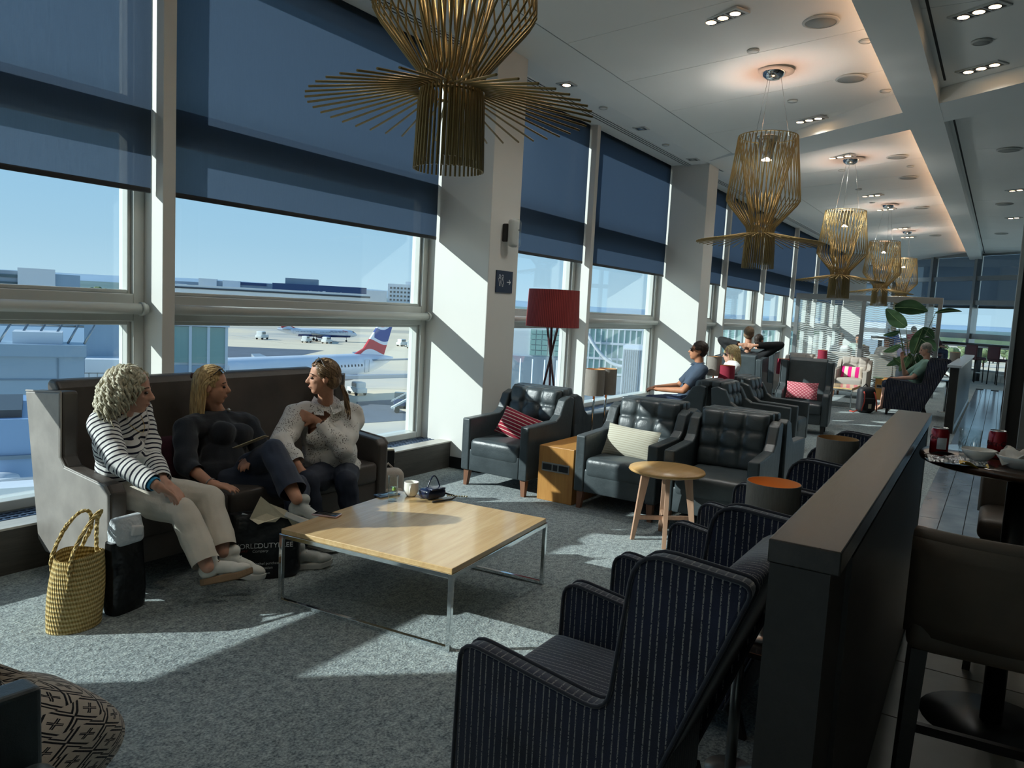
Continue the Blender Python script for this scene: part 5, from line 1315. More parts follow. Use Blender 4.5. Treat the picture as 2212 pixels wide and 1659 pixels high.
W2, Hc, HM, q, TM3, TT = person('woman with blonde hair in a dark navy top and navy trousers, legs crossed', J, SKIN2, (NAVYKNIT, 1.45, .018, .006), (NAVYTR, 1.86, .016, .005, .062), (fr2, V(0, 0, 1)))
BLON = hair_mat('dark blonde', '#8a6d45', '#d3b57f')
blob('hair_base', [('e', Hc + HM @ V(-.022, 0, .036), HM, (.096, .083, .094)), ('e', Hc + HM @ V(-.05, 0, -.03), HM, (.062, .082, .07))], .008, BLON, W2, 2, wrinkle(.003, 120, 2))
def w2_pull(p, u):
    l = HM.transposed() @ (p-Hc); sg = 1 if l.y > 0 else -1
    bk = max(0, min(1, (l.x+.07)/.12)); bk = bk if l.z > -.01 else 0
    return (V(0, 0, -1)*(.45+.8*u+(.9 if l.z < .02 else 0)) + HM @ V(-1.1*bk - .05, sg*.12*(1-u), 0)).normalized()
strands('hair', BLON, W2, scalp_roots(Hc, HM, 250, 5, zmin=-.2, front=.62), coll(Hc, HM) + [(q(J['N']) + V(0, 0, -.02), TM3, (.10, .19, .05))], n=22, ds=.018,
        pull=w2_pull, r=.007, curl=.003, cf=.5, seed=6)
sunglasses(W2, Hc, HM, .055, .100, -.75)
MB().rbox(Hc + HM @ V(-.115, .0, .055), (.03, .05, .035), .01, 2, HM).build('hair_clip', mat('tortoise clip', '#4a2e26', .3), W2)
dws = (q(J['wr'])-q(J['er'])).normalized(); band(W2, q(J['wr']) - dws*.005, dws, .029, .004, METAL, 'bracelet')
MB().ell(TT(.095, .0, .99), (.012, .012, .014), 8, 6).build('pendant', METAL, W2)
MB().tube([TT(.05, -.06, 1.06), TT(.09, 0, .985), TT(.05, .06, 1.06)], .0016, 5).build('necklace', METAL, W2)
shoe(W2, q(J['al']) + V(-.03, .05, -.08), q(J['al']) + V(.10, -.12, -.17), (.3, .2, .9), SHG, SOLEW)
shoe(W2, q(J['ar']) + V(-.03, .03, -.07), q(J['ar']) + V(.16, -.10, -.07), (0, 0, 1), SHG, SOLEW)
p0 = q(J['P'])

# ---- woman in the white blouse
HP, HN = OY(716, 1022, 3.82), OY(702, 874, 3.84)
J = dict(P=HP, N=HN, H=OY(698, 815, 3.78))
J['sr'] = OY(638, 897, 3.94); J['sl'] = OY(762, 897, 3.72)
J['er'] = chain(J['sr'], 608, 958, .275); J['wr'] = J['er'] + V(-.02, -.19, -.12); J['el'] = chain(J['sl'], 742, 970, .275); J['wl'] = chain(J['el'], 684, 908, .23)
J['hr'], J['hl'] = HP + V(-.09, -.03, .0), HP + V(.08, -.05, .0)
J['kr'] = chain(J['hr'], 664, 1040, .42); J['kl'] = chain(J['hl'], 748, 1040, .42)
J['ar'] = V(J['kr'].x+.06, J['kr'].y-.02, .10); J['al'] = V(J['kl'].x+.05, J['kl'].y-.03, .10)
J['handl'] = (cdir(-.75, -.2, .35), cdir(-.3, -.9, .3), .75, -1); J['handr'] = (V(.1, -.6, -.7), V(0, -.5, .8), .3, -1)
fr3 = cdir(-.93, -.36, -.04)
W3, Hc, HM, q, TM3, TT = person('woman in a white eyelet blouse and dark jeans at the window end of the sofa', J, SKIN2, (EYELET, 1.86, .026, .010), (DENIM, 1.9, .014, .004), (fr3, V(0, 0, 1)), bust=.06, belly=.02, wide=1.08)
BRUN = hair_mat('light brown', '#4f3b2b', '#8f7454')
blob('hair_base', [('e', Hc + HM @ V(-.020, 0, .036), HM, (.095, .082, .092)), ('e', Hc + HM @ V(-.055, 0, -.02), HM, (.06, .078, .065))], .008, BRUN, W3, 2, wrinkle(.003, 120, 7))
strands('hair', BRUN, W3, scalp_roots(Hc, HM, 210, 8, zmin=-.1, front=.66), coll(Hc, HM), n=11, ds=.018, pull=lambda p, u: (HM @ V(-.115, 0, -.05) + Hc - p)*(1 if (HM @ V(-.115, 0, -.05) + Hc - p).length > .03 else .05)/max(.05, (HM @ V(-.115, 0, -.05) + Hc - p).length), r=.006, curl=.002, seed=9)
tl = Hc + HM @ V(-.11, 0, -.05)
strands('ponytail', BRUN, W3, [tl + HM @ V(random.uniform(-.01, .01), random.uniform(-.015, .015), random.uniform(-.012, .012)) for i in range(28)], [(q(J['N']) + V(0, 0, -.05), TM3, (.11, .2, .06))], n=12, ds=.02, pull=lambda p, u: (V(0, 0, -1)*(.5+u) + HM @ V(-.35*(1-u), .15, 0)).normalized(), r=.006, curl=.006, cf=.7, seed=4)
sunglasses(W3, Hc, HM, .03, .118, -1.05)
dws = (q(J['wl'])-q(J['el'])).normalized(); wt = band(W3, q(J['wl']) - dws*.035, dws, .029, .014, mat('brown strap', '#4a332a', .5), 'watch_strap')
n_ = (cdir(-.25, -.95, .1) - dws*cdir(-.25, -.95, .1).dot(dws)).normalized()
MB().tube([q(J['wl']) - dws*.035 + n_*.026, q(J['wl']) - dws*.035 + n_*.038], .017, 16).build('watch_face', mat('watch face', '#e5e5e2', .2), wt)
cb = MB()
for s_ in (-1, 1):
    cb.add([TT(.06, s_*.02, 1.04), TT(.125, s_*.03, .90), TT(.115, s_*.09, .93), TT(.03, s_*.10, 1.05), TT(-.05, s_*.06, 1.12)], [(0, 1, 2, 3, 4) if s_ > 0 else (4, 3, 2, 1, 0)])
c_o = cb.build('collar', EYELET, W3); md = c_o.modifiers.new('s', 'SOLIDIFY'); md.thickness = .006
for s_, k in ((1, 'al'), (-1, 'ar')): shoe(W3, q(J[k]) + V(-.0, .06, -.07), q(J[k]) + V(.02, -.16, -.07), (0, 0, 1), SHG, SOLEW)
# folder and wrap on the lap of the woman in navy
f0, f1 = OY(519, 978, 3.75), OY(588, 951, 3.62)
t = tag(MB().box((0, 0, 0), ((f1-f0).length, .13, .004)).build('folder', mat('manila card', '#c9b893', .7), bevel=.002), 'thin beige folder resting on the navy-topped woman lap', 'folder')
t.matrix_world = frame_m((f0+f1)/2 + V(0, .05, .02), f1-f0, V(CAMF.x, CAMF.y, -.16))
# ------------------------------------------------------------------ things on and around the coffee table
TZ = .393
def bent_text(name, s, size, r, m, parent, z, shear=0., a0=0., ext=.0004):
    """lettering wrapped round a vertical cylinder of radius r"""
    o = text_mesh(name, s, size, m, parent, None, ext, 'CENTER', shear)
    for v in o.data.vertices:
        a = a0 + v.co.x/r; rr = r + .0006 + v.co.z; v.co = Vector((rr*math.cos(a), rr*math.sin(a), z + v.co.y))
    return o
CLEAR = glass('clear drinking glass', (.96, .98, .98)); WATER = glass('water', (.93, .97, .97))
p = G(848, 1082, TZ); t = thing('drinking_glass', 'tall straight glass of water with lime on the coffee table', 'glass', (p.x, p.y, TZ))
r_ = .031
MB().lathe([(0, .0), (r_-.002, .0), (r_, .004), (r_, .155), (r_-.0025, .155), (r_-.003, .014), (0, .012)], n=32).build('tumbler', CLEAR, t)
MB().lathe([(0, .0135), (r_-.0036, .015), (r_-.0033, .085), (0, .085)], n=28).build('water', WATER, t)
LIME = mat('lime flesh', '#b8d35a', .4); 
lw = MB().prism([(0, 0), (.018*math.cos(.0), .018*math.sin(0.)), (.018*math.cos(.5), .018*math.sin(.5)), (.018*math.cos(1.0), .018*math.sin(1.0)), (.018*math.cos(1.5), .018*math.sin(1.5))], -.006, .006, 'y').build('lime_wedge', LIME, t); lw.location = (-.008, -.006, .066)
MB().tube([V(.018*math.cos(a), 0, .018*math.sin(a)) for a in (0, .5, 1., 1.5)], .007, 6).build('lime_peel', mat('lime peel', '#5f9a2a', .4), lw)
p = G(888, 1071, TZ); t = thing('mug', 'white ribbed mug with handle on the coffee table', 'mug', (p.x, p.y, TZ), .6)
PORC = mat('white porcelain', '#eceae2', .2, coat=.3)
def mugf(u, v):
    a = 2*PI*u; rr = .026 + .019*min(1, (v/.45))**.6; k = 1 + .012*math.sin(a*36)*(.1 < v < .85)
    return (rr*k*math.cos(a), rr*k*math.sin(a), .088*v)
b = MB(); b.surf(mugf, 144, 10, True); b.lathe([(.045, .088), (.0435, .09), (.0415, .088), (.040, .03), (.0, .012)], n=48); b.lathe([(0, .0), (.026, 0)], n=40); b.build('cup', PORC, t)
MB().tube([V(-.044*1.0, 0, .07), V(-.062, 0, .072), V(-.072, 0, .055), V(-.066, 0, .035), V(-.042, 0, .028)], [.005, .006, .006, .006, .005], 8).build('handle', PORC, t)
t = thing('smartphone', 'pink-edged smartphone lying on the near left edge of the coffee table', 'phone', G(706, 1113, TZ), tang+.25)
MB().rbox((0, 0, .0045), (.075, .15, .009), .0042, 3).build('body', mat('phone rose', '#d8b3ac', .35, metal=.4), t); MB().rbox((0, 0, .0088), (.066, .14, .0012), .0005, 1).build('screen', mat('phone screen', '#0a0c10', .06, spec=.9), t)
t = thing('smartphone', 'blue-cased phone lying behind the tall glass on the coffee table', 'phone', G(836, 1070, TZ), tang+1.25)
MB().rbox((0, 0, .005), (.078, .15, .010), .004, 3).build('case', mat('phone case blue', '#5f7796', .4), t); MB().rbox((0, 0, .0098), (.066, .138, .001), .0004, 1).build('screen', mat('phone screen', '#0a0c10', .06, spec=.9), t)
# navy handbag on the far corner of the table
pb = G(940, 1077, TZ); NBL = leather('navy patent', '#1b2540', .25, .15)
t = thing('handbag', 'small navy leather handbag with loop handle on the far corner of the coffee table', 'bag', (pb.x, pb.y, TZ), tang-.3)
MB().rbox((0, .03, .032), (.15, .11, .062), .025, 3).build('body', NBL, t); MB().rbox((.0, .0, .065), (.11, .07, .012), .006, 2).build('flap', NBL, t)
MB().tube([V(-.055+.11*u, .02, .055 + .085*math.sin(PI*u)) for u in [i/12 for i in range(13)]], .0042, 8).build('handle', NBL, t)
MB().tube([V(.06, .02, .03), V(.11, -.01, .012), V(.13, -.05, .007), V(.06, -.085, .006), V(-.08, -.07, .006)], .006, 8).build('strap', BLACKP, t)
ch = MB()
for i in range(9): ch.ell((.085+.012*i*.9, -.02-.010*i, .010), (.008, .006, .006), 8, 6)
ch.build('chain', mat('pale gold chain', '#d9cfae', .25, metal=.8), t)

# ------------------------------------------------------------------ cushions
def band_mat(name, c0, c1, w, duty, axis, extra=None):
    m, t, b = base(name, c0, .9, spec=.15, sheen=.2); c = t.new('TexCoord'); sp = t.new('SeparateXYZ'); t.link(c.outputs['Object'], sp.inputs[0])
    fr = t.math('FRACT', t.math('ADD', t.math('DIVIDE', sp.outputs[axis], w), 20.)); t.link(t.mix(t.math('LESS_THAN', fr, duty), lin(c0), lin(c1)), b.inputs['Base Color'])
    t.link(t.bump(t.noise(t.coord('Object'), 90, 3), .3, .004), b.inputs['Normal']); return m
cushion('striped_cushion', 'dark red cushion with thin cream stripes on the armchair by the column', .44, .26, .13, band_mat('red stripe', '#8e1f33', '#d9c3b4', .03, .22, 2), (5.735, 3.53, .535), (math.radians(-24), math.radians(14), RZ_MX))
cushion('ribbed_cushion', 'pale silvery ribbed cushion on the black armchair right of the socket box', .46, .27, .13, band_mat('pale rib', '#b9b6a6', '#a19d8c', .018, .3, 2), (5.735, 2.46, .54), (math.radians(-22), math.radians(3), RZ_MX))
cushion('red_cushion', 'dark maroon patterned cushion tucked beside the navy-topped woman on the sofa', .34, .26, .10, mat('maroon print', '#3a1420', .9, var=.4, scale=30), (2.80, 4.13, .60), (math.radians(-18), 0, .2))

# ------------------------------------------------------------------ bags on the floor
def straw_mat():
    m, t, b = base('woven straw', '#c4aa70', .85, spec=.2); co = t.coord('Object'); n = t.noise(co, 120, 3)
    c = t.new('TexCoord'); sp = t.new('SeparateXYZ'); t.link(c.outputs['Object'], sp.inputs[0])
    wv = t.math('SINE', t.math('MULTIPLY', sp.outputs[2], 300.)); an = t.math('ARCTAN2', sp.outputs[1], sp.outputs[0]); w2 = t.math('SINE', t.math('ADD', t.math('MULTIPLY', an, 60.), t.math('MULTIPLY', sp.outputs[2], 120.)))
    h = t.math('ADD', t.math('ADD', wv, t.math('MULTIPLY', w2, .6)), n)
    t.link(t.ramp(t.math('ADD', t.math('MULTIPLY', h, .18), t.math('MULTIPLY', n, .45)), [(.0, lin('#8d7442')), (.3, lin('#c2a566')), (.6, lin('#e2cf9b'))]), b.inputs['Base Color']); t.link(t.bump(h, .7, .006), b.inputs['Normal']); return m
STRAW = straw_mat()
t = thing('straw_bag', 'woven straw bucket bag with braided handles standing by the sofa arm', 'bag', (1.85, 3.54, 0), .3)
def bagf(u, v):
    a = 2*PI*u; rx, ry = .128 - .012*v + .012*math.sin(PI*v), .10 - .01*v + .01*math.sin(PI*v); k = 1+.03*math.sin(3*a+2*v)
    return (rx*k*math.cos(a) + .03*v, ry*k*math.sin(a), .34*v - .012*math.cos(2*a)*v)
b = MB(); b.surf(bagf, 48, 24, True); b.surf(lambda u, v: tuple(Vector(bagf(1-u, 1-v*.9))*1 - Vector((.006*math.cos(2*PI*(1-u)), .006*math.sin(2*PI*(1-u)), 0))), 48, 16, True)
b.add([bagf(i/48, 0) for i in range(48)], [tuple(range(47, -1, -1))]); b.build('basket', STRAW, t)
def braid(pts, r, parent, m, name='handle'):
    b = MB(); n = 44; P_ = [Vector(p) for p in pts]
    def at(u):
        x = u*(len(P_)-1); i = min(int(x), len(P_)-2); f_ = x-i; a, b_, c, d = P_[max(i-1, 0)], P_[i], P_[i+1], P_[min(i+2, len(P_)-1)]
        return .5*((2*b_) + (c-a)*f_ + (2*a-5*b_+4*c-d)*f_*f_ + (3*b_-a-3*c+d)*f_**3)
    for k in range(3):
        ph = 2*PI*k/3; b.tube([at(i/n) + V(math.cos(i*.9+ph), math.sin(i*.9+ph), math.sin(i*.9*2+ph)*.5)*r*.6 for i in range(n+1)], r*.75, 6)
    return b.build(name, m, parent)
braid([V(-.085, -.045, .10), V(-.08, -.055, .32), V(.0, -.02, .40), V(.12, .02, .47), V(.19, .03, .50), V(.185, .05, .44), V(.13, .0, .34), V(.13, -.01, .22)], .008, t, STRAW)
braid([V(-.06, .06, .24), V(-.055, .075, .33), V(.03, .09, .44), V(.12, .09, .50), V(.17, .08, .49), V(.17, .07, .42), V(.12, .075, .33), V(.12, .07, .22)], .008, t, STRAW)
GLOSSB = mat('black polythene', '#0e1013', .28, bump=.6, bscale=9, bdist=.03); BAGW = mat('cream polythene', '#d8cfb4', .45, bump=.3, bscale=20, bdist=.01); CLEARB = mat('white plastic film', '#d5dce0', .35, bump=.8, bscale=30, bdist=.02)
PRINT = mat('grey bag print', '#b9bcbc', .5); PRINTR = mat('red bag print', '#7d2a2a', .5)
def softbag(parent, w, d, h, m, seed, top=.25, name='bag_body', lean=0.):
    r = np.random.RandomState(seed); K = r.normal(size=(8, 3)); ph = r.uniform(0, 6.28, 8)
    def f_(u, v):
        a = 2*PI*u; c, s = math.cos(a), math.sin(a); q_ = 4.; sc = (abs(c)**q_ + abs(s)**q_)**(-1/q_); k = 1 - (1-top)*max(0, (v-.55)/.45)**1.3
        x, y, z = w/2*c*sc*(1-.12*max(0, v-.5)), d/2*s*sc*k, h*v
        nn = sum(math.sin(K[i][0]*x*38 + K[i][1]*y*38 + K[i][2]*z*30 + ph[i]) for i in range(8))/8
        e_ = min(1, v/.08); return (x*(1+.05*nn)*(.9+.1*e_) + lean*v, y*(1+.10*nn)*(.9+.1*e_), z + .006*nn*v)
    b = MB(); b.surf(f_, 48, 30, True); b.add([f_(i/48, 0) for i in range(48)], [tuple(range(47, -1, -1))]); b.add([f_(i/48, 1) for i in range(48)], [tuple(range(48))])
    return b.build(name, m, parent)
# centre bag
c0 = G(588, 1250, 0); face_cam = math.atan2(-c0.x, c0.y)     # local -Y towards the camera
fz = math.atan2(c0.y, c0.x) - PI/2
t = thing('shopping_bag', 'large black duty free carrier bag with white lettering in front of the sofa', 'bag', (c0.x+.02, c0.y+.10, 0), fz+.04)
bg = softbag(t, .40, .20, .36, GLOSSB, 4, .35)
b = MB(); b.add([(-.07, -.03, .33), (-.02, -.035, .455), (.02, -.02, .41), (.10, -.02, .37), (.16, -.03, .30), (.17, -.035, .22), (.145, -.05, .26), (.11, -.045, .325), (.075, -.04, .335), (.05, -.045, .31), (.0, -.055, .315), (-.03, -.06, .305)], [tuple(range(11, -1, -1))]); b.v = [(x*1.15, y-.02, z*1.03) for x, y, z in b.v]; o = b.build('handle_panel', BAGW, t); o.modifiers.new('s', 'SOLIDIFY').thickness = .003
b = MB(); b.add([(-.16, -.02, .28), (-.12, -.03, .37), (-.09, -.03, .36), (-.14, -.045, .24), (-.17, -.04, .18)], [(4, 3, 2, 1, 0)]); o = b.build('side_flap', CLEARB, t); o.modifiers.new('s', 'SOLIDIFY').thickness = .003
def onbag(s, size, x, z, m, al='LEFT', sh=0): text_mesh('lettering', s, size, m, t, frame_m((x, -.112, z), (1, 0, 0), (0, 0, 1)), .001, al, sh)
onbag('WORLD', .040, -.175, .20, PRINT); onbag('DUTYFREE', .040, -.035, .20, mat('white bag print', '#dcdedd', .5))
onbag('A', .018, -.175, .172, PRINT, sh=.2); onbag('DUFRY', .018, -.145, .172, PRINTR, sh=.2); onbag('Company', .022, -.065, .171, PRINT, sh=.2)
onbag('Do not open alcohol purchases', .021, -.175, .098, PRINT); onbag('until your final destination', .021, -.175, .073, PRINT); onbag('worlddutyfree.com', .017, -.10, .042, PRINT)
# bag behind the straw bag
t = thing('shopping_bag', 'slim black plastic bag with white film top squeezed between straw bag and sofa arm', 'bag', (2.09, 3.54, 0), .2)
softbag(t, .20, .11, .36, GLOSSB, 9, .6); softbag(t, .17, .09, .13, CLEARB, 11, .5, 'film_top').location = (.01, .0, .34)
MB().rbox((.035, -.04, .40), (.07, .03, .05), .008, 2, (.1, .2, .1)).build('carton', mat('white card', '#e3e6e6', .5), t)
# paper bag by the window
pw = G(842, 1062, 0); t = thing('shopping_bag', 'stiff black duty free bag with a cream top by the window plinth', 'bag', (4.50, 4.12, 0), -.55)
MB().hexa([V(-.15, -.06, 0), V(.15, -.06, 0), V(.15, .06, 0), V(-.15, .06, 0), V(-.155, -.045, .40), V(.155, -.045, .40), V(.155, .045, .40), V(-.155, .045, .40)]).build('bag_body', mat('black paper', '#0c0d0f', .5), t, bevel=.004)
MB().hexa([V(-.155, -.046, .31), V(.155, -.046, .30), V(.155, .046, .30), V(-.155, .046, .31), V(-.155, -.03, .415), V(.155, -.03, .41), V(.155, .03, .41), V(-.155, .03, .415)]).build('cream_top', BAGW, t)
text_mesh('lettering', 'DUTY FREE', .04, PRINT, t, frame_m((.02, -.057, .12), (1, 0, 0), (0, 0, 1)), .001); text_mesh('lettering', 'your final destination', .018, mat('dark print', '#2a2a28', .6), t, frame_m((.03, -.048, .325), (1, 0, 0), (0, 0, 1)), .001)
# pale backpack behind the legs of the woman in white
t = thing('backpack', 'pale grey backpack on the floor against the far sofa arm', 'bag', (4.30, 3.78, 0), -.5)
PBK = mat('pale canvas', '#b3aa9e', .8, var=.08, scale=30, bump=.3, bscale=90)
MB().rbox((0, 0, .17), (.22, .14, .34), .06, 4).build('bag_body', PBK, t); MB().rbox((0, -.075, .12), (.16, .05, .16), .022, 3).build('pocket', PBK, t); MB().tube([V(-.04, .03, .33), V(0, .03, .37), V(.04, .03, .33)], .008, 8).build('handle', PBK, t)

# ------------------------------------------------------------------ left foreground: armchair, patterned sack, sandal
dup(A0, (.535, 1.655, 0), RZ_PX, 'black leather armchair with a patterned sack beside its arm', GA)
def hexknit():
    m, t, b = base('geometric knit', '#a79d90', .9, spec=.15, sheen=.2); co = t.coord('UV')
    c = t.new('TexCoord'); mp = t.new('Mapping'); mp.inputs['Scale'].default_value = (13, 9, 1); t.link(c.outputs['UV'], mp.inputs[0]); sp = t.new('SeparateXYZ'); t.link(mp.outputs[0], sp.inputs[0])
    u, v = sp.outputs[0], sp.outputs[1]
    def tri(x): return t.math('ABSOLUTE', t.math('SUBTRACT', t.math('FRACT', x), .5))
    row = t.math('FLOOR', v); uo = t.math('ADD', u, t.math('MULTIPLY', t.math('MODULO', row, 2.), .5))
    d = t.math('ADD', tri(uo), t.math('MULTIPLY', tri(v), .8))
    l1 = t.math('LESS_THAN', t.math('ABSOLUTE', t.math('SUBTRACT', d, .47)), .045); l2 = t.math('LESS_THAN', t.math('ABSOLUTE', t.math('SUBTRACT', d, .62)), .035)
    l3 = t.math('MULTIPLY', t.math('LESS_THAN', d, .28), t.math('LESS_THAN', t.math('ABSOLUTE', t.math('SUBTRACT', t.math('ABSOLUTE', t.math('SUBTRACT', tri(uo), tri(v))), .04)), .03))
    ln = t.math('MAXIMUM', t.math('MAXIMUM', l1, l2), l3); n = t.noise(t.coord('Object'), 130, 2)
    t.link(t.mix(ln, lin('#b3a99c'), lin('#15161c')), b.inputs['Base Color']); t.link(t.bump(n, .4, .005), b.inputs['Normal']); return m
t = thing('fabric_sack', 'soft cream and black geometric-patterned sack beside the near black armchair', 'bag', (1.06, 2.40, 0), -.4)
def sack(u, v):
    a = 2*PI*u; rr = (.30*math.sin(PI*min(1, v*1.05+.12))**.55)*(1 if v < .72 else 1-.55*(v-.72)/.28); rr *= 1+.05*math.sin(4*a+v*5); h = .50*v
    return (rr*math.cos(a)*1.05 - .05*v, rr*math.sin(a)*.72 + .12*max(0, v-.6), h + (.03*math.sin(3*a) if v > .8 else 0))
b = MB(); nu, nv = 48, 24; b.surf(sack, nu, nv); me = b.mesh('sack', hexknit()); uv = me.uv_layers.new(name='UVMap')
for poly in me.polygons:
    for li in poly.loop_indices:
        vi = me.loops[li].vertex_index; uv.data[li].uv = ((vi % (nu+1))/nu, (vi//(nu+1))/nv)
mobj('sack', me, t)
MB().add([sack(i/24, 0) for i in range(24)], [tuple(range(23, -1, -1))]).build('base', mat('sack base', '#3a3834', .9), t)
MB().tube([sack(i/24, 1) for i in range(25)], .008, 6).build('rim', mat('sack rim', '#24252b', .8), t)
sp_ = G(92, 1580, .22); t = thing('sandal', 'beige strapped sandal resting against the patterned sack', 'shoe', (.97, 2.16, .0), .9)
SAN = mat('sandal beige', '#a89880', .7); SANW = mat('sandal strap', '#cfcac0', .6)
b = MB(); b.prism([(-.12, -.035), (-.05, -.04), (.06, -.045), (.12, -.03), (.13, 0), (.12, .03), (.06, .045), (-.05, .04), (-.12, .035)], 0, .04, 'z'); so1 = b.build('sole', SAN, t, bevel=.01)
MB().tube([V(.05, -.045, .03), V(.05, -.03, .075), V(.05, .03, .075), V(.05, .045, .03)], .012, 8).build('strap', SANW, t); MB().tube([V(-.06, -.04, .03), V(-.05, -.03, .08), V(-.05, .03, .08), V(-.06, .04, .03)], .012, 8).build('strap', SANW, t)
sp_ = G(100, 1600, .08); t.rotation_euler = (.5, -.5, 2.2); t.location = (1.00, 2.17, .17)

# ------------------------------------------------------------------ bar table with leftovers, bar stools
BTZ = 1.10; BT = thing('bar_table', 'round dark wood bar table with cans and dishes beside the partition', 'table', (3.60, -.115, 0))
BARW = wood('bar table wood', '#3a271d', '#5a3d2c', .16, axis=0, coat=.6)
MB().lathe([(0, BTZ-.035), (.34, BTZ-.035), (.355, BTZ-.028), (.36, BTZ-.016), (.355, BTZ-.004), (.345, BTZ), (0, BTZ)], n=64).build('tabletop', BARW, BT)
MB().cyl((0, 0, .02), (0, 0, BTZ-.035), .04, n=20).build('column', BLACKP, BT); MB().lathe([(0, 0), (.26, 0), (.26, .012), (.05, .024), (0, .024)], n=32).build('base', BLACKP, BT)
CANR = mat('can red', '#9c1420', .22, metal=.55, coat=.4); CANM = mat('can metal', '#c9cbcb', .2, metal=1.); CANK = mat('can black print', '#120a0b', .4)
def can(label, p, a0, script):
    t = thing('drink_can', label, 'can', (p.x, p.y, BTZ), 0, 'red drink cans on the bar table'); r = .0328
    MB().lathe([(0, .004), (.022, .004), (.025, 0), (.029, .004), (r, .012), (r, .098), (.0285, .109)], n=36).build('body', CANR, t)
    MB().lathe([(.0285, .109), (.0285, .113), (.0265, .113), (.0255, .109), (0, .109)], n=36).build('lid', CANM, t); MB().rbox((.004, 0, .1105), (.022, .014, .002), .001, 1).build('tab', CANM, t)
    if script: bent_text('lettering', 'Coca-Cola', .026, r, CANK, t, .062, .35, a0)
    else:
        bb_ = MB(); bb_.lathe([(r+.0004, .03), (r+.0004, .075)], n=10, arc=1.1); o = bb_.build('label_panel', mat('can white panel', '#cfd3d6', .3), t); o.rotation_euler = (0, 0, a0)
        bent_text('lettering', 'Coca-Cola', .022, r, CANK, t, .075, .35, a0-1.4)
    return t
fa = PI + .06
can('red drink can with a pale side panel, beside the partition worktop', G(2026, 984, BTZ), PI-.2, False)
can('red drink can with dark script lettering, beside the stacked white dishes', G(2150, 990, BTZ), fa, True)
p = G(2092, 978, BTZ); t = thing('tumbler', 'clear cut-glass tumbler with arched pattern between the two red cans', 'glass', (p.x, p.y, BTZ))
MB().lathe([(0, 0), (.034, 0), (.036, .004), (.043, .098), (.041, .098), (.034, .014), (0, .012)], n=48).build('tumbler', CLEAR, t)
ca = MB()
for k in range(6):
    for rr in (.018, .028, .038):
        a0 = 2*PI*k/6; ca.tube([V((.0375+.0045*(z/.098))*math.cos(a), (.0375+.0045*(z/.098))*math.sin(a), z) for a, z in [(a0 + (rr/.04)*math.cos(w), .022 + rr*1.5*math.sin(w)) for w in [i*PI/10 for i in range(11)]]], .0011, 5)
ca.build('cut_pattern', CLEAR, t)
def bowl(name, label, p, r, h, z=BTZ):
    t = thing(name, label, 'bowl', (p.x, p.y, z)); MB().lathe([(0, 0), (r*.45, 0), (r*.5, .004), (r*.8, h*.5), (r, h), (r-.004, h+.001), (r*.78, h*.52), (r*.45, .008), (0, .008)], n=48).build('dish', PORC, t); return t
bowl('bowl', 'small white bowl standing on the torn foil packet', G(2112, 998, BTZ), .062, .045, BTZ+.004)
pb = bowl('plate_bowl', 'wide white bowl with a crumpled paper napkin on the bar table', G(2205, 1012, BTZ), .085, .045)
NAP = mat('paper napkin', '#e3ded6', .9)
b = MB(); rn = random.Random(3)
b.surf(lambda u, v: ((u-.5)*.13 + .012*math.sin(9*v), (v-.5)*.12 + .012*math.sin(8*u), .035 + .03*math.sin(5*u+2)*math.sin(4*v+1) + .02*abs(math.sin(7*u+3*v))), 10, 10); nb = b.build('napkin', NAP, pb); nb.modifiers.new('s', 'SOLIDIFY').thickness = .0015
p = G(2066, 1000, BTZ); t = thing('foil_packet', 'torn silver and yellow snack packet on the bar table', 'packet', (p.x, p.y, BTZ), -1.35)
FOIL = mat('crumpled foil', '#c9cdd0', .18, metal=.95, bump=1., bscale=45, bdist=.02); YEL = mat('packet yellow', '#d8b02a', .35); PBL = mat('packet black', '#17171a', .35)
b = MB(); b.surf(lambda u, v: ((u-.5)*.20, (v-.5)*.10, .004 + .016*abs(math.sin(6*u+2*v))*math.sin(PI*v)**.5 + .012*math.sin(PI*u)*v), 16, 8, smooth=False); b.surf(lambda u, v: ((u-.5)*.20, (.5-v)*.10, .001), 2, 2); b.build('foil', FOIL, t)
b = MB(); b.surf(lambda u, v: ((u-.5)*.20, .05 + .03*v, .014 + .018*math.sin(5*u)*(1-v)), 10, 3, smooth=False); o = b.build('printed_flap', PBL, t); o.modifiers.new('s', 'SOLIDIFY').thickness = .001
b = MB(); b.surf(lambda u, v: (.0 + u*.095, -.055+.02*v, .006 + .012*math.sin(6*u+v)), 8, 3, smooth=False); o = b.build('yellow_edge', YEL, t); o.modifiers.new('s', 'SOLIDIFY').thickness = .001
TAN = leather('brown stool leather', '#5b5046', .5, .15)
def bar_stool(name, label, loc, rz, group='brown leather bar stools'):
    """front at -Y"""
    t = thing(name, label, 'bar stool', loc, rz, group)
    def bk(u, v): x = (u-.5)*.46; return (x, .20 + .05*v - .05*(2*u-1)**2, .70 + .30*v)
    b = MB(); b.surf(bk, 14, 6); o = b.build('backrest', TAN, t); s = o.modifiers.new('s', 'SOLIDIFY'); s.thickness = .05; s.offset = 0
    MB().tube([Vector(bk(i/14, 1)) for i in range(15)], .024, 10).build('top_roll', TAN, o)
    MB().rbox((0, -.02, .69), (.46, .44, .10), .035, 3).build('seat', TAN, t)
    for sx in (-1, 1):
        for sy in (-1, 1): b = MB(); leg_taper(b, sx*.19, sy*.17, 0, .65, .022, .016, sx*.02, sy*.03); b.build('leg', DARKW, t)
    for sy in (-1, 1): MB().bb(-.20, .20, sy*.185-.012, sy*.185+.012, .22, .25).build('footrest', DARKW, t)
    for sx in (-1, 1): MB().bb(sx*.2-.012, sx*.2+.012, -.185, .185, .30, .33).build('stretcher', DARKW, t)
    return t
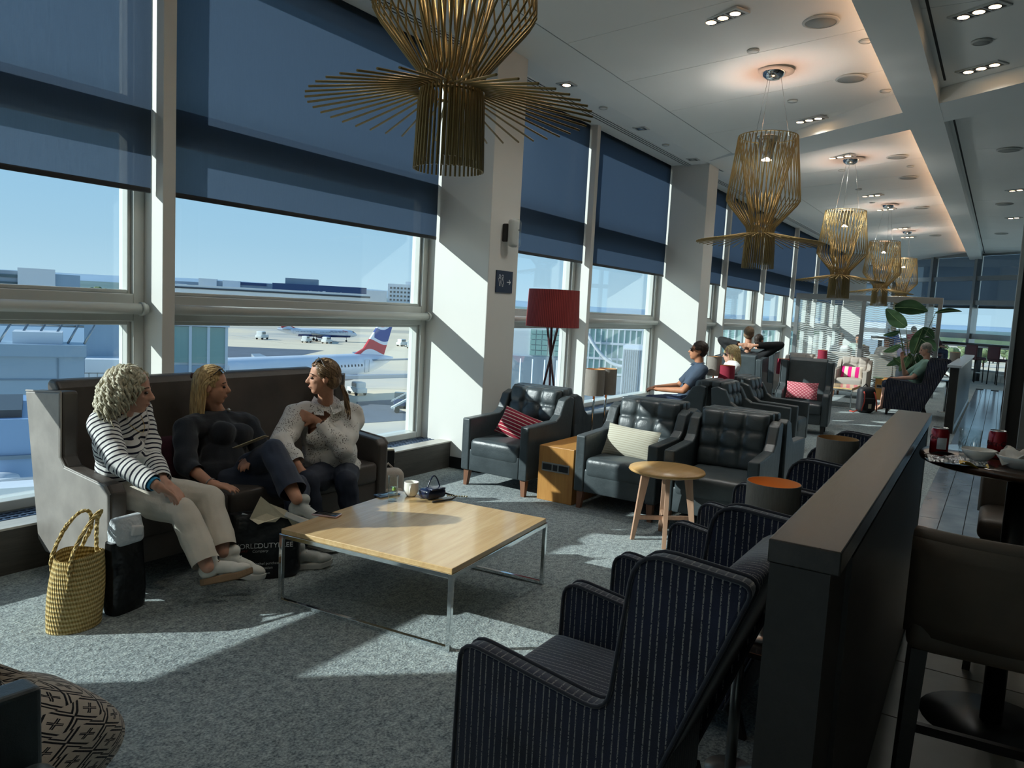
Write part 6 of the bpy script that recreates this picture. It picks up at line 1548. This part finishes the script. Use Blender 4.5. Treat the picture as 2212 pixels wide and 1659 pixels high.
BS = bar_stool('bar_stool', 'brown leather bar stool with its back to the viewer at the bar table', (2.72, -.06, 0), RZ_PX+.08)
dup(BS, (4.32, -.22, 0), RZ_MX, 'brown leather bar stool on the far side of the bar table', 'brown leather bar stools')
# tiled floor of the bar side
MARB = mat('bar floor stone', '#8b857a', .35, var=.25, scale=3)
bt_ = MB().bb(-.295, .295, -.295, .295, 0, .008).mesh('stone_tile', MARB)
for i in range(9):
    for j in range(6): mobj('stone_tile', bt_, FLOOR, (.7+i*.6, -.02-j*.6, 0))
# ------------------------------------------------------------------ middle ground: back-to-back rows facing window and room
GM = 'black leather armchairs of the middle rows'
GREYCH = A0
dup(A0, (8.85, 3.14, 0), RZ_PY, 'black leather armchair in which the man in the polo shirt sits', GM)
dup(A0, (9.95, 3.10, 0), RZ_PY, 'black leather armchair in which the woman in white with sunglasses sits', GM)
dup(A0, (8.85, 2.36, 0), RZ_MY, 'black leather armchair facing away from the window, behind the polo-shirted man', GM)
dup(A0, (9.75, 2.34, 0), RZ_MY, 'black leather armchair facing away from the window, behind the woman in white', GM)
t = dup(B, (9.42, 3.05, 0), PI/2, 'dark-topped oak box between the polo-shirted man and the woman in white')
LRED = table_lamp('table_lamp', 'dark red drum lamp on the box beside the woman in white', .31, .24, .1, REDSH, 'red drum table lamps')
LRED.location = (9.44, 2.84, .46)
dup(SL, (9.40, 2.99, .46), 0, 'grey drum lamp partly in front of the woman in white with sunglasses', 'grey drum lamps of the middle rows')
PINKD = None
def diamond_mat():
    m, t, b = base('pink scale print', '#c4425c', .9); c = t.new('TexCoord'); sp = t.new('SeparateXYZ'); t.link(c.outputs['Object'], sp.inputs[0])
    u = t.math('DIVIDE', sp.outputs[0], .055); v = t.math('DIVIDE', sp.outputs[2], .045)
    a = t.math('FRACT', t.math('ADD', t.math('ADD', u, v), 20.)); b2 = t.math('FRACT', t.math('ADD', t.math('SUBTRACT', u, v), 20.))
    t.link(t.mix(t.math('MULTIPLY', a, b2), lin('#9c2340'), lin('#f0c3c0')), b.inputs['Base Color']); return m
WC = wing_sofa('wing_chair', 'black leather wing chair holding the pink diamond-print cushion', 'armchair', .74, 1, BLK, BLK, 'black wing chairs', d0=-.36, d1=.38)
WC.location = (11.75, 2.36, 0); WC.rotation_euler = (0, 0, RZ_MX + .12)
dup(WC, (12.0, 3.34, 0), RZ_PX, 'black leather wing chair seen from behind with a man leaning back in it', 'black wing chairs')
dup(WC, (14.4, 3.75, 0), RZ_PX, 'black wing chair by the window just before the glass screen', 'black wing chairs')
cushion('diamond_cushion', 'pink diamond-print cushion on the black wing chair', .44, .26, .12, diamond_mat(), (11.66, 2.38, .60), (math.radians(-22), 0, RZ_MX + .12))
t = small_table('lamp_table', 'dark side table holding the pair of red drum lamps', (12.55, 2.80, 0), .34, .45)
dup(LRED, (12.47, 2.86, .45), 0, 'sunlit red drum lamp behind the wing chairs, first of a pair', 'red drum table lamps')
dup(LRED, (12.64, 2.73, .45), 0, 'red drum lamp half hidden behind its sunlit twin', 'red drum table lamps')

# ---- people of the middle ground
POLO = mat('navy polo', '#39485a', .8, bump=.3, bscale=30, bdist=.006, var=.08); WSHIRT = mat('white shirt', '#e4e5e4', .8, bump=.25, bscale=20, bdist=.008); BLKSH = mat('black sweater', '#15171a', .85, bump=.3, bscale=40)
JEAN = mat('blue jeans', '#2c3a55', .8, var=.1)
def seated(label, loc, rz, skin, top, bottom, face=None, vox=.012, lean=.16, arms=None, head_dz=0., wide=1., bust=.0, sc=1., legs=True, group=None, seat=.47):
    """seated figure; local front is -Y; arms: list of (elbow, wrist, handdir, back-of-hand) in local coordinates for r,l"""
    R = Matrix.Rotation(rz, 3, 'Z'); o = Vector(loc)
    def L(x, y, z): return o + R @ V(x*sc, y*sc, seat + (z-seat)*sc)
    J = dict(P=L(0, .06, seat+.09), N=L(0, .06+lean, seat+.55), H=L(0, .03+lean, seat+.71+head_dz))
    J['sr'], J['sl'] = L(-.17*wide, .06+lean, seat+.49), L(.17*wide, .06+lean, seat+.49)
    arms = arms or [((-.24, .0, seat+.24), (-.20, -.24, seat+.20), (.15, -1, -.1), (0, 0, 1)), ((.24, .0, seat+.24), (.20, -.24, seat+.20), (-.15, -1, -.1), (0, 0, 1))]
    for k, a in zip('rl', arms):
        J['e'+k], J['w'+k] = L(*a[0]), L(*a[1]); J['hand'+k] = (R @ V(*a[2]), R @ V(*a[3]), .35, 1 if k == 'l' else -1)
    if legs:
        for k, s_ in (('r', -1), ('l', 1)): J['h'+k], J['k'+k], J['a'+k] = L(s_*.09, .03, seat+.07), L(s_*.12, -.38, seat+.06), L(s_*.12, -.42, .10); J['t'+k] = L(s_*.12, -.58, .04)
    f_ = R @ V(*(face or (0, -1, 0)))
    return person(label, J, skin, top, bottom, (f_, V(0, 0, 1)), hs=sc, voxel=vox, bust=bust, wide=wide, group=group)
BRH, GRYH, BLH, DKH = hair_mat('brown hair', '#3a2a20', '#5d4734'), hair_mat('grey hair', '#6f6a62', '#a39c92'), hair_mat('light blonde hair', '#a88d5c', '#d9c596'), hair_mat('dark hair', '#231b17', '#41332a')
r_, Hc, HM, q, M3_, TT = seated('man in a navy polo shirt and sunglasses gazing up towards the window', (8.92, 3.20, 0), RZ_PY + .45, SKIN3, (POLO, .8, .016, .005), (JEAN, 1.9, .012), (.0, -1, .12), .009, .12, wide=1.12, head_dz=.0,
      arms=[((-.30, -.02, .72), (-.14, -.30, .70), (.5, -.8, -.1), (0, 0, 1)), ((.30, -.02, .72), (.14, -.30, .70), (-.5, -.8, -.1), (0, 0, 1))])
short_hair(Hc, HM, DKH, r_, 1., .008, .003, -.005); sunglasses(r_, Hc, HM, .094, .004, 0.)
cl = MB()
for s_ in (-1, 1): cl.add([TT(.06, s_*.015, 1.03), TT(.105, s_*.045, .93), TT(.05, s_*.085, .99), TT(-.05, s_*.06, 1.08)], [(0, 1, 2, 3) if s_ > 0 else (3, 2, 1, 0)])
cl.build('collar', POLO, r_).modifiers.new('s', 'SOLIDIFY').thickness = .006
r_, Hc, HM, q, M3_, TT = seated('blonde woman in a white top and sunglasses half behind a grey lamp', (10.0, 3.16, 0), RZ_PY + .40, SKIN1, (WSHIRT, 1.9, .02, .007), (CREAM, 1.9, .012), (.1, -1, -.05), .010, .16, bust=.05, head_dz=-.06)
short_hair(Hc, HM, BLH, r_, 1., .008, .004, -.035); sunglasses(r_, Hc, HM, .094, .004, 0.)
strands('hair_ends', BLH, r_, scalp_roots(Hc, HM, 90, 12, zmin=-.3, front=.4), coll(Hc, HM), n=9, ds=.02, pull=lambda p, u: (V(0, 0, -1) + HM @ V(-.15, 0, 0)).normalized(), r=.007, curl=.004)
r_, Hc, HM, q, M3_, TT = seated('man in black leaning back with his hands behind his head in a wing chair', (12.25, 3.36, 0), RZ_PX + .15, SKIN2, (BLKSH, 1.9, .016, .005), (JEAN, 1.9, .012), (.1, -1, .15), .010, .10, head_dz=.13, wide=1.05, seat=.52,
      arms=[((-.48, .10, 1.22), (-.12, .26, 1.19), (1, .1, 0), (0, 1, .2)), ((.42, .10, 1.24), (.10, .26, 1.19), (-1, .1, 0), (0, 1, .2))])
short_hair(Hc, HM, hair_mat('cropped brown hair', '#5d4a38', '#8a7156'), r_, 1., .008, .002, -.01)

# ---- lounge group before the glass screen
BG = 'beige armchairs near the glass screen'
BC = armchair('beige_armchair', 'beige armchair with the pink and white striped cushion near the potted plant', BEIGE, LEGW, BG)
BC.location = (18.25, 2.70, 0); BC.rotation_euler = (0, 0, RZ_MX)
dup(BC, (18.25, 3.85, 0), RZ_MX, 'beige armchair beside the window in front of the glass screen', BG)
cushion('striped_cushion', 'pink and white broad-striped cushion on the beige armchair', .44, .27, .12, band_mat('pink broad stripe', '#d81f7a', '#cdbfae', .15, .5, 0), (18.17, 2.70, .55), (math.radians(-20), 0, RZ_MX))
dup(T, (16.1, 2.80, 0), .0, 'lower maple coffee table with slim chrome legs beside the beige armchair')
dup(B, (18.6, 2.06, 0), 0, 'oak box side table between the beige armchair and the potted plant')
dup(LRED, (17.95, 3.30, .45), 0, 'small-looking far red drum lamp by the beige armchairs', 'red drum table lamps')
small_table('lamp_table', 'small far side table between the two beige armchairs', (17.95, 3.28, 0), .34, .45)
t = thing('takeaway_cup', 'white cup on the side table between the beige armchairs', 'cup', (17.83, 3.18, .45)); MB().lathe([(0, 0), (.035, 0), (.045, .1), (.042, .1), (.033, .006), (0, .006)], n=20).build('cup', PORC, t)
NC = dup(N0, (15.72, 1.27, 0), RZ_PY + .06, 'large navy pinstriped armchair with the man in the green shirt', 'far navy pinstriped chairs'); NC.scale = (1.12, 1.22, 1.06)
GREEN = mat('green t-shirt', '#6f8f82', .85, bump=.25, bscale=20, bdist=.008); SHORT = mat('navy shorts', '#2a3346', .85)
r_, Hc, HM, q, M3_, TT = seated('grey-haired man in a green t-shirt and shorts in the navy pinstriped armchair', (15.72, 1.34, 0), RZ_PY + .15, SKIN1, (GREEN, .8, .016, .005), (SHORT, 1.0, .02), (.1, -1, -.25), .011, .17, wide=1.1, head_dz=.03,
      arms=[((-.27, -.08, .72), (-.10, -.16, 1.00), (.1, -.1, 1), (-1, -.3, 0)), ((.27, .02, .70), (.14, -.24, .66), (-.3, -1, 0), (0, 0, 1))])
short_hair(Hc, HM, GRYH, r_, 1., .009, .003, -.015)
for k in (-1, 1): pass
t = thing('booklet', 'open pale green booklet on the lap of the man in green', 'book', (15.66, 1.86, .62), .1); MB().box((-.06, 0, .01), (.12, .17, .004), (0, .2, 0)).build('page', mat('pale green paper', '#b9d6b4', .7), t); MB().box((.06, 0, .01), (.12, .17, .004), (0, -.2, 0)).build('page', mat('pale green paper', '#b9d6b4', .7), t)
t = thing('backpack', 'black backpack with red straps on the floor before the navy armchair', 'bag', (15.2, 1.98, 0), -.9)
BKP = mat('black nylon', '#17181c', .6, var=.1, bump=.2, bscale=80); RST = mat('red webbing', '#c24a3a', .6)
MB().rbox((0, 0, .24), (.32, .2, .48), .09, 4).build('bag_body', BKP, t); MB().rbox((0, -.11, .17), (.24, .08, .24), .035, 3).build('pocket', BKP, t)
for x in (-.09, .09): MB().tube([V(x, -.02, .46), V(x*1.1, -.12, .36), V(x*1.3, -.16, .22), V(x*1.6, -.14, .05)], .012, 8).build('strap', RST, t)
MB().tube([V(-.17, -.05, .05), V(-.26, -.08, .02), V(-.3, -.02, .03)], .012, 8).build('loose_strap', RST, t); MB().tube([V(-.05, .04, .47), V(0, .04, .53), V(.05, .04, .47)], .010, 8).build('handle', BKP, t); MB().bb(-.03, .03, -.155, -.15, .10, .18).build('tag', mat('tag card', '#b7ab95', .7), t)
# potted plant
POT = mat('grey planter', '#6f7880', .55, var=.06, scale=6); LEAF = foliage_mat('glossy leaf', '#27452c', '#4b7046'); SOIL = mat('soil', '#2c231c', .95)
t = thing('potted_plant', 'tall broad-leaved plant in a grey planter near the glass screen', 'plant', (19.2, 1.68, 0))
MB().lathe([(0, 0), (.17, 0), (.25, .06), (.28, .25), (.26, .55), (.24, .66), (.22, .66), (.235, .5), (0, .5)], n=36).build('planter', POT, t); MB().lathe([(0, .56), (.225, .56)], n=24).build('soil', SOIL, t)
def leaf(base_, tip, w, parent, bend=.12, name='leaf', rollv=None):
    a, c = Vector(base_), Vector(tip); d = c-a; l = d.length; dn = d.normalized(); sdv = dn.cross(V(.995, .09, 0)); sdv = sdv.normalized() if sdv.length > .05 else V(0, 1, 0)
    if rollv is not None: sdv = (sdv*math.cos(rollv) + dn.cross(sdv)*math.sin(rollv)).normalized()
    up = sdv.cross(dn)
    def f_(u, v):
        x = (u-.5)*2; wv = w*math.sin(PI*min(1, v*.93+.05))**.75*(1-.2*v); return tuple(a + dn*l*v + up*(bend*math.sin(PI*v)*l - abs(x)**1.6*.10*w*0 + abs(x)*.16*wv) + sdv*x*wv)
    b = MB(); b.surf(f_, 8, 12); o = b.build(name, LEAF, parent)
    r2 = MB(); r2.tube([Vector(f_(.5, v/8)) - up*.002 for v in range(9)], [.006*(1-.08*v) for v in range(9)], 5); r2.build('midrib', mat('leaf rib', '#7f9a6a', .6), o); return o
o0 = V(19.2, 1.68, 0)
def pl(px, py, dx=0.): return OX(px, py, 19.2+dx) - o0
SPEC = [((1957, 706), (1914, 667), .15, .3, 0), ((1932, 664), (2004, 672), .17, .5, .2), ((2021, 676), (2078, 673), .06, .8, -.2), ((1943, 716), (1908, 724), .06, .5, .1), ((1972, 765), (1994, 708), .13, .3, .1), ((1992, 708), (2018, 732), .09, .6, .2),
        ((1990, 733), (2022, 758), .12, .5, -.2), ((1982, 752), (2010, 748), .08, .6, .3), ((1945, 745), (1908, 760), .07, .5, -.1), ((1950, 770), (1915, 790), .07, .5, .1), ((1982, 765), (1992, 802), .09, .4, .2), ((1962, 770), (1942, 802), .08, .4, -.2), ((1975, 790), (1965, 762), .07, .5, .1), ((1955, 790), (1930, 772), .07, .5, -.1)]
stm = MB
for i, (b0, tp, w, roll, dx) in enumerate(SPEC):
    a, c = pl(*b0, dx), pl(*tp, dx*1.5); leaf(a, c, w*1.25, t, .10 if i != 4 else .02, rollv=roll)
    s0 = V(.03*math.cos(i*2.1), .03*math.sin(i*2.1), .56); MB().tube([s0, s0*.5 + a*.5 + V(0, 0, .06), a], [.012, .009, .006], 7).build('stem', mat('plant stem', '#4a5a38', .6), t)

# ---- glass screen
FROST = None
def wave_glass():
    m = bpy.data.materials.new('etched glass'); m.use_nodes = True; t = NT(m); t.n.clear(); o = t.new('OutputMaterial'); mx = t.new('MixShader'); tr = t.new('BsdfTransparent'); df = t.new('BsdfDiffuse'); ad = t.new('MixShader'); gl = t.new('BsdfGlossy'); gl.inputs['Roughness'].default_value = .02
    c = t.new('TexCoord'); sp = t.new('SeparateXYZ'); t.link(c.outputs['Object'], sp.inputs[0])
    wv = t.math('MULTIPLY', t.math('SINE', t.math('MULTIPLY', sp.outputs[1], 22.)), .012); fr = t.math('FRACT', t.math('DIVIDE', t.math('ADD', sp.outputs[2], wv), .045)); ln = t.math('MULTIPLY', t.math('LESS_THAN', fr, .34), .42)
    df.inputs[0].default_value = (.8, .86, .85, 1); tr.inputs[0].default_value = (.97, .985, .985, 1)
    t.link(ln, mx.inputs[0]); t.link(tr.outputs[0], mx.inputs[1]); t.link(df.outputs[0], mx.inputs[2]); ad.inputs[0].default_value = .05; t.link(mx.outputs[0], ad.inputs[1]); t.link(gl.outputs[0], ad.inputs[2]); t.link(ad.outputs[0], o.inputs[0]); return m
t = thing('glass_screen', 'metal-framed glass screen etched with wavy lines across the lounge', 'screen', (20.0, 1.2, 0))
for y in (.0, 1.6, 3.12): MB().bb(-.05, .05, y, y+.09, 0, 2.16).build('post', METAL, t, bevel=.004)
MB().bb(-.05, .05, .0, 3.21, 2.16, 2.30).build('top_rail', METAL, t, bevel=.004); MB().bb(-.04, .04, .09, 3.12, .05, .14).build('bottom_rail', METAL, t)
EG = wave_glass()
for a, b_ in ((.09, 1.6), (1.69, 3.12)): MB().bb(-.004, .004, a, b_, .14, 2.16).build('pane', EG, t)

# ---- behind the screen: chairs, people, bar counter at the end windows
FG = 'pale armchairs behind the glass screen'
for x, y, rz, lb in ((21.6, 3.5, RZ_PX, 'pale armchair behind the glass screen by the window'), (21.6, 2.5, RZ_PX, 'pale armchair behind the glass screen, middle of the row'), (22.2, 1.75, RZ_MX, 'pale armchair behind the plant leaves'), (24.6, 3.6, RZ_MX, 'pale armchair in the farthest lounge row by the windows')):
    dup(BC, (x, y, 0), rz, lb, FG)
dup(SL, (22.3, 3.05, .0), 0, 'grey drum lamp standing behind the etched glass, nearer the screen', 'grey lamps behind the screen').scale = (1.2, 1.2, 1.6); dup(SL, (23.2, 3.3, .0), 0, 'grey drum lamp standing farther behind the etched glass', 'grey lamps behind the screen').scale = (1.2, 1.2, 1.6)
PATT = mat('blue floral shirt', '#3f78c8', .8, var=.6, scale=14); RSH = mat('red shirt', '#b8323f', .8, var=.1); GSC = mat('pale scarf', '#c9c4bb', .9, var=.2, scale=30); LIL = mat('lilac top', '#9a97bb', .85)
r_, Hc, HM, q, M3_, TT = seated('grey-haired person in white seen through the glass screen by the window', (21.75, 3.55, 0), RZ_PX, SKIN1, (WSHIRT, 1.9, .02), (JEAN, 1.9, .012), None, .016, .14, head_dz=.05); short_hair(Hc, HM, GRYH, r_, 1.05, .012, .004, -.02)
r_, Hc, HM, q, M3_, TT = seated('dark-haired woman in a pale scarf looking down behind the glass screen', (22.3, 2.55, 0), RZ_MX, SKIN2, (GSC, 1.9, .03), (JEAN, 1.9, .012), (0, -1, -.3), .016, .14, bust=.04, head_dz=.0); short_hair(Hc, HM, DKH, r_, 1., .012, .004, -.02)
r_, Hc, HM, q, M3_, TT = seated('woman in a lilac top with her hand to her chin behind the plant', (22.35, 1.98, 0), RZ_MX + .5, SKIN3, (LIL, .9, .02), (JEAN, 1.9, .012), None, .016, .12, bust=.04, head_dz=-.02,
     arms=[((-.22, -.16, .72), (-.04, -.22, .98), (.2, 0, 1), (0, -1, 0)), ((.24, .0, .70), (.16, -.24, .66), (-.2, -1, 0), (0, 0, 1))]); short_hair(Hc, HM, BRH, r_, 1., .012, .004, -.05)
r_, Hc, HM, q, M3_, TT = seated('person with a dark jacket seen behind the black wing chair by the window', (14.75, 3.78, 0), RZ_PX - .3, SKIN2, (mat('charcoal jacket', '#3a4048', .8), 1.9, .025), (JEAN, 1.9, .012), None, .014, .12, head_dz=.02); short_hair(Hc, HM, DKH, r_, 1., .012, .003, -.02)
r_, Hc, HM, q, M3_, TT = seated('person with short dark hair in the farthest lounge row', (24.75, 3.62, 0), RZ_MX, SKIN2, (mat('sage shirt', '#9fb0a6', .85), .9, .02), (JEAN, 1.9, .012), None, .018, .12); short_hair(Hc, HM, DKH, r_, 1., .014, .003, -.02)
# bar counter in front of the end windows
CT = thing('bar_counter', 'long high counter with a white edge along the glazed end wall', 'counter', (0, 0, 0)); ca_ = ang
dv = V(math.cos(ang), math.sin(ang), 0); nv_ = V(-dv.y, dv.x, 0)
ctr = V(end_x(2.2), 2.2, 0) + nv_*.75
CT.location = (ctr.x, ctr.y, 0); CT.rotation_euler = (0, 0, ang)
MB().bb(-4.6, 1.7, -.25, .25, 1.07, 1.12).build('worktop', mat('white counter edge', '#d8dadb', .35), CT, bevel=.004); MB().bb(-4.6, 1.7, -.25, .25, 1.12, 1.20).build('shelf', DARKT, CT)
for x in (-4.4, -2.9, -1.4, .1, 1.5): MB().bb(x-.04, x+.04, -.06, .06, 0, 1.07).build('leg', BLACKP, CT)
STL = leather('maroon stool leather', '#4a1f28', .5, .15)
def high_stool(label, s, group='maroon high stools at the counter', m=STL):
    p = ctr + dv*s + nv_*.55; t = thing('high_stool', label, 'bar stool', (p.x, p.y, 0), ang, group)
    MB().rbox((0, 0, .74), (.42, .40, .09), .03, 2).build('seat', m, t); MB().rbox((0, .20, .96), (.42, .05, .40), .02, 2).build('backrest', m, t)
    for sx in (-1, 1):
        for sy in (-1, 1): MB().cyl((sx*.17, sy*.16, 0), (sx*.16, sy*.15, .70), .016, n=8).build('leg', BLACKP, t)
    MB().bb(-.17, .17, -.17, -.15, .28, .31).build('footrest', METAL, t); return t, p
for s, lb in ((-4.1, 'maroon high stool at the counter end nearest the walkway'), (-3.3, 'maroon high stool second along the counter by the walkway'), (-1.6, 'maroon high stool behind the plant'), (-.75, 'maroon high stool under the person in red'), (.2, 'maroon high stool under the person in blue')): high_stool(lb, s)
for s, lb, tm, hm in ((.2, 'person in a blue floral shirt on a stool at the counter', PATT, BLH), (-.75, 'person in a red shirt on a stool at the counter', RSH, GRYH), (-1.6, 'person with long dark hair on a stool at the counter', mat('maroon cardigan', '#4c3038', .85), DKH)):
    p = ctr + dv*s + nv_*.53
    r_, Hc, HM, q, M3_, TT = seated(lb, (p.x, p.y, 0), ang, SKIN1, (tm, .95, .025), (JEAN, 1.9, .012), None, .018, .05, seat=.80, legs=True, wide=1.08)
    short_hair(Hc, HM, hm, r_, 1.02, .014, .004, -.02 if hm is not DKH else -.08)
# second walkway furniture: tan lamp behind the partition end, low stool
dup(L0, (16.9, .72, .62), 0, 'tan lamp behind the navy pinstriped armchair', 'far tan lamps')
small_table('lamp_table', 'dark lamp table behind the navy pinstriped armchair', (16.9, .80, 0), .3, .62)
dup(BS, (18.3, -.35, 0), RZ_PX, 'dark low-looking stool beside the tiled walkway', 'walkway stools')
